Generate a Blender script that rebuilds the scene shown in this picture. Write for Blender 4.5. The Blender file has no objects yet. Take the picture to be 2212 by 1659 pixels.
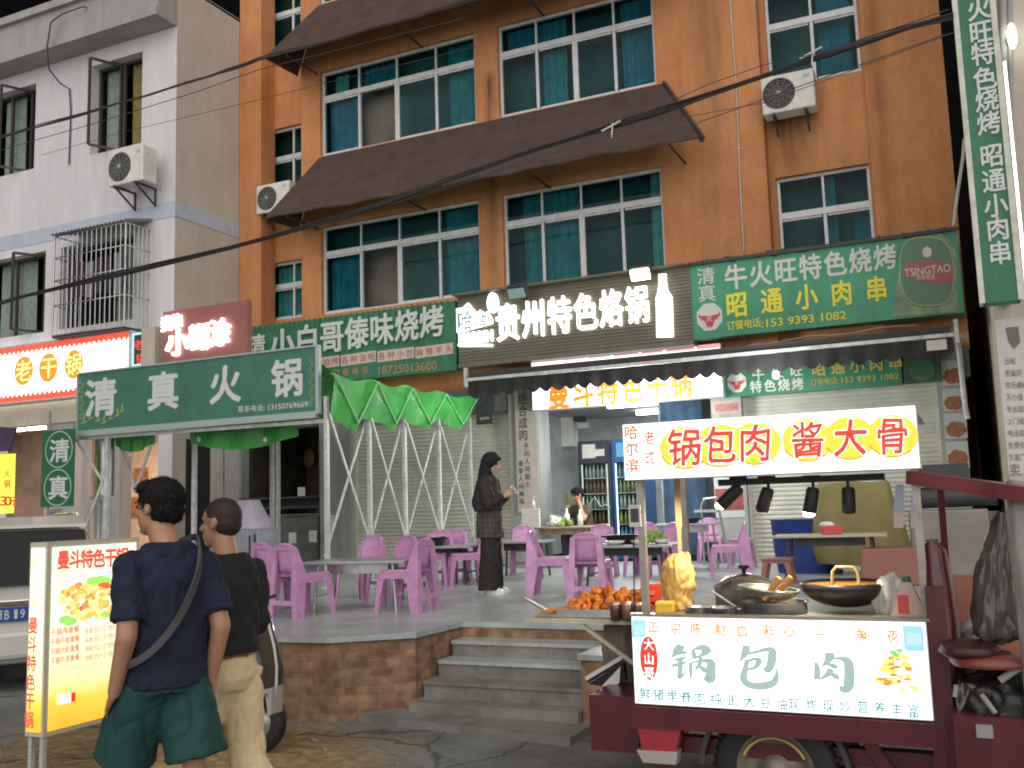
import bpy, bmesh, math, random
from math import sin, cos, pi, radians, sqrt
from mathutils import Vector, Matrix, Euler, noise
random.seed(7)
SC = bpy.context.scene
COL = SC.collection
# ------------------------------------------------------------------ camera, sky, light, exposure
FPX, YAW, PITCH, ROLL, EYE = 3300/1.5624, radians(-25.0), radians(7.1), radians(-1.8), 1.65
_fw = Vector((sin(YAW)*cos(PITCH), cos(YAW)*cos(PITCH), sin(PITCH)))
_rt = Vector((cos(YAW), -sin(YAW), 0)); _up = _rt.cross(_fw)
RT = _rt*cos(ROLL) + _up*sin(ROLL); UP = _up*cos(ROLL) - _rt*sin(ROLL)
cam = bpy.data.cameras.new('camera'); camo = bpy.data.objects.new('camera', cam); COL.objects.link(camo)
M = Matrix((RT, UP, -_fw)).transposed().to_4x4(); M.translation = Vector((0, 0, EYE)); camo.matrix_world = M
cam.sensor_width = 36; cam.lens = 36*FPX/2212; cam.clip_end = 400; cam.clip_start = .05
SC.camera = camo
W = bpy.data.worlds.new('World'); SC.world = W; W.use_nodes = True
nt = W.node_tree; bg = nt.nodes['Background']
sky = nt.nodes.new('ShaderNodeTexSky'); sky.sky_type = 'NISHITA'; sky.sun_disc = False
SUN_EL, SUN_AZ = radians(20), radians(156)   # street lighting stands behind the photographer
sky.sun_elevation = radians(-3.6); sky.sun_rotation = SUN_AZ
nt.links.new(sky.outputs[0], bg.inputs[0]); bg.inputs[1].default_value = 0.13
sl = bpy.data.lights.new('sun', 'SUN'); sl.energy = 3.25; sl.angle = radians(110); sl.color = (1, .965, .93)
so = bpy.data.objects.new('sun', sl); COL.objects.link(so)
sd = Vector((sin(SUN_AZ)*cos(SUN_EL), cos(SUN_AZ)*cos(SUN_EL), sin(SUN_EL)))
so.rotation_euler = sd.to_track_quat('Z', 'Y').to_euler()
SC.view_settings.view_transform = 'Standard'; SC.view_settings.look = 'None'
SC.view_settings.exposure = 0.12; SC.view_settings.gamma = 1
SC.render.engine = 'CYCLES'
SC.cycles.use_denoising = True; SC.cycles.max_bounces = 6; SC.cycles.transparent_max_bounces = 12
SC.cycles.sample_clamp_indirect = 4; SC.cycles.filter_width = 1.9

# ------------------------------------------------------------------ photo ray helpers (photo measured at 2212 px wide)
def ray(x, y): return _fw*FPX + RT*(x-1106) - UP*(y-829.5)
def PY(x, y, Y): d = ray(x, y); return d*(Y/d.y) + Vector((0, 0, EYE))
def PX(x, y, X): d = ray(x, y); return d*(X/d.x) + Vector((0, 0, EYE))
def PZ(x, y, Z): d = ray(x, y); return d*((Z-EYE)/d.z) + Vector((0, 0, EYE))

# ------------------------------------------------------------------ materials
def mat(name, col, rough=.6, metal=0, emit=0, ecol=None, var=0, vscale=6, bump=0, bscale=40, spec=.5, col2=None, streak=False, trans=0, coat=0, stain=0):
    m = bpy.data.materials.new(name); m.use_nodes = True
    n = m.node_tree.nodes; L = m.node_tree.links; b = n['Principled BSDF']
    b.inputs['Base Color'].default_value = (*col, 1); b.inputs['Roughness'].default_value = rough
    b.inputs['Metallic'].default_value = metal; b.inputs['Specular IOR Level'].default_value = spec
    b.inputs['Coat Weight'].default_value = coat
    if trans: b.inputs['Transmission Weight'].default_value = trans
    if emit:
        b.inputs['Emission Color'].default_value = (*(ecol or col), 1); b.inputs['Emission Strength'].default_value = emit
    if var or col2 or bump:
        tc = n.new('ShaderNodeTexCoord'); mp = n.new('ShaderNodeMapping'); L.new(tc.outputs['Object'], mp.inputs[0])
        if streak: mp.inputs['Scale'].default_value = (1, 1, .14)
        no = n.new('ShaderNodeTexNoise'); no.inputs['Scale'].default_value = vscale; no.inputs['Detail'].default_value = 6
        no.inputs['Roughness'].default_value = .65
        L.new(mp.outputs[0], no.inputs['Vector'])
        c2 = col2 or tuple(max(0, c*(1-var)) for c in col)
        rp = n.new('ShaderNodeValToRGB'); rp.color_ramp.elements[0].position = .32; rp.color_ramp.elements[1].position = .62
        rp.color_ramp.elements[0].color = (*c2, 1); rp.color_ramp.elements[1].color = (*col, 1)
        L.new(no.outputs['Fac'], rp.inputs[0]); L.new(rp.outputs[0], b.inputs['Base Color'])
        if stain:   # rain streaks and grime patches
            mp2 = n.new('ShaderNodeMapping'); mp2.inputs['Scale'].default_value = (1.9, 1.9, .35); L.new(tc.outputs['Object'], mp2.inputs[0]); n3 = n.new('ShaderNodeTexNoise'); n3.inputs['Scale'].default_value = 1.7; n3.inputs['Detail'].default_value = 8; n3.inputs['Roughness'].default_value = .7; L.new(mp2.outputs[0], n3.inputs['Vector'])
            n4 = n.new('ShaderNodeTexNoise'); n4.inputs['Scale'].default_value = 14; n4.inputs['Detail'].default_value = 8; L.new(tc.outputs['Object'], n4.inputs['Vector'])
            av = n.new('ShaderNodeMath'); av.operation = 'MULTIPLY_ADD'; av.inputs[1].default_value = .35; L.new(n4.outputs['Fac'], av.inputs[0]); L.new(n3.outputs['Fac'], av.inputs[2])
            r3 = n.new('ShaderNodeValToRGB'); r3.color_ramp.elements[0].position = .45; r3.color_ramp.elements[1].position = .80; r3.color_ramp.elements[0].color = (1-stain, 1-stain, 1-stain, 1); r3.color_ramp.elements[1].color = (1, 1, 1, 1); L.new(av.outputs[0], r3.inputs[0])
            mu = n.new('ShaderNodeMix'); mu.data_type = 'RGBA'; mu.blend_type = 'MULTIPLY'; mu.inputs[0].default_value = 1; L.new(rp.outputs[0], mu.inputs[6]); L.new(r3.outputs[0], mu.inputs[7]); L.new(mu.outputs[2], b.inputs['Base Color'])
        if bump:
            n2 = n.new('ShaderNodeTexNoise'); n2.inputs['Scale'].default_value = bscale; n2.inputs['Detail'].default_value = 4
            L.new(tc.outputs['Object'], n2.inputs['Vector'])
            bp = n.new('ShaderNodeBump'); bp.inputs['Strength'].default_value = bump; bp.inputs['Distance'].default_value = .02
            L.new(n2.outputs['Fac'], bp.inputs['Height']); L.new(bp.outputs[0], b.inputs['Normal'])
    return m
def lit(name, col, s): # printed film on a light box: it really gives off light
    return mat(name, tuple(min(.8, c) for c in col), .45, emit=s, ecol=col)
def glass_mat(name, tint, refl=.12, rough=.03):
    m = bpy.data.materials.new(name); m.use_nodes = True; n = m.node_tree.nodes; L = m.node_tree.links
    n.remove(n['Principled BSDF']); out = n['Material Output']
    t = n.new('ShaderNodeBsdfTransparent'); t.inputs[0].default_value = (*tint, 1)
    g = n.new('ShaderNodeBsdfGlossy'); g.inputs['Roughness'].default_value = rough; g.inputs[0].default_value = (.30, .34, .36, 1)
    x = n.new('ShaderNodeMixShader'); lw_ = n.new('ShaderNodeLayerWeight'); lw_.inputs[0].default_value = .5
    pw_ = n.new('ShaderNodeMath'); pw_.operation = 'POWER'; pw_.inputs[1].default_value = 5; L.new(lw_.outputs['Facing'], pw_.inputs[0])
    ad = n.new('ShaderNodeMath'); ad.operation = 'MULTIPLY_ADD'; ad.inputs[1].default_value = .6; ad.inputs[2].default_value = refl; L.new(pw_.outputs[0], ad.inputs[0])
    L.new(ad.outputs[0], x.inputs[0]); L.new(t.outputs[0], x.inputs[1]); L.new(g.outputs[0], x.inputs[2]); L.new(x.outputs[0], out.inputs[0])
    return m
def brick_mat(name, c1, c2, mortar, sx=.24, sy=.07, fac=.5):
    m = bpy.data.materials.new(name); m.use_nodes = True; n = m.node_tree.nodes; L = m.node_tree.links; b = n['Principled BSDF']
    tc = n.new('ShaderNodeTexCoord'); sp = n.new('ShaderNodeSeparateXYZ'); cb = n.new('ShaderNodeCombineXYZ'); ad = n.new('ShaderNodeMath')
    L.new(tc.outputs['Object'], sp.inputs[0]); L.new(sp.outputs[0], ad.inputs[0]); L.new(sp.outputs[1], ad.inputs[1])
    L.new(ad.outputs[0], cb.inputs[0]); L.new(sp.outputs[2], cb.inputs[1])
    br = n.new('ShaderNodeTexBrick'); br.inputs['Scale'].default_value = 1; br.inputs['Brick Width'].default_value = sx; br.inputs['Row Height'].default_value = sy
    br.inputs['Mortar Size'].default_value = .006; br.inputs['Color1'].default_value = (*c1, 1); br.inputs['Color2'].default_value = (*c2, 1); br.inputs['Mortar'].default_value = (*mortar, 1)
    br.offset = fac; br.inputs['Bias'].default_value = .0
    L.new(cb.outputs[0], br.inputs['Vector'])
    no = n.new('ShaderNodeTexNoise'); no.inputs['Scale'].default_value = 9; no.inputs['Detail'].default_value = 6; L.new(tc.outputs['Object'], no.inputs['Vector'])
    mx = n.new('ShaderNodeMix'); mx.data_type = 'RGBA'; mx.blend_type = 'MULTIPLY'; mx.inputs[0].default_value = .75
    rp = n.new('ShaderNodeValToRGB'); rp.color_ramp.elements[0].position = .3; rp.color_ramp.elements[1].position = .65
    rp.color_ramp.elements[0].color = (.35, .33, .3, 1); L.new(no.outputs['Fac'], rp.inputs[0])
    L.new(br.outputs['Color'], mx.inputs[6]); L.new(rp.outputs[0], mx.inputs[7]); L.new(mx.outputs[2], b.inputs['Base Color'])
    bp = n.new('ShaderNodeBump'); bp.inputs['Strength'].default_value = .6; bp.inputs['Distance'].default_value = .01; bp.invert = True
    L.new(br.outputs['Fac'], bp.inputs['Height']); L.new(bp.outputs[0], b.inputs['Normal']); b.inputs['Roughness'].default_value = .85
    return m

# ------------------------------------------------------------------ mesh building
class MB:
    def __init__(s): s.v = []; s.f = []; s.m = []; s.sm = []
    def add(s, vs, fs, mi=0, smooth=False):
        o = len(s.v); s.v += [Vector(p) for p in vs]
        for f in fs: s.f.append([i+o for i in f]); s.m.append(mi); s.sm.append(smooth)
        return s
    def box(s, c, d, rot=None, mi=0, bev=0):
        hx, hy, hz = d[0]/2, d[1]/2, d[2]/2
        if bev:
            bm = bmesh.new(); bmesh.ops.create_cube(bm, size=1)
            for v in bm.verts: v.co = Vector((v.co.x*d[0], v.co.y*d[1], v.co.z*d[2]))
            bmesh.ops.bevel(bm, geom=list(bm.edges), offset=bev, segments=2, profile=.5, affect='EDGES')
            vs = [v.co.copy() for v in bm.verts]; fs = [[v.index for v in f.verts] for f in bm.faces]; bm.free()
        else:
            vs = [Vector((x, y, z)) for x in (-hx, hx) for y in (-hy, hy) for z in (-hz, hz)]
            fs = [(0, 1, 3, 2), (4, 6, 7, 5), (0, 4, 5, 1), (2, 3, 7, 6), (0, 2, 6, 4), (1, 5, 7, 3)]
        if rot is not None: R = rot if isinstance(rot, Matrix) else Euler(rot).to_matrix(); vs = [R @ v for v in vs]
        return s.add([v+Vector(c) for v in vs], fs, mi)
    def bx(s, a, b, mi=0, bev=0):
        a = Vector(a); b = Vector(b); lo = [min(a[i], b[i]) for i in range(3)]; hi = [max(a[i], b[i]) for i in range(3)]
        return s.box([(l+h)/2 for l, h in zip(lo, hi)], [h-l for l, h in zip(lo, hi)], mi=mi, bev=bev)
    def quad(s, a, b, c, d, mi=0): return s.add([a, b, c, d], [(0, 1, 2, 3)], mi)
    def beam(s, a, b, w, h=None, mi=0, up=(0, 0, 1)):   # rectangular bar from a to b
        a = Vector(a); b = Vector(b); d = b-a; L = d.length; d.normalize(); h = h or w
        u = Vector(up)
        if abs(d.dot(u)) > .98: u = Vector((0, 1, 0))
        x = d.cross(u).normalized(); z = x.cross(d)
        vs = [p+x*sx*w/2+z*sz*h/2 for p in (a, b) for sx, sz in ((-1, -1), (1, -1), (1, 1), (-1, 1))]
        return s.add(vs, [(3, 2, 1, 0), (4, 5, 6, 7), (0, 1, 5, 4), (1, 2, 6, 5), (2, 3, 7, 6), (3, 0, 4, 7)], mi)
    def tube(s, pts, r, n=8, mi=0, caps=True):
        pts = [Vector(p) for p in pts]; rs = r if isinstance(r, (list, tuple)) else [r]*len(pts); vs = []; fs = []; px = None
        for i, p in enumerate(pts):
            d = (pts[min(i+1, len(pts)-1)]-pts[max(i-1, 0)]).normalized()
            if px is None: px = d.cross(Vector((0, 0, 1)) if abs(d.z) < .95 else Vector((1, 0, 0))).normalized()
            else: px = (px-d*px.dot(d)).normalized()
            py = d.cross(px)
            vs += [p+(px*cos(2*pi*k/n)+py*sin(2*pi*k/n))*rs[i] for k in range(n)]
        for i in range(len(pts)-1):
            for k in range(n): fs.append((i*n+k, i*n+(k+1) % n, (i+1)*n+(k+1) % n, (i+1)*n+k))
        s.add(vs, fs, mi, True)
        if caps: s.add(vs[:n][::-1], [tuple(range(n))], mi); s.add(vs[-n:], [tuple(range(n))], mi)
        return s
    def lathe(s, prof, c=(0, 0, 0), n=24, mi=0, R=None, smooth=True, closed=False):
        vs = []; fs = []
        for r, z in prof: vs += [Vector((r*cos(2*pi*k/n), r*sin(2*pi*k/n), z)) for k in range(n)]
        for i in range(len(prof)-1):
            for k in range(n): fs.append((i*n+k, i*n+(k+1) % n, (i+1)*n+(k+1) % n, (i+1)*n+k))
        if R is not None: vs = [R @ v for v in vs]
        s.add([v+Vector(c) for v in vs], fs, mi, smooth)
        if closed:
            o = len(s.v)-len(vs)
            for base, rev in ((0, True), ((len(prof)-1)*n, False)):
                f = [o+base+k for k in range(n)]; s.f.append(f[::-1] if rev else f); s.m.append(mi); s.sm.append(False)
        return s
    def prism(s, outline, off, mi=0):  # outline: list of 3-D points, off: extrusion vector
        n = len(outline); a = [Vector(p) for p in outline]; b = [p+Vector(off) for p in a]
        s.add(a+b, [tuple(range(n))[::-1], tuple(range(n, 2*n))]+[(i, (i+1) % n, n+(i+1) % n, n+i) for i in range(n)], mi); return s
    def ell(s, c, r, n=14, m=9, R=None, mi=0):
        vs = [Vector((0, 0, -r[2]))]
        for j in range(1, m):
            t = -pi/2+pi*j/m
            vs += [Vector((r[0]*cos(t)*cos(2*pi*k/n), r[1]*cos(t)*sin(2*pi*k/n), r[2]*sin(t))) for k in range(n)]
        vs.append(Vector((0, 0, r[2]))); e = len(vs)-1; fs = []
        for k in range(n):
            fs.append((0, 1+(k+1) % n, 1+k)); fs.append((e, e-n+k, e-n+(k+1) % n))
            for j in range(m-2): a = 1+j*n; fs.append((a+k, a+(k+1) % n, a+n+(k+1) % n, a+n+k))
        if R is not None: vs = [R @ v for v in vs]
        return s.add([v+Vector(c) for v in vs], fs, mi, True)
    def cap(s, a, b, ra, rb, n=12, mi=0):   # tapered capsule, closed
        a = Vector(a); b = Vector(b); d = (b-a).normalized() if (b-a).length > 1e-6 else Vector((0, 0, 1)); pts = []; rs = []
        for t in (80, 55, 28, 0): pts.append(a-d*ra*sin(radians(t))); rs.append(ra*cos(radians(t)))
        for t in (0, 28, 55, 80): pts.append(b+d*rb*sin(radians(t))); rs.append(rb*cos(radians(t)))
        return s.tube(pts, rs, n, mi)
    def loft(s, rings, n=20, mi=0, caps=True):  # rings: (cx,cy,cz,rx,ry[,power])
        vs = []; fs = []
        for q in rings:
            cx, cy, cz, rx, ry = q[:5]; pw = q[5] if len(q) > 5 else 1
            for k in range(n):
                a = 2*pi*k/n; ca, sa = cos(a), sin(a)
                vs.append(Vector((cx+rx*math.copysign(abs(ca)**pw, ca), cy+ry*math.copysign(abs(sa)**pw, sa), cz)))
        for i in range(len(rings)-1):
            for k in range(n): fs.append((i*n+k, i*n+(k+1) % n, (i+1)*n+(k+1) % n, (i+1)*n+k))
        s.add(vs, fs, mi, True)
        if caps: s.add(vs[:n][::-1], [tuple(range(n))], mi); s.add(vs[-n:], [tuple(range(n))], mi)
        return s
    def xf(s, R, t=(0, 0, 0), start=0):
        for i in range(start, len(s.v)): s.v[i] = R @ s.v[i] + Vector(t)
        return s
    def crumple(s, amp, sc, cuts=2, seed=0):   # finer mesh with sharp folds, for bags and covers
        bm = bmesh.new(); vs = [bm.verts.new(v) for v in s.v]
        for f in s.f:
            try: bm.faces.new([vs[i] for i in f])
            except ValueError: pass
        bmesh.ops.subdivide_edges(bm, edges=list(bm.edges), cuts=cuts, use_grid_fill=True); bm.normal_update()
        for v in bm.verts:
            d = Vector((v.co.x+seed, v.co.y, v.co.z*.6))*sc; q = (1-abs(noise.noise(d)))**5+.5*(1-abs(noise.noise(d*2.3)))**6-.4; v.co += v.normal*q*amp+noise.noise_vector(d*.5)*amp*.6
        bm.verts.index_update(); s.v = [v.co.copy() for v in bm.verts]; s.f = [[v.index for v in f.verts] for f in bm.faces]; s.m = [0]*len(s.f); s.sm = [True]*len(s.f); bm.free(); return s
    def mesh(s, name, mats, org=(0, 0, 0)):
        me = bpy.data.meshes.new(name); o = Vector(org)
        me.from_pydata([v-o for v in s.v], [], s.f)
        for m in (mats if isinstance(mats, (list, tuple)) else [mats]): me.materials.append(m)
        me.polygons.foreach_set('material_index', s.m); me.polygons.foreach_set('use_smooth', s.sm); me.update()
        return me
def tag(o, label=None, cat=None, group=None, kind=None):
    if label: o['label'] = label
    if cat: o['category'] = cat
    if group: o['group'] = group
    if kind: o['kind'] = kind
    return o
def thing(name, label, cat, loc=(0, 0, 0), rz=0, group=None, kind=None):
    o = bpy.data.objects.new(name, None); COL.objects.link(o); o.location = loc; o.rotation_euler = (0, 0, rz); o.empty_display_size = .2
    return tag(o, label, cat, group, kind)
def wloc(o):
    v = Vector(o.location)
    while o.parent: o = o.parent; v = v+Vector(o.location)
    return v
def part(par, name, mb, m, label=None, org=None):   # mb in world coordinates (parents unrotated) or local when org=(0,0,0)
    org = wloc(par) if org is None else Vector(org)
    o = bpy.data.objects.new(name, mb.mesh(name, m, org)); COL.objects.link(o); o.parent = par
    if label: o['label'] = label
    return o
def solo(name, mb, m, label=None, cat=None, group=None, kind=None, org=None):
    if org is None:
        n = len(mb.v); org = Vector((sum(v.x for v in mb.v)/n, sum(v.y for v in mb.v)/n, min(v.z for v in mb.v)))
    o = bpy.data.objects.new(name, mb.mesh(name, m, org)); COL.objects.link(o); o.location = org
    return tag(o, label, cat, group, kind)
def copy_tree(o, par=None):
    c = o.copy(); COL.objects.link(c)
    if par is not None: c.parent = par
    for ch in [k for k in bpy.data.objects if k.parent == o]: copy_tree(ch, c)
    return c

# ------------------------------------------------------------------ lettering
_cu = bpy.data.curves.new('glyph_source', 'FONT'); _cu.resolution_u = 3
_go = bpy.data.objects.new('glyph_source', _cu); COL.objects.link(_go); _gc = {}
def glyph(t, bold=0.0):
    k = (t, bold)
    if k not in _gc:
        _cu.body = t; _cu.offset = bold; bpy.context.view_layer.update()
        me = bpy.data.meshes.new_from_object(_go.evaluated_get(bpy.context.evaluated_depsgraph_get()))
        vs = [(v.co.x, v.co.y) for v in me.vertices]; fs = [tuple(p.vertices) for p in me.polygons]
        bpy.data.meshes.remove(me); _gc[k] = (vs, fs)
    return _gc[k]
class Pl:   # a flat face in the world: u runs along it, v runs up, d towards the street
    def __init__(s, O, u, n): s.O = Vector(O); s.u = Vector(u).normalized(); s.n = Vector(n).normalized(); s.v = Vector((0, 0, 1)); s.v = (s.v-s.n*s.v.dot(s.n)).normalized()
    def uv(s, x, y):
        d = ray(x, y); e = Vector((0, 0, EYE)); t = (s.O-e).dot(s.n)/d.dot(s.n); p = e+d*t-s.O; return p.dot(s.u), p.dot(s.v)
    def w(s, u, v, d=0): return s.O+s.u*u+s.v*v+s.n*d
    def px(s, x, y, d=0): return s.w(*s.uv(x, y), d)
    def box(s, mb, u0, u1, v0, v1, d0, d1, mi=0):
        p = [s.w(u, v, d) for d in (d0, d1) for u, v in ((u0, v0), (u1, v0), (u1, v1), (u0, v1))]
        mb.add(p, [(0, 3, 2, 1), (4, 5, 6, 7), (0, 1, 5, 4), (1, 2, 6, 5), (2, 3, 7, 6), (3, 0, 4, 7)], mi)
    def poly(s, mb, pts, d, th=0.003, mi=0): mb.prism([s.w(u, v, d) for u, v in pts], s.n*th, mi)
    def ppoly(s, mb, pxs, d, th=0.003, mi=0): s.poly(mb, [s.uv(*p) for p in pxs], d, th, mi)
    def char(s, mb, ch, x, y, pw, ph, d=.006, bold=0, th=0, mi=0, warp=0, shear=0):
        vs, fs = glyph(ch, 0)
        if not vs: return
        cu, cv = s.uv(x, y); w = s.uv(x+pw/2, y)[0]-s.uv(x-pw/2, y)[0]; h = s.uv(x, y-ph/2)[1]-s.uv(x, y+ph/2)[1]
        if len(ch) == 1 and ord(ch) > 0x2e80: bx0, bx1, by0, by1 = 0.02, .96, -.09, .85
        else:
            bx0 = min(v[0] for v in vs); bx1 = max(v[0] for v in vs); by0 = min(v[1] for v in vs); by1 = max(v[1] for v in vs)
        nc = 1 if bold <= 0 else 6 if bold < .02 else 8 if bold < .04 else 14
        for q_ in range(nc):   # a heavier stroke: the same glyph laid a hair apart
            ox, oy = (bold*cos(2*pi*q_/nc+.3), bold*sin(2*pi*q_/nc+.3)) if nc > 1 else (0, 0); P = []; dd = d+q_*.00018
            for gx, gy in vs:
                nx, ny = (gx-bx0)/(bx1-bx0)-.5, (gy-by0)/(by1-by0)-.5
                if warp:
                    q = noise.noise_vector(Vector((nx*3.1+cu*7, ny*3.1+cv*5, ord(ch[0]) % 17))); nx += q.x*warp; ny += q.y*warp
                nx += ox/(bx1-bx0); ny += oy/(by1-by0)
                P.append((cu+(nx+shear*ny)*w, cv+ny*h))
            if th:
                o = len(P); a = [s.w(u, v, d) for u, v in P]; b = [s.w(u, v, dd+th) for u, v in P]; cnt = {}
                for f in fs:
                    for i in range(len(f)): cnt[(f[i], f[(i+1) % len(f)])] = 1
                mb.add(a+b, [tuple(i+o for i in f) for f in fs]+[(i, j, o+j, o+i) for (i, j) in cnt if (j, i) not in cnt], mi)
            else: mb.add([s.w(u, v, dd) for u, v in P], fs, mi)
    def line(s, mb, text, p0, p1, pw, ph, **k):   # characters with centres spread evenly from p0 to p1
        n = len(text)
        for i, ch in enumerate(text):
            t = i/max(1, n-1)
            if ch != ' ': s.char(mb, ch, p0[0]+(p1[0]-p0[0])*t, p0[1]+(p1[1]-p0[1])*t, pw, ph, **k)
    def disc(s, mb, x, y, rx, ry, d, th=.003, n=28, mi=0, ring=0):
        cu, cv = s.uv(x, y); a = abs(s.uv(x+rx, y)[0]-cu); b = abs(s.uv(x, y-ry)[1]-cv)
        if ring:
            for k in range(n):
                t0, t1 = 2*pi*k/n, 2*pi*(k+1)/n
                q = [(cu+a*r*cos(t), cv+b*r*sin(t)) for r, t in ((1, t0), (1, t1), (1-ring, t1), (1-ring, t0))]
                s.poly(mb, q, d, th, mi)
        else: s.poly(mb, [(cu+a*cos(2*pi*k/n), cv+b*sin(2*pi*k/n)) for k in range(n)], d, th, mi)
def YP(Y): return Pl((0, Y, 0), (1, 0, 0), (0, -1, 0))
def XP(X): return Pl((X, 0, 0), (0, 1, 0), (1, 0, 0))

# ------------------------------------------------------------------ shared materials
YF, YW, HP = 15.6, 13.8, .66
P = YP(YF); PW = YP(YW)
mt = {}
mt['asphalt'] = mat('asphalt', (.25, .265, .26), .8, var=.5, vscale=1.6, bump=.5, bscale=90, col2=(.15, .15, .145))
mt['orange'] = mat('orange_plaster', (.64, .285, .11), .85, col2=(.53, .215, .08), vscale=.7, bump=.12, bscale=60, stain=.26)
mt['white'] = mat('white_plaster', (.70, .68, .70), .85, col2=(.60, .585, .60), vscale=1.2, bump=.1, bscale=50, streak=True, stain=.14)
mt['beige'] = mat('beige_render', (.56, .49, .42), .9, col2=(.49, .42, .35), vscale=1.2, bump=.15, bscale=70, stain=.14)
mt['greyband'] = mat('grey_cornice', (.36, .345, .33), .9, var=.25, vscale=2, streak=True)
mt['blueband'] = mat('pale_blue_band', (.47, .52, .61), .8, var=.15, vscale=3)
mt['dark'] = mat('dark_interior', (.018, .019, .02), .9)
mt['roomwall'] = mat('room_wall', (.20, .18, .145), .9, col2=(.09, .085, .08), vscale=.9)
mt['brownroof'] = mat('brown_awning_sheet', (.085, .05, .042), .75, var=.35, vscale=3, bump=.1, bscale=30)
mt['pvc'] = mat('white_pvc', (.68, .68, .68), .4, var=.2, vscale=8)
mt['glass'] = glass_mat('teal_window_glass', (.30, .68, .72), .03)
mt['clear'] = glass_mat('clear_glass', (.75, .8, .78), .05)
mt['curtain'] = mat('teal_curtain', (.16, .33, .34), .9, var=.4, vscale=5)
mt['bluecurtain'] = mat('blue_curtain', (.13, .26, .34), .9, var=.4, vscale=3)
mt['palecurtain'] = mat('pale_curtain', (.50, .56, .50), .9, var=.3, vscale=9)
mt['goldcurtain'] = mat('gold_curtain', (.50, .36, .14), .9, var=.3, vscale=9)
mt['brownframe'] = mat('brown_window_frame', (.055, .045, .045), .5)
mt['steel'] = mat('galvanised_steel', (.55, .56, .56), .35, metal=.85, var=.3, vscale=15)
mt['whitesteel'] = mat('white_painted_steel', (.66, .68, .67), .4, var=.3, vscale=9, stain=.35)
mt['acwhite'] = mat('ac_white', (.72, .70, .64), .5, var=.15, vscale=6)
mt['black'] = mat('black_rubber', (.012, .012, .013), .6)
mt['darkgrey'] = mat('dark_grey', (.05, .052, .055), .6, var=.3, vscale=8)
mt['shutter'] = mat('shutter_beige', (.56, .55, .48), .5, var=.25, vscale=2.5)
mt['tile'] = mat('porch_tile', (.50, .55, .54), .3, col2=(.36, .40, .395), vscale=1.8, bump=.05, stain=.25)
mt['concrete'] = mat('concrete', (.27, .255, .23), .85, col2=(.15, .14, .12), vscale=3, bump=.35, bscale=35)
mt['brick'] = brick_mat('red_brick', (.46, .26, .15), (.26, .125, .07), (.27, .22, .17), .135, .066)
mt['green'] = mat('green_sign', (.035, .20, .105), .55, var=.25, vscale=2, stain=.3, bump=.25, bscale=5)
mt['greentent'] = mat('dark_green_banner', (.055, .205, .14), .6, var=.2, vscale=1.5, stain=.22, bump=.3, bscale=4)
mt['tarp'] = mat('green_tarpaulin', (.07, .47, .085), .4, col2=(.04, .30, .05), vscale=3, bump=.3, bscale=12)
mt['signwhite'] = mat('sign_white_letters', (.60, .63, .60), .5)
mt['yellow'] = mat('sign_yellow_letters', (.80, .70, .03), .5)
mt['red'] = mat('sign_red', (.55, .06, .06), .5)
mt['paper'] = mat('paper', (.62, .60, .57), .8, var=.12, vscale=12)
mt['ink'] = mat('ink', (.06, .06, .06), .7)
mt['pink'] = mat('pink_plastic', (.68, .33, .60), .3, var=.25, vscale=7, stain=.18)
mt['wood'] = mat('table_wood', (.42, .30, .20), .5, var=.35, vscale=7)
mt['tablegrey'] = mat('grey_table_top', (.40, .41, .42), .3, metal=.3, var=.2, vscale=6)
mt['maroon'] = mat('maroon_paint', (.115, .012, .022), .35, var=.4, vscale=5, coat=.3)
mt['skin'] = mat('skin', (.50, .27, .18), .5, var=.12, vscale=9)
mt['hair'] = mat('black_hair', (.012, .010, .010), .85, spec=.25)
mt['mosaic'] = mat('corrugated_cladding', (.17, .155, .11), .45, var=.3, vscale=3)
mt['chrome'] = mat('chrome', (.8, .8, .8), .15, metal=1)
L_white = lit('lightbox_white_film', (1, 1, .97), 1.35)
L_red = lit('lightbox_red_film', (1, .045, .02), .62)
L_orange = lit('lightbox_orange_film', (1, .23, .02), .75)
L_yellow = lit('lightbox_yellow_film', (1, .62, .05), .62)
L_glow = lit('white_glowing_letters', (1, 1, .94), 2.2)

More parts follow.
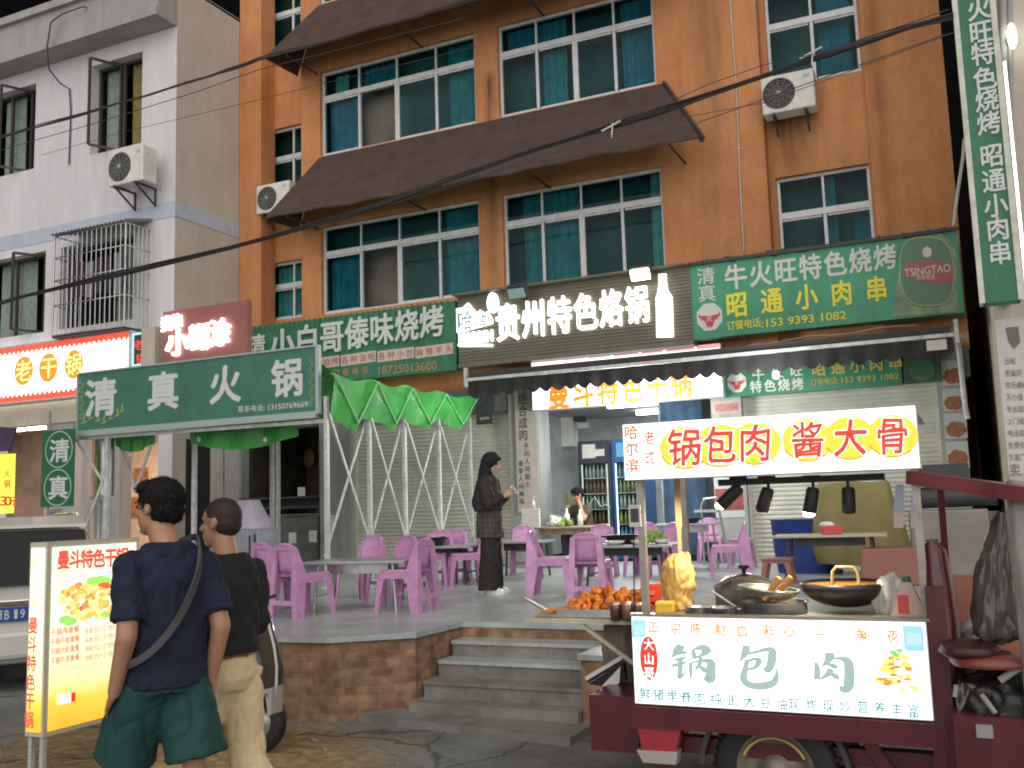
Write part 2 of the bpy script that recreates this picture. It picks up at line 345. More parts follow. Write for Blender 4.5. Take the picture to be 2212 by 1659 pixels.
# ------------------------------------------------------------------ ground
def road_mat():
    m = mat('concrete_road', (.27, .285, .28), .75, col2=(.15, .15, .145), vscale=1.6, bump=.5, bscale=90); n = m.node_tree.nodes; L = m.node_tree.links; b = n['Principled BSDF']
    src = b.inputs['Base Color'].links[0].from_socket; tc = n['Texture Coordinate']
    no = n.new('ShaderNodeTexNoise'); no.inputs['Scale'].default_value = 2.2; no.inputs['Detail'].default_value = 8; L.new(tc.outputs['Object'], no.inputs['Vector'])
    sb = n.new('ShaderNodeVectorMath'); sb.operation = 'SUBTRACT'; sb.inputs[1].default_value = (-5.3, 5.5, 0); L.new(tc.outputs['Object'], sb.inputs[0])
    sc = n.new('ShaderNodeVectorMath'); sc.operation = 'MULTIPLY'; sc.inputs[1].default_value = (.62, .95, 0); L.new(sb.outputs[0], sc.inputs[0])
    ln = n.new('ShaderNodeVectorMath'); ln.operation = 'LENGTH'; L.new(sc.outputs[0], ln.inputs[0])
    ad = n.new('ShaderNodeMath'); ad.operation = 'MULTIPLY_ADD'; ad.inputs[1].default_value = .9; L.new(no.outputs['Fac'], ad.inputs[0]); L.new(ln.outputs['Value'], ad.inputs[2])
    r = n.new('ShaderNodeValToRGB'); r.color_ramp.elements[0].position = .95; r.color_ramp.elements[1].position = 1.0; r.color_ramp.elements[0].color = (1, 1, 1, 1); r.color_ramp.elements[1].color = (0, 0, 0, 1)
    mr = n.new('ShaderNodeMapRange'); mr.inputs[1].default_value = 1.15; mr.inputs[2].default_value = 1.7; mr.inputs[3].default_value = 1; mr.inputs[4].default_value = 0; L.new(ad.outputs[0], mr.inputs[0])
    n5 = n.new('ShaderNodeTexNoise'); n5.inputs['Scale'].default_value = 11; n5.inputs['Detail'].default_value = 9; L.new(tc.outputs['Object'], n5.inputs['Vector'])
    rc = n.new('ShaderNodeValToRGB'); rc.color_ramp.elements[0].position = .35; rc.color_ramp.elements[1].position = .65; rc.color_ramp.elements[0].color = (.24, .16, .07, 1); rc.color_ramp.elements[1].color = (.46, .33, .16, 1); L.new(n5.outputs['Fac'], rc.inputs[0])  # ochre tones paint the pavement sign's warm pool of light into the road
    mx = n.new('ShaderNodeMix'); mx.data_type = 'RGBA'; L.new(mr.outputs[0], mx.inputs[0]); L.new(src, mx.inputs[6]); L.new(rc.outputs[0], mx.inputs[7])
    vo = n.new('ShaderNodeTexVoronoi'); vo.feature = 'DISTANCE_TO_EDGE'; vo.inputs['Scale'].default_value = .55; nw = n.new('ShaderNodeMix'); nw.data_type = 'RGBA'; nw.blend_type = 'ADD'; nw.inputs[0].default_value = .35; L.new(tc.outputs['Object'], nw.inputs[6]); L.new(no.outputs['Color'], nw.inputs[7]); L.new(nw.outputs[2], vo.inputs['Vector'])
    cr = n.new('ShaderNodeMapRange'); cr.inputs[1].default_value = .003; cr.inputs[2].default_value = .012; cr.inputs[3].default_value = .45; cr.inputs[4].default_value = 1; L.new(vo.outputs['Distance'], cr.inputs[0])
    br = n.new('ShaderNodeTexBrick'); br.inputs['Scale'].default_value = 1; br.inputs['Brick Width'].default_value = .5; br.inputs['Row Height'].default_value = .25; br.inputs['Mortar Size'].default_value = .008; br.inputs['Color1'].default_value = (1, 1, 1, 1); br.inputs['Color2'].default_value = (.86, .86, .86, 1); br.inputs['Mortar'].default_value = (.62, .62, .62, 1); mp = n.new('ShaderNodeMapping'); mp.inputs['Rotation'].default_value = (0, 0, .6); L.new(tc.outputs['Object'], mp.inputs[0]); L.new(mp.outputs[0], br.inputs['Vector'])
    m1 = n.new('ShaderNodeMix'); m1.data_type = 'RGBA'; m1.blend_type = 'MULTIPLY'; m1.inputs[0].default_value = 1; L.new(mx.outputs[2], m1.inputs[6]); L.new(cr.outputs[0], m1.inputs[7])
    m2 = n.new('ShaderNodeMix'); m2.data_type = 'RGBA'; m2.blend_type = 'MULTIPLY'; m2.inputs[0].default_value = .6; L.new(m1.outputs[2], m2.inputs[6]); L.new(br.outputs['Color'], m2.inputs[7]); L.new(m2.outputs[2], b.inputs['Base Color'])
    return m
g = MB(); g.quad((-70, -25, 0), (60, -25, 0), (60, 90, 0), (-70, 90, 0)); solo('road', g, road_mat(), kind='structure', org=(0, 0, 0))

def wall_holes(mb, x0, x1, z0, z1, Y, holes, depth, mi=0):
    xs = sorted({x0, x1, *[h[0] for h in holes], *[h[1] for h in holes]}); zs = sorted({z0, z1, *[h[2] for h in holes], *[h[3] for h in holes]})
    xs = [x for x in xs if x0 <= x <= x1]; zs = [z for z in zs if z0 <= z <= z1]
    for a, b in zip(xs, xs[1:]):
        for c, d in zip(zs, zs[1:]):
            mx, mz = (a+b)/2, (c+d)/2
            if any(h[0] < mx < h[1] and h[2] < mz < h[3] for h in holes): continue
            mb.quad((a, Y, c), (b, Y, c), (b, Y, d), (a, Y, d), mi)
    for h in holes:
        a, b, c, d = h[:4]; c2 = max(c, z0); d2 = min(d, z1)
        mb.quad((a, Y, c2), (a, Y, d2), (a, Y+depth, d2), (a, Y+depth, c2), mi); mb.quad((b, Y, c2), (b, Y+depth, c2), (b, Y+depth, d2), (b, Y, d2), mi)
        mb.quad((a, Y, c2), (a, Y+depth, c2), (b, Y+depth, c2), (b, Y, c2), mi); mb.quad((a, Y, d2), (b, Y, d2), (b, Y+depth, d2), (a, Y+depth, d2), mi)
def curtain(mb, x0, x1, z0, z1, Y, amp=.035, per=.16):
    n = max(6, int((x1-x0)/per*6)); vs = []
    for i in range(n+1):
        x = x0+(x1-x0)*i/n; ph = 2*pi*(x-x0)/per+sin(x*5)*1.3
        vs += [Vector((x, Y+amp*sin(ph), z0)), Vector((x+.02*sin(x*9), Y+amp*.6*sin(ph+.3), z1))]
    mb.add(vs, [(2*i, 2*i+2, 2*i+3, 2*i+1) for i in range(n)], 0, True)
def window(bld, x0, x1, z0, z1, Y, cols=4, split=.3, gaps=(), curtains=(), post=True, half=None):
    """white sliding window: a top row of fixed lights, a row of sashes below"""
    w = x1-x0; h = z1-z0; zt = z1-h*split; f = MB(); cw = w/cols; ft = .05
    f.bx((x0, Y, z0), (x0+ft, Y+.07, z1)); f.bx((x1-ft, Y, z0), (x1, Y+.07, z1))
    f.bx((x0+ft, Y, z0), (x1-ft, Y+.07, z0+ft)); f.bx((x0+ft, Y, z1-ft), (x1-ft, Y+.07, z1))
    f.bx((x0+ft, Y-.004, zt-.06), (x1-ft, Y+.066, zt+.045))
    for i in range(1, cols):
        x = x0+cw*i; f.bx((x-.018, Y+.006, zt+.045), (x+.018, Y+.064, z1-ft))
        t = .05 if (i == cols//2 and post and cols > 2) else .026
        f.bx((x-t, Y+.003, z0+ft), (x+t, Y+.061, zt-.06))
    for i in range(cols):   # inner sash rails
        if i in gaps: continue
        a, b = x0+cw*i+.05, x0+cw*(i+1)-.05
        f.bx((a, Y+.02, z0+ft), (b, Y+.05, z0+ft+.035)); f.bx((a, Y+.02, zt-.095), (b, Y+.05, zt-.06))
    wo = part(bld, 'window', f, mt['pvc'])
    r = MB(); r.quad((x0-.3, Y+.42, z0-.3), (x1+.3, Y+.42, z0-.3), (x1+.3, Y+.42, z1+.3), (x0-.3, Y+.42, z1+.3)); part(wo, 'room_wall', r, mt['roomwall'])
    p = MB()
    for i in range(cols):
        a, b = x0+cw*i+.02, x0+cw*(i+1)-.02; p.quad((a, Y+.03, zt), (b, Y+.03, zt), (b, Y+.03, z1-ft), (a, Y+.03, z1-ft))
        if i not in gaps: p.quad((a, Y+.03, z0+ft), (b, Y+.03, z0+ft), (b, Y+.03, zt-.06), (a, Y+.03, zt-.06))
    part(wo, 'pane', p, mt['glass'])
    for c0, c1, full, mk in curtains:
        c = MB(); curtain(c, x0+w*c0, x0+w*c1, z0 if full != 't' else zt, z1-.03 if full != 'b' else zt, Y+.2); part(wo, 'curtain', c, mt[mk])
    return wo
def X(px_, py_): return P.uv(px_, py_)[0]
def Z(px_, py_): return P.uv(px_, py_)[1]

# ------------------------------------------------------------------ orange building
xl, xr = X(517, 500), X(2072, 500)
xa, xb = X(564, 400), X(651, 400); xc, xd = X(1648, 250), X(1888, 420)
zt2, zb2 = Z(866, 460), Z(700, 680); zt3 = Z(857, 113); zb3 = zt3-(zt2-zb2); ST = zt3-zt2; zt4, zb4 = zt3+ST, zb3+ST
w1 = (X(692, 330), X(1030, 330)); w2 = (X(1080, 300), X(1424, 300))
ob = thing('orange_building', 'orange plastered apartment building with teal windows above the row of eating places', 'building', (xl, YF, 0))
wl = MB(); DEP = .16; ZT = 16.5; ZB = 3.7
big = [(a, b, zb, zt) for a, b in (w1, w2) for zb, zt in ((zb2, zt2), (zb3, zt3), (zb4, zt4))]
wall_holes(wl, xl, xa, ZB, ZT, YF, [], 0)
lw = (YP(YF+.45).uv(579, 400)[0], xb-.01); lz = [(Z(600, 680), Z(600, 552)), (Z(600, 415), Z(600, 255))]; lz.append((lz[1][0]+ST, lz[1][1]+ST))
wall_holes(wl, xa, xb, ZB, ZT, YF+.45, [(lw[0], lw[1]-.0001, a, b) for a, b in lz], DEP)
wl.quad((xa, YF, ZB), (xa, YF+.45, ZB), (xa, YF+.45, ZT), (xa, YF, ZT)); wl.quad((xb, YF, ZB), (xb, YF, ZT), (xb, YF+.45, ZT), (xb, YF+.45, ZB))
wall_holes(wl, xb, xc, ZB, ZT, YF, big, DEP)
rw = (X(1672, 420), X(1880, 420)); rz = [(Z(1770, 530), Z(1770, 360)), (Z(1760, 165), Z(1760, 165)+(Z(1770, 360)-Z(1770, 530)))]; rz[0] = (rz[0][1]-1.72, rz[0][1]); rz[1] = (rz[0][0]+ST, rz[0][1]+ST)
wall_holes(wl, xc, xd, ZB, ZT, YF+.22, [(rw[0], rw[1], a, b) for a, b in rz], DEP)
wl.quad((xc, YF, ZB), (xc, YF+.22, ZB), (xc, YF+.22, ZT), (xc, YF, ZT)); wl.quad((xd, YF, ZB), (xd, YF, ZT), (xd, YF+.22, ZT), (xd, YF+.22, ZB))
wall_holes(wl, xd, xr, ZB, ZT, YF, [], 0)
wl.quad((xl, YF, 0), (xl, YF, ZT), (xl, YF+9, ZT), (xl, YF+9, 0)); wl.quad((xr, YF, 0), (xr, YF+9, 0), (xr, YF+9, ZT), (xr, YF, ZT))
wl.quad((xl, YF, ZT), (xr, YF, ZT), (xr, YF+9, ZT), (xl, YF+9, ZT)); wl.quad((xl, YF+9, 0), (xl, YF+9, ZT), (xr, YF+9, ZT), (xr, YF+9, 0))
def wall_dirt(m, bands):   # drip marks below the air conditioner and along the old downpipe line
    n = m.node_tree.nodes; L = m.node_tree.links; b = n['Principled BSDF']; src = b.inputs['Base Color'].links[0].from_socket; tc = n['Texture Coordinate']; sp = n.new('ShaderNodeSeparateXYZ'); L.new(tc.outputs['Object'], sp.inputs[0])
    no = n.new('ShaderNodeTexNoise'); no.inputs['Scale'].default_value = 3; no.inputs['Detail'].default_value = 7; mp = n.new('ShaderNodeMapping'); mp.inputs['Scale'].default_value = (3, 3, .4); L.new(tc.outputs['Object'], mp.inputs[0]); L.new(mp.outputs[0], no.inputs['Vector'])
    def mth(op, a, b_=None):
        k = n.new('ShaderNodeMath'); k.operation = op; k.use_clamp = op in ('SUBTRACT', 'MULTIPLY')
        for i, q in enumerate((a, b_)):
            if q is None: continue
            if isinstance(q, (int, float)): k.inputs[i].default_value = q
            else: L.new(q, k.inputs[i])
        return k.outputs[0]
    tot = None
    for xc_, hw, za, zb_ in bands:
        dx = mth('ABSOLUTE', mth('DIVIDE', mth('ADD', sp.outputs[0], -xc_), hw)); fx = mth('SUBTRACT', 1.0, dx); mr = n.new('ShaderNodeMapRange'); mr.inputs[1].default_value = za; mr.inputs[2].default_value = zb_; L.new(sp.outputs[2], mr.inputs[0]); k = mth('MULTIPLY', fx, mr.outputs[0])
        m2_ = n.new('ShaderNodeMapRange'); m2_.inputs[1].default_value = zb_+.25; m2_.inputs[2].default_value = zb_; L.new(sp.outputs[2], m2_.inputs[0]); k = mth('MULTIPLY', k, m2_.outputs[0]); tot = k if tot is None else mth('MAXIMUM', tot, k)
    f = mth('MULTIPLY', mth('MULTIPLY', tot, no.outputs['Fac']), 1.7); mx = n.new('ShaderNodeMix'); mx.data_type = 'RGBA'; L.new(f, mx.inputs[0]); L.new(src, mx.inputs[6]); mx.inputs[7].default_value = (.10, .05, .025, 1); L.new(mx.outputs[2], b.inputs['Base Color'])
qa = PY(1700, 240, YF+.2); wall_dirt(mt['orange'], [(qa.x-xl, .62, qa.z-1.5, qa.z), (X(1545, 300)-xl, .34, 4, 15), (X(1530, 60)-xl, .25, 8, 13), (X(1905, 300)-xl, .2, 3, 15), (X(607, 440)-xl, .45, Z(607, 540), Z(607, 440)), (X(1060, 300)-xl, .16, 4, 9.5)])
part(ob, 'wall', wl, mt['orange'])
bk = MB()   # rooms behind the windows
bk.quad((xl+.1, YF+1.6, ZB), (xr-.1, YF+1.6, ZB), (xr-.1, YF+1.6, ZT-.1), (xl+.1, YF+1.6, ZT-.1))
for z in (ZB+.01, zb3-.55, zb4-.55): bk.quad((xl+.1, YF+.65, z), (xr-.1, YF+.65, z), (xr-.1, YF+1.6, z), (xl+.1, YF+1.6, z))
part(ob, 'room', bk, mt['dark'])
YWI = YF+.09
window(ob, *w1, zb2, zt2, YWI, gaps=(1,), curtains=[(.02, .24, 'b', 'bluecurtain'), (.76, .98, 'f', 'curtain')])
window(ob, *w1, zb3, zt3, YWI, gaps=(1,), curtains=[(.02, .22, 'b', 'bluecurtain'), (.05, .14, 't', 'palecurtain'), (.26, .48, 't', 'bluecurtain'), (.80, .98, 'f', 'curtain')])
window(ob, *w1, zb4, zt4, YWI)
window(ob, *w2, zb2, zt2, YWI, curtains=[(.1, .46, 'f', 'curtain'), (.9, .985, 'f', 'palecurtain')])
window(ob, *w2, zb3, zt3, YWI, curtains=[(.02, .4, 't', 'bluecurtain'), (.27, .42, 'f', 'curtain'), (.78, .98, 'f', 'bluecurtain')])
window(ob, *w2, zb4, zt4, YWI, curtains=[(.2, .4, 'f', 'curtain')])
for a, b in lz: window(ob, lw[0], lw[1], a, b, YF+.45+.09, cols=2, split=.4, curtains=[(.05, .6, 'f', 'palecurtain')] if a < 8 else ())
window(ob, *rw, *rz[0], YF+.22+.09, cols=2, split=.36, gaps=(), curtains=[(.5, .62, 'f', 'curtain'), (.78, .97, 'b', 'bluecurtain')], post=False)
window(ob, *rw, *rz[1], YF+.22+.09, cols=2, split=.36, curtains=[(.55, .9, 'f', 'bluecurtain')], post=False)
AO = 1.05   # sheet awnings under the window rows
ql, qr = PY(570, 470, YF-AO), PY(1512, 296, YF-AO); zf = (ql.z+qr.z)/2
for k, dz in enumerate((0, ST)):
    m = MB(); zt = zb3-.02+dz; xi0, xi1 = X(690, 345), X(1430, 185); zo = zf+dz; T = .02; n = 26; top = []; bot = []
    for i in range(n+1):
        f = i/n; w_ = .018*sin(i*1.9)+.012*sin(i*.7); top.append(Vector((xi0+(xi1-xi0)*f, YF-.01, zt))); bot.append(Vector((ql.x+(qr.x-ql.x)*f, YF-AO, zo+w_)))
    vs = top+bot; vs += [v+Vector((0, .012, -T)) for v in vs]; q = n+1
    m.add(vs, [(i, q+i, q+i+1, i+1) for i in range(n)]+[(2*q+i, 2*q+i+1, 3*q+i+1, 3*q+i) for i in range(n)]+[(q+i, 3*q+i, 3*q+i+1, q+i+1) for i in range(n)])
    m.add([top[0], bot[0], (ql.x+.02, YF-.01, zo+.03)], [(0, 2, 1)])
    aw = thing('sheet_awning', ('brown sheet awning between the second and third window rows', 'brown sheet awning high above the third window row')[k], 'awning', (xi0, YF, zt), 0, 'sheet awnings on the orange facade'); part(aw, 'sheet', m, mt['brownroof'])
    m = MB(); m.beam(top[-1]+Vector((.03, 0, -.01)), bot[-1]+Vector((.05, -.03, -.06)), .05, .10); part(aw, 'end_bar', m, mt['brownroof'])
    for f in (.06, .35, .65, .94): x = ql.x+(qr.x-ql.x)*f; m = MB(); m.beam((x, YF, zo-.03), (x, YF-AO+.05, zo-.03), .03); part(aw, 'bracket', m, mt['darkgrey'])
# drain pipe, thin white
m = MB(); m.tube([PY(1577, 0, YF-.03), PY(1590, 180, YF-.03), PY(1600, 420, YF-.03), PY(1607, 545, YF-.03)], .012, 6)
m.tube([PY(1594, 322, YF-.03), PY(1640, 316, YF+.15), PY(1647, 295, YF+.15)], .01, 6); solo('conduit_pipe', m, mt['whitesteel'], 'thin white conduit pipe running down the orange wall', 'pipe')

# ------------------------------------------------------------------ outdoor air conditioners
def ac(loc, w, h, d, label, rz=0, bracket=True, fan=None):
    t = thing('air_conditioner', label, 'air conditioner', loc, rz, 'outdoor air conditioner units')
    b = MB(); b.box((0, 0, h/2), (w, d, h), bev=.02)
    for k in range(9): b.bx((w/2-.0, -d*.3, h*.2+k*h*.07), (w/2+.006, d*.35, h*.2+k*h*.07+.012))
    part(t, 'casing', b, mt['acwhite'], org=(0, 0, 0))
    R = Matrix.Rotation(pi/2, 3, 'X'); fx = -w*.17; r = h*.40; f = MB()
    f.lathe([(0, 0), (r*.99, 0), (r, .008), (r*1.03, .0)], (fx, -d/2-.004, h/2), 28, R=R)
    part(t, 'fan_opening', f, mt['darkgrey'], org=(0, 0, 0)); gr = MB()
    for k in range(1, 7):
        rr = r*k/6.3; gr.tube([(fx+rr*cos(2*pi*i/24), -d/2-.02, h/2+rr*sin(2*pi*i/24)) for i in range(25)], .0035, 4, caps=False)
    for k in range(12): gr.beam((fx, -d/2-.02, h/2), (fx+r*cos(k*pi/6), -d/2-.02, h/2+r*sin(k*pi/6)), .005)
    gr.lathe([(0, .012), (r*.17, .012), (r*.17, 0)], (fx, -d/2-.02, h/2), 12, R=R)
    part(t, 'fan_grille', gr, mt['greyband'], org=(0, 0, 0))
    bd = MB(); bd.bx((w*.30, -d/2-.004, h*.78), (w*.42, -d/2-.001, h*.88)); part(t, 'badge', bd, mt['blueband'], org=(0, 0, 0))
    if bracket:
        k = MB()
        for x in (-w*.3, w*.3):
            k.beam((x, d*.9, -.02), (x, -d*.6, -.02), .035); k.beam((x, d*.9, -.36), (x, d*.9, 0), .035); k.beam((x, d*.88, -.34), (x, -d*.5, -.03), .03)
        part(t, 'bracket', k, mt['darkgrey'], org=(0, 0, 0))
    else:
        k = MB()
        for x in (-w*.3, w*.3): k.beam((x, d*.7, -.02), (x, -d*.5, -.02), .04); k.beam((x, d*.7, -.25), (x, -d*.4, -.02), .03)
        part(t, 'bracket', k, mt['darkgrey'], org=(0, 0, 0))
    return t
q0, q1 = PY(1648, 250, YF-.25), PY(1762, 222, YF-.25)
ac(((q0.x+q1.x)/2, YF-.1, q0.z), q1.x-q0.x, .62, .34, 'white air conditioner unit with brown grille below the upper window', bracket=False)
q0 = PY(565, 468, YF+.1); ac((q0.x+.42, YF+.1, q0.z), .84, .6, .34, 'air conditioner unit half hidden behind the brown sheet awning', bracket=False)
YA = YW-.42; q0, q1 = PY(236, 402, YA-.17), PY(307, 388, YA-.17)
ac(((q0.x+q1.x)/2, YA, q0.z-.02), q1.x-q0.x+.03, .70, .36, 'white air conditioner unit with black fan on the white building')

# ------------------------------------------------------------------ white building
XC = xl-.02
def XW(a, b): return PW.uv(a, b)[0]
def ZW(a, b): return PW.uv(a, b)[1]
wb = thing('white_building', 'white plastered corner building with grey cornice and pale blue band', 'building', (XC, YW, 0))
m = MB(); x0 = -30.0; zr = ZW(382, 56)
A = (XW(-60, 300), XW(75, 300), ZW(40, 372), ZW(40, 202)); B = (XW(196, 250), XW(306, 250), ZW(250, 322), ZW(250, 128))
Cw = (XW(-60, 600), XW(98, 600), ZW(60, 745), ZW(40, 565)); Dw = (XW(130, 600), XW(290, 600), ZW(210, 700), ZW(210, 520))
A = (A[0], A[1], B[2]+.02, B[3]); Cw = (Cw[0], Cw[1], Dw[2], Dw[3]); shop = (-24.0, XC-.35, .0, ZW(100, 890))
wall_holes(m, x0, XC, 0, zr, YW, [A, B, Cw, Dw, shop], .28)
part(wb, 'wall', m, mt['white'])
m = MB(); m.add([(XC, YW, 0), (XC, YW+5, 0), (XC, YW+5, zr+.9), (XC, YW, zr+.9)], [(0, 1, 2, 3)]); part(wb, 'side_wall', m, mt['beige'])
m = MB(); cz0, cz1 = zr, zr+.95
m.bx((x0, YW-.55, zr), (XC-.003, YW+5, zr+.16)); m.bx((x0, YW-.50, zr+.16), (XC-.003, YW+5, cz1)); m.bx((x0, YW-.60, cz1-.14), (XC-.003, YW+5, cz1+.02))
part(wb, 'cornice', m, mt['greyband'])
m = MB(); b0, b1 = ZW(382, 466), ZW(382, 433)
m.bx((x0, YW-.012, b0), (XC+.012, YW, b1)); m.bx((XC, YW, b0), (XC+.012, YW+2, b1))
part(wb, 'band', m, mt['blueband'])
m = MB(); m.quad((x0, YW+1.2, 4), (XC-.1, YW+1.2, 4), (XC-.1, YW+1.2, zr), (x0, YW+1.2, zr)); part(wb, 'room', m, mt['dark'])
def casement(x0, x1, z0, z1, Y, curt, open_at=None):
    f = MB(); t = .05
    f.bx((x0, Y, z0), (x0+t, Y+.06, z1)); f.bx((x1-t, Y, z0), (x1, Y+.06, z1)); f.bx((x0, Y+.002, z0), (x1, Y+.058, z0+t)); f.bx((x0, Y+.002, z1-t), (x1, Y+.058, z1))
    xm = (x0+x1)/2; f.bx((xm-.03, Y+.004, z0), (xm+.03, Y+.056, z1))
    if open_at is not None:
        xo = open_at; d = Vector((-.25, -.55, 0)).normalized()*.62; a = Vector((xo, Y, z0+.05)); h = Vector((0, 0, z1-z0-.1))
        for p, q in ((a, a+d), (a+h, a+h+d), (a, a+h), (a+d, a+d+h)): f.beam(p, q, .045)
    wo = part(wb, 'window', f, mt['brownframe']); p = MB(); p.quad((x0+t, Y+.03, z0+t), (xm-.03, Y+.03, z0+t), (xm-.03, Y+.03, z1-t), (x0+t, Y+.03, z1-t))
    p.quad((xm+.03, Y+.03, z0+t), (x1-t, Y+.03, z0+t), (x1-t, Y+.03, z1-t), (xm+.03, Y+.03, z1-t)); part(wo, 'pane', p, mt['clear'])
    for c0, c1, mk in curt: c = MB(); curtain(c, x0+(x1-x0)*c0, x0+(x1-x0)*c1, z0, z1, Y+.16, .03, .12); part(wo, 'curtain', c, mt[mk])
casement(*A, YW+.2, [(.3, .62, 'palecurtain'), (.86, .98, 'palecurtain')], A[1]-.35)
casement(*B, YW+.2, [(.55, .97, 'goldcurtain'), (.05, .3, 'palecurtain')], B[0]+.62)
casement(*Cw, YW+.2, [(.2, .72, 'palecurtain')], Cw[1]-.25)
casement(*Dw, YW+.2, [(.6, .9, 'palecurtain')])
# ground floor shop inside
m = MB(); sx0, sx1, sz1 = shop[0], shop[1], shop[3]; m.quad((sx0, YW+3.5, .3), (sx1, YW+3.5, .3), (sx1, YW+3.5, sz1), (sx0, YW+3.5, sz1)); m.quad((sx0, YW+.28, sz1), (sx1, YW+.28, sz1), (sx1, YW+3.5, sz1), (sx0, YW+3.5, sz1))
m.quad((sx1, YW+.28, .3), (sx1, YW+3.5, .3), (sx1, YW+3.5, sz1), (sx1, YW+.28, sz1)); m.quad((sx0, YW+.28, .3), (sx1, YW+.28, .3), (sx1, YW+3.5, .3), (sx0, YW+3.5, .3))
part(wb, 'shop_interior', m, mat('shop_cream', (.52, .36, .26), .8, var=.4, vscale=1.3))
m = MB()
for px_ in (88, 228, 20): q = PY(px_, 985, YW+1.5); m.bx((q.x-.45, q.y-.05, sz1-.14), (q.x+.45, q.y+.05, sz1-.08))
part(wb, 'tube_lamp', m, lit('tube_light', (1, .95, .85), 16)); la = bpy.data.lights.new('shop_lamp_light', 'AREA'); la.shape = 'RECTANGLE'; la.size = 3; la.size_y = .6; la.energy = 170; la.color = (1, .86, .7); lo = bpy.data.objects.new('shop_lamp_light', la); COL.objects.link(lo); lo.location = (XC-2.6, YW+1.7, sz1-.16)
m = MB()
for a, b in ((100, 158), (-30, -8), (232, 262)): m.bx((XW(a, 1000), YW-.02, 0), (XW(b, 1000), YW+.26, sz1))
for a in (172, 200): m.bx((XW(a, 1000), YW+.05, 0), (XW(a+8, 1000), YW+.2, sz1))
part(wb, 'pillar', m, mat('grey_pillar', (.44, .41, .42), .7, var=.3, vscale=3, streak=True))
m = MB(); m.bx((sx0, YW-.06, sz1-.25), (XC-.02, YW+.2, sz1+.55)); part(wb, 'beam', m, mat('cream_beam', (.60, .54, .42), .8, var=.2, vscale=3))
m = MB(); zz = ZW(205, 1060)
for a, b, c, d, k in ((165, 172, 940, 1150, 0), (210, 240, 1010, 1060, 0), (205, 228, 1075, 1125, 1)):
    m.bx((XW(a, 1040), YW+.9, ZW(200, d)), (XW(b, 1040), YW+.94, ZW(200, c)))
part(wb, 'wall_picture', m, mat('orange_print', (.75, .25, .08), .6, var=.6, vscale=9))
# doorway in the side wall
m = MB(); m.bx((XC, YW+.35, .66), (XC+.006, YW+1.0, 3.1)); part(wb, 'side_doorway', m, mt['dark'])
m = MB(); m.bx((XC, YW+1.05, .66), (XC+.10, YW+1.25, 3.4)); m.bx((XC, YW+1.32, .66), (XC+.14, YW+1.70, 3.4)); part(wb, 'side_pillar', m, mat('pale_pillar', (.60, .57, .54), .7, var=.25, vscale=4, streak=True))

# balcony cage
cg = thing('window_cage', 'projecting steel burglar cage around the balcony window with laundry', 'window cage', (XW(210, 700), YW, ZW(210, 700)))
YC = YW-.62; c0, c1 = PY(116, 600, YC).x, PY(270, 600, YC).x; cz0, cz1 = PY(190, 715, YC).z, PY(190, 497, YC).z
m = MB()
nb = 15
for i in range(nb+1):
    x = c0+(c1-c0)*i/nb; m.tube([(x, YC, cz0), (x, YC, cz1)], .011 if i % nb else .02, 6)
for i in range(1, 7):
    y = YC+.62*i/6
    for x in (c0, c1): m.tube([(x, y, cz0), (x, y, cz1)], .011, 6)
for t in (0, .3, .55, .78, 1):
    z = cz0+(cz1-cz0)*t; m.tube([(c0, YW, z), (c0, YC, z), (c1, YC, z), (c1, YW, z)], .014, 6)
part(cg, 'cage_grille', m, mt['steel'])
m = MB(); m.bx((c0, YC, cz0-.05), (c1, YW, cz0-.012)); part(cg, 'tray', m, mt['darkgrey'])
m = MB(); k = 40; vs = []
for i in range(k+1):
    x = c0-.06+(c1-c0+.12)*i/k; z = .018*cos(pi*i); vs += [(x, YC-.08, cz1+.02+z), (x, YW, cz1+.20+z)]
m.add(vs, [(2*i, 2*i+2, 2*i+3, 2*i+1) for i in range(k)]); m.add([(v[0], v[1], v[2]+.008) for v in vs], [(2*i+1, 2*i+3, 2*i+2, 2*i) for i in range(k)]); part(cg, 'roof_sheet', m, mt['greyband'])
for i in range(7):
    x = c0+.12+(c1-c0-.3)*i/7; m = MB(); L = random.uniform(.5, .8); curtain(m, x, x+.17, cz0+.95-L*.3, cz0+1.55-random.uniform(0, .1), YC+.3, .03, .09)
    solo('hanging_laundry', m, mat('laundry_%d' % i, random.choice([(.06, .05, .06), (.3, .28, .3), (.12, .05, .06), (.03, .03, .04)]), .9),
         ['dark shirt drying at the cage end beside the curtained window', 'second garment drying in the window cage', 'third garment drying in the window cage', 'garment drying at the middle of the window cage', 'fifth garment drying in the window cage', 'sixth garment drying in the window cage', 'garment drying at the cage end beside the building corner'][i], 'laundry', 'laundry in the window cage')

# cable hanging from the roof of the white building
m = MB(); m.tube([PY(a, b, YW-d) for a, b, d in ((200, 20, .3), (180, 14, .62), (135, 30, .66), (110, 48, .68), (102, 100, .7), (106, 150, .5), (130, 180, .2), (150, 192, .04), (153, 240, .03), (149, 355, .03))], .016, 6)
solo('roof_cable', m, mt['darkgrey'], 'loose grey cable hanging over the white parapet down the wall', 'cable')

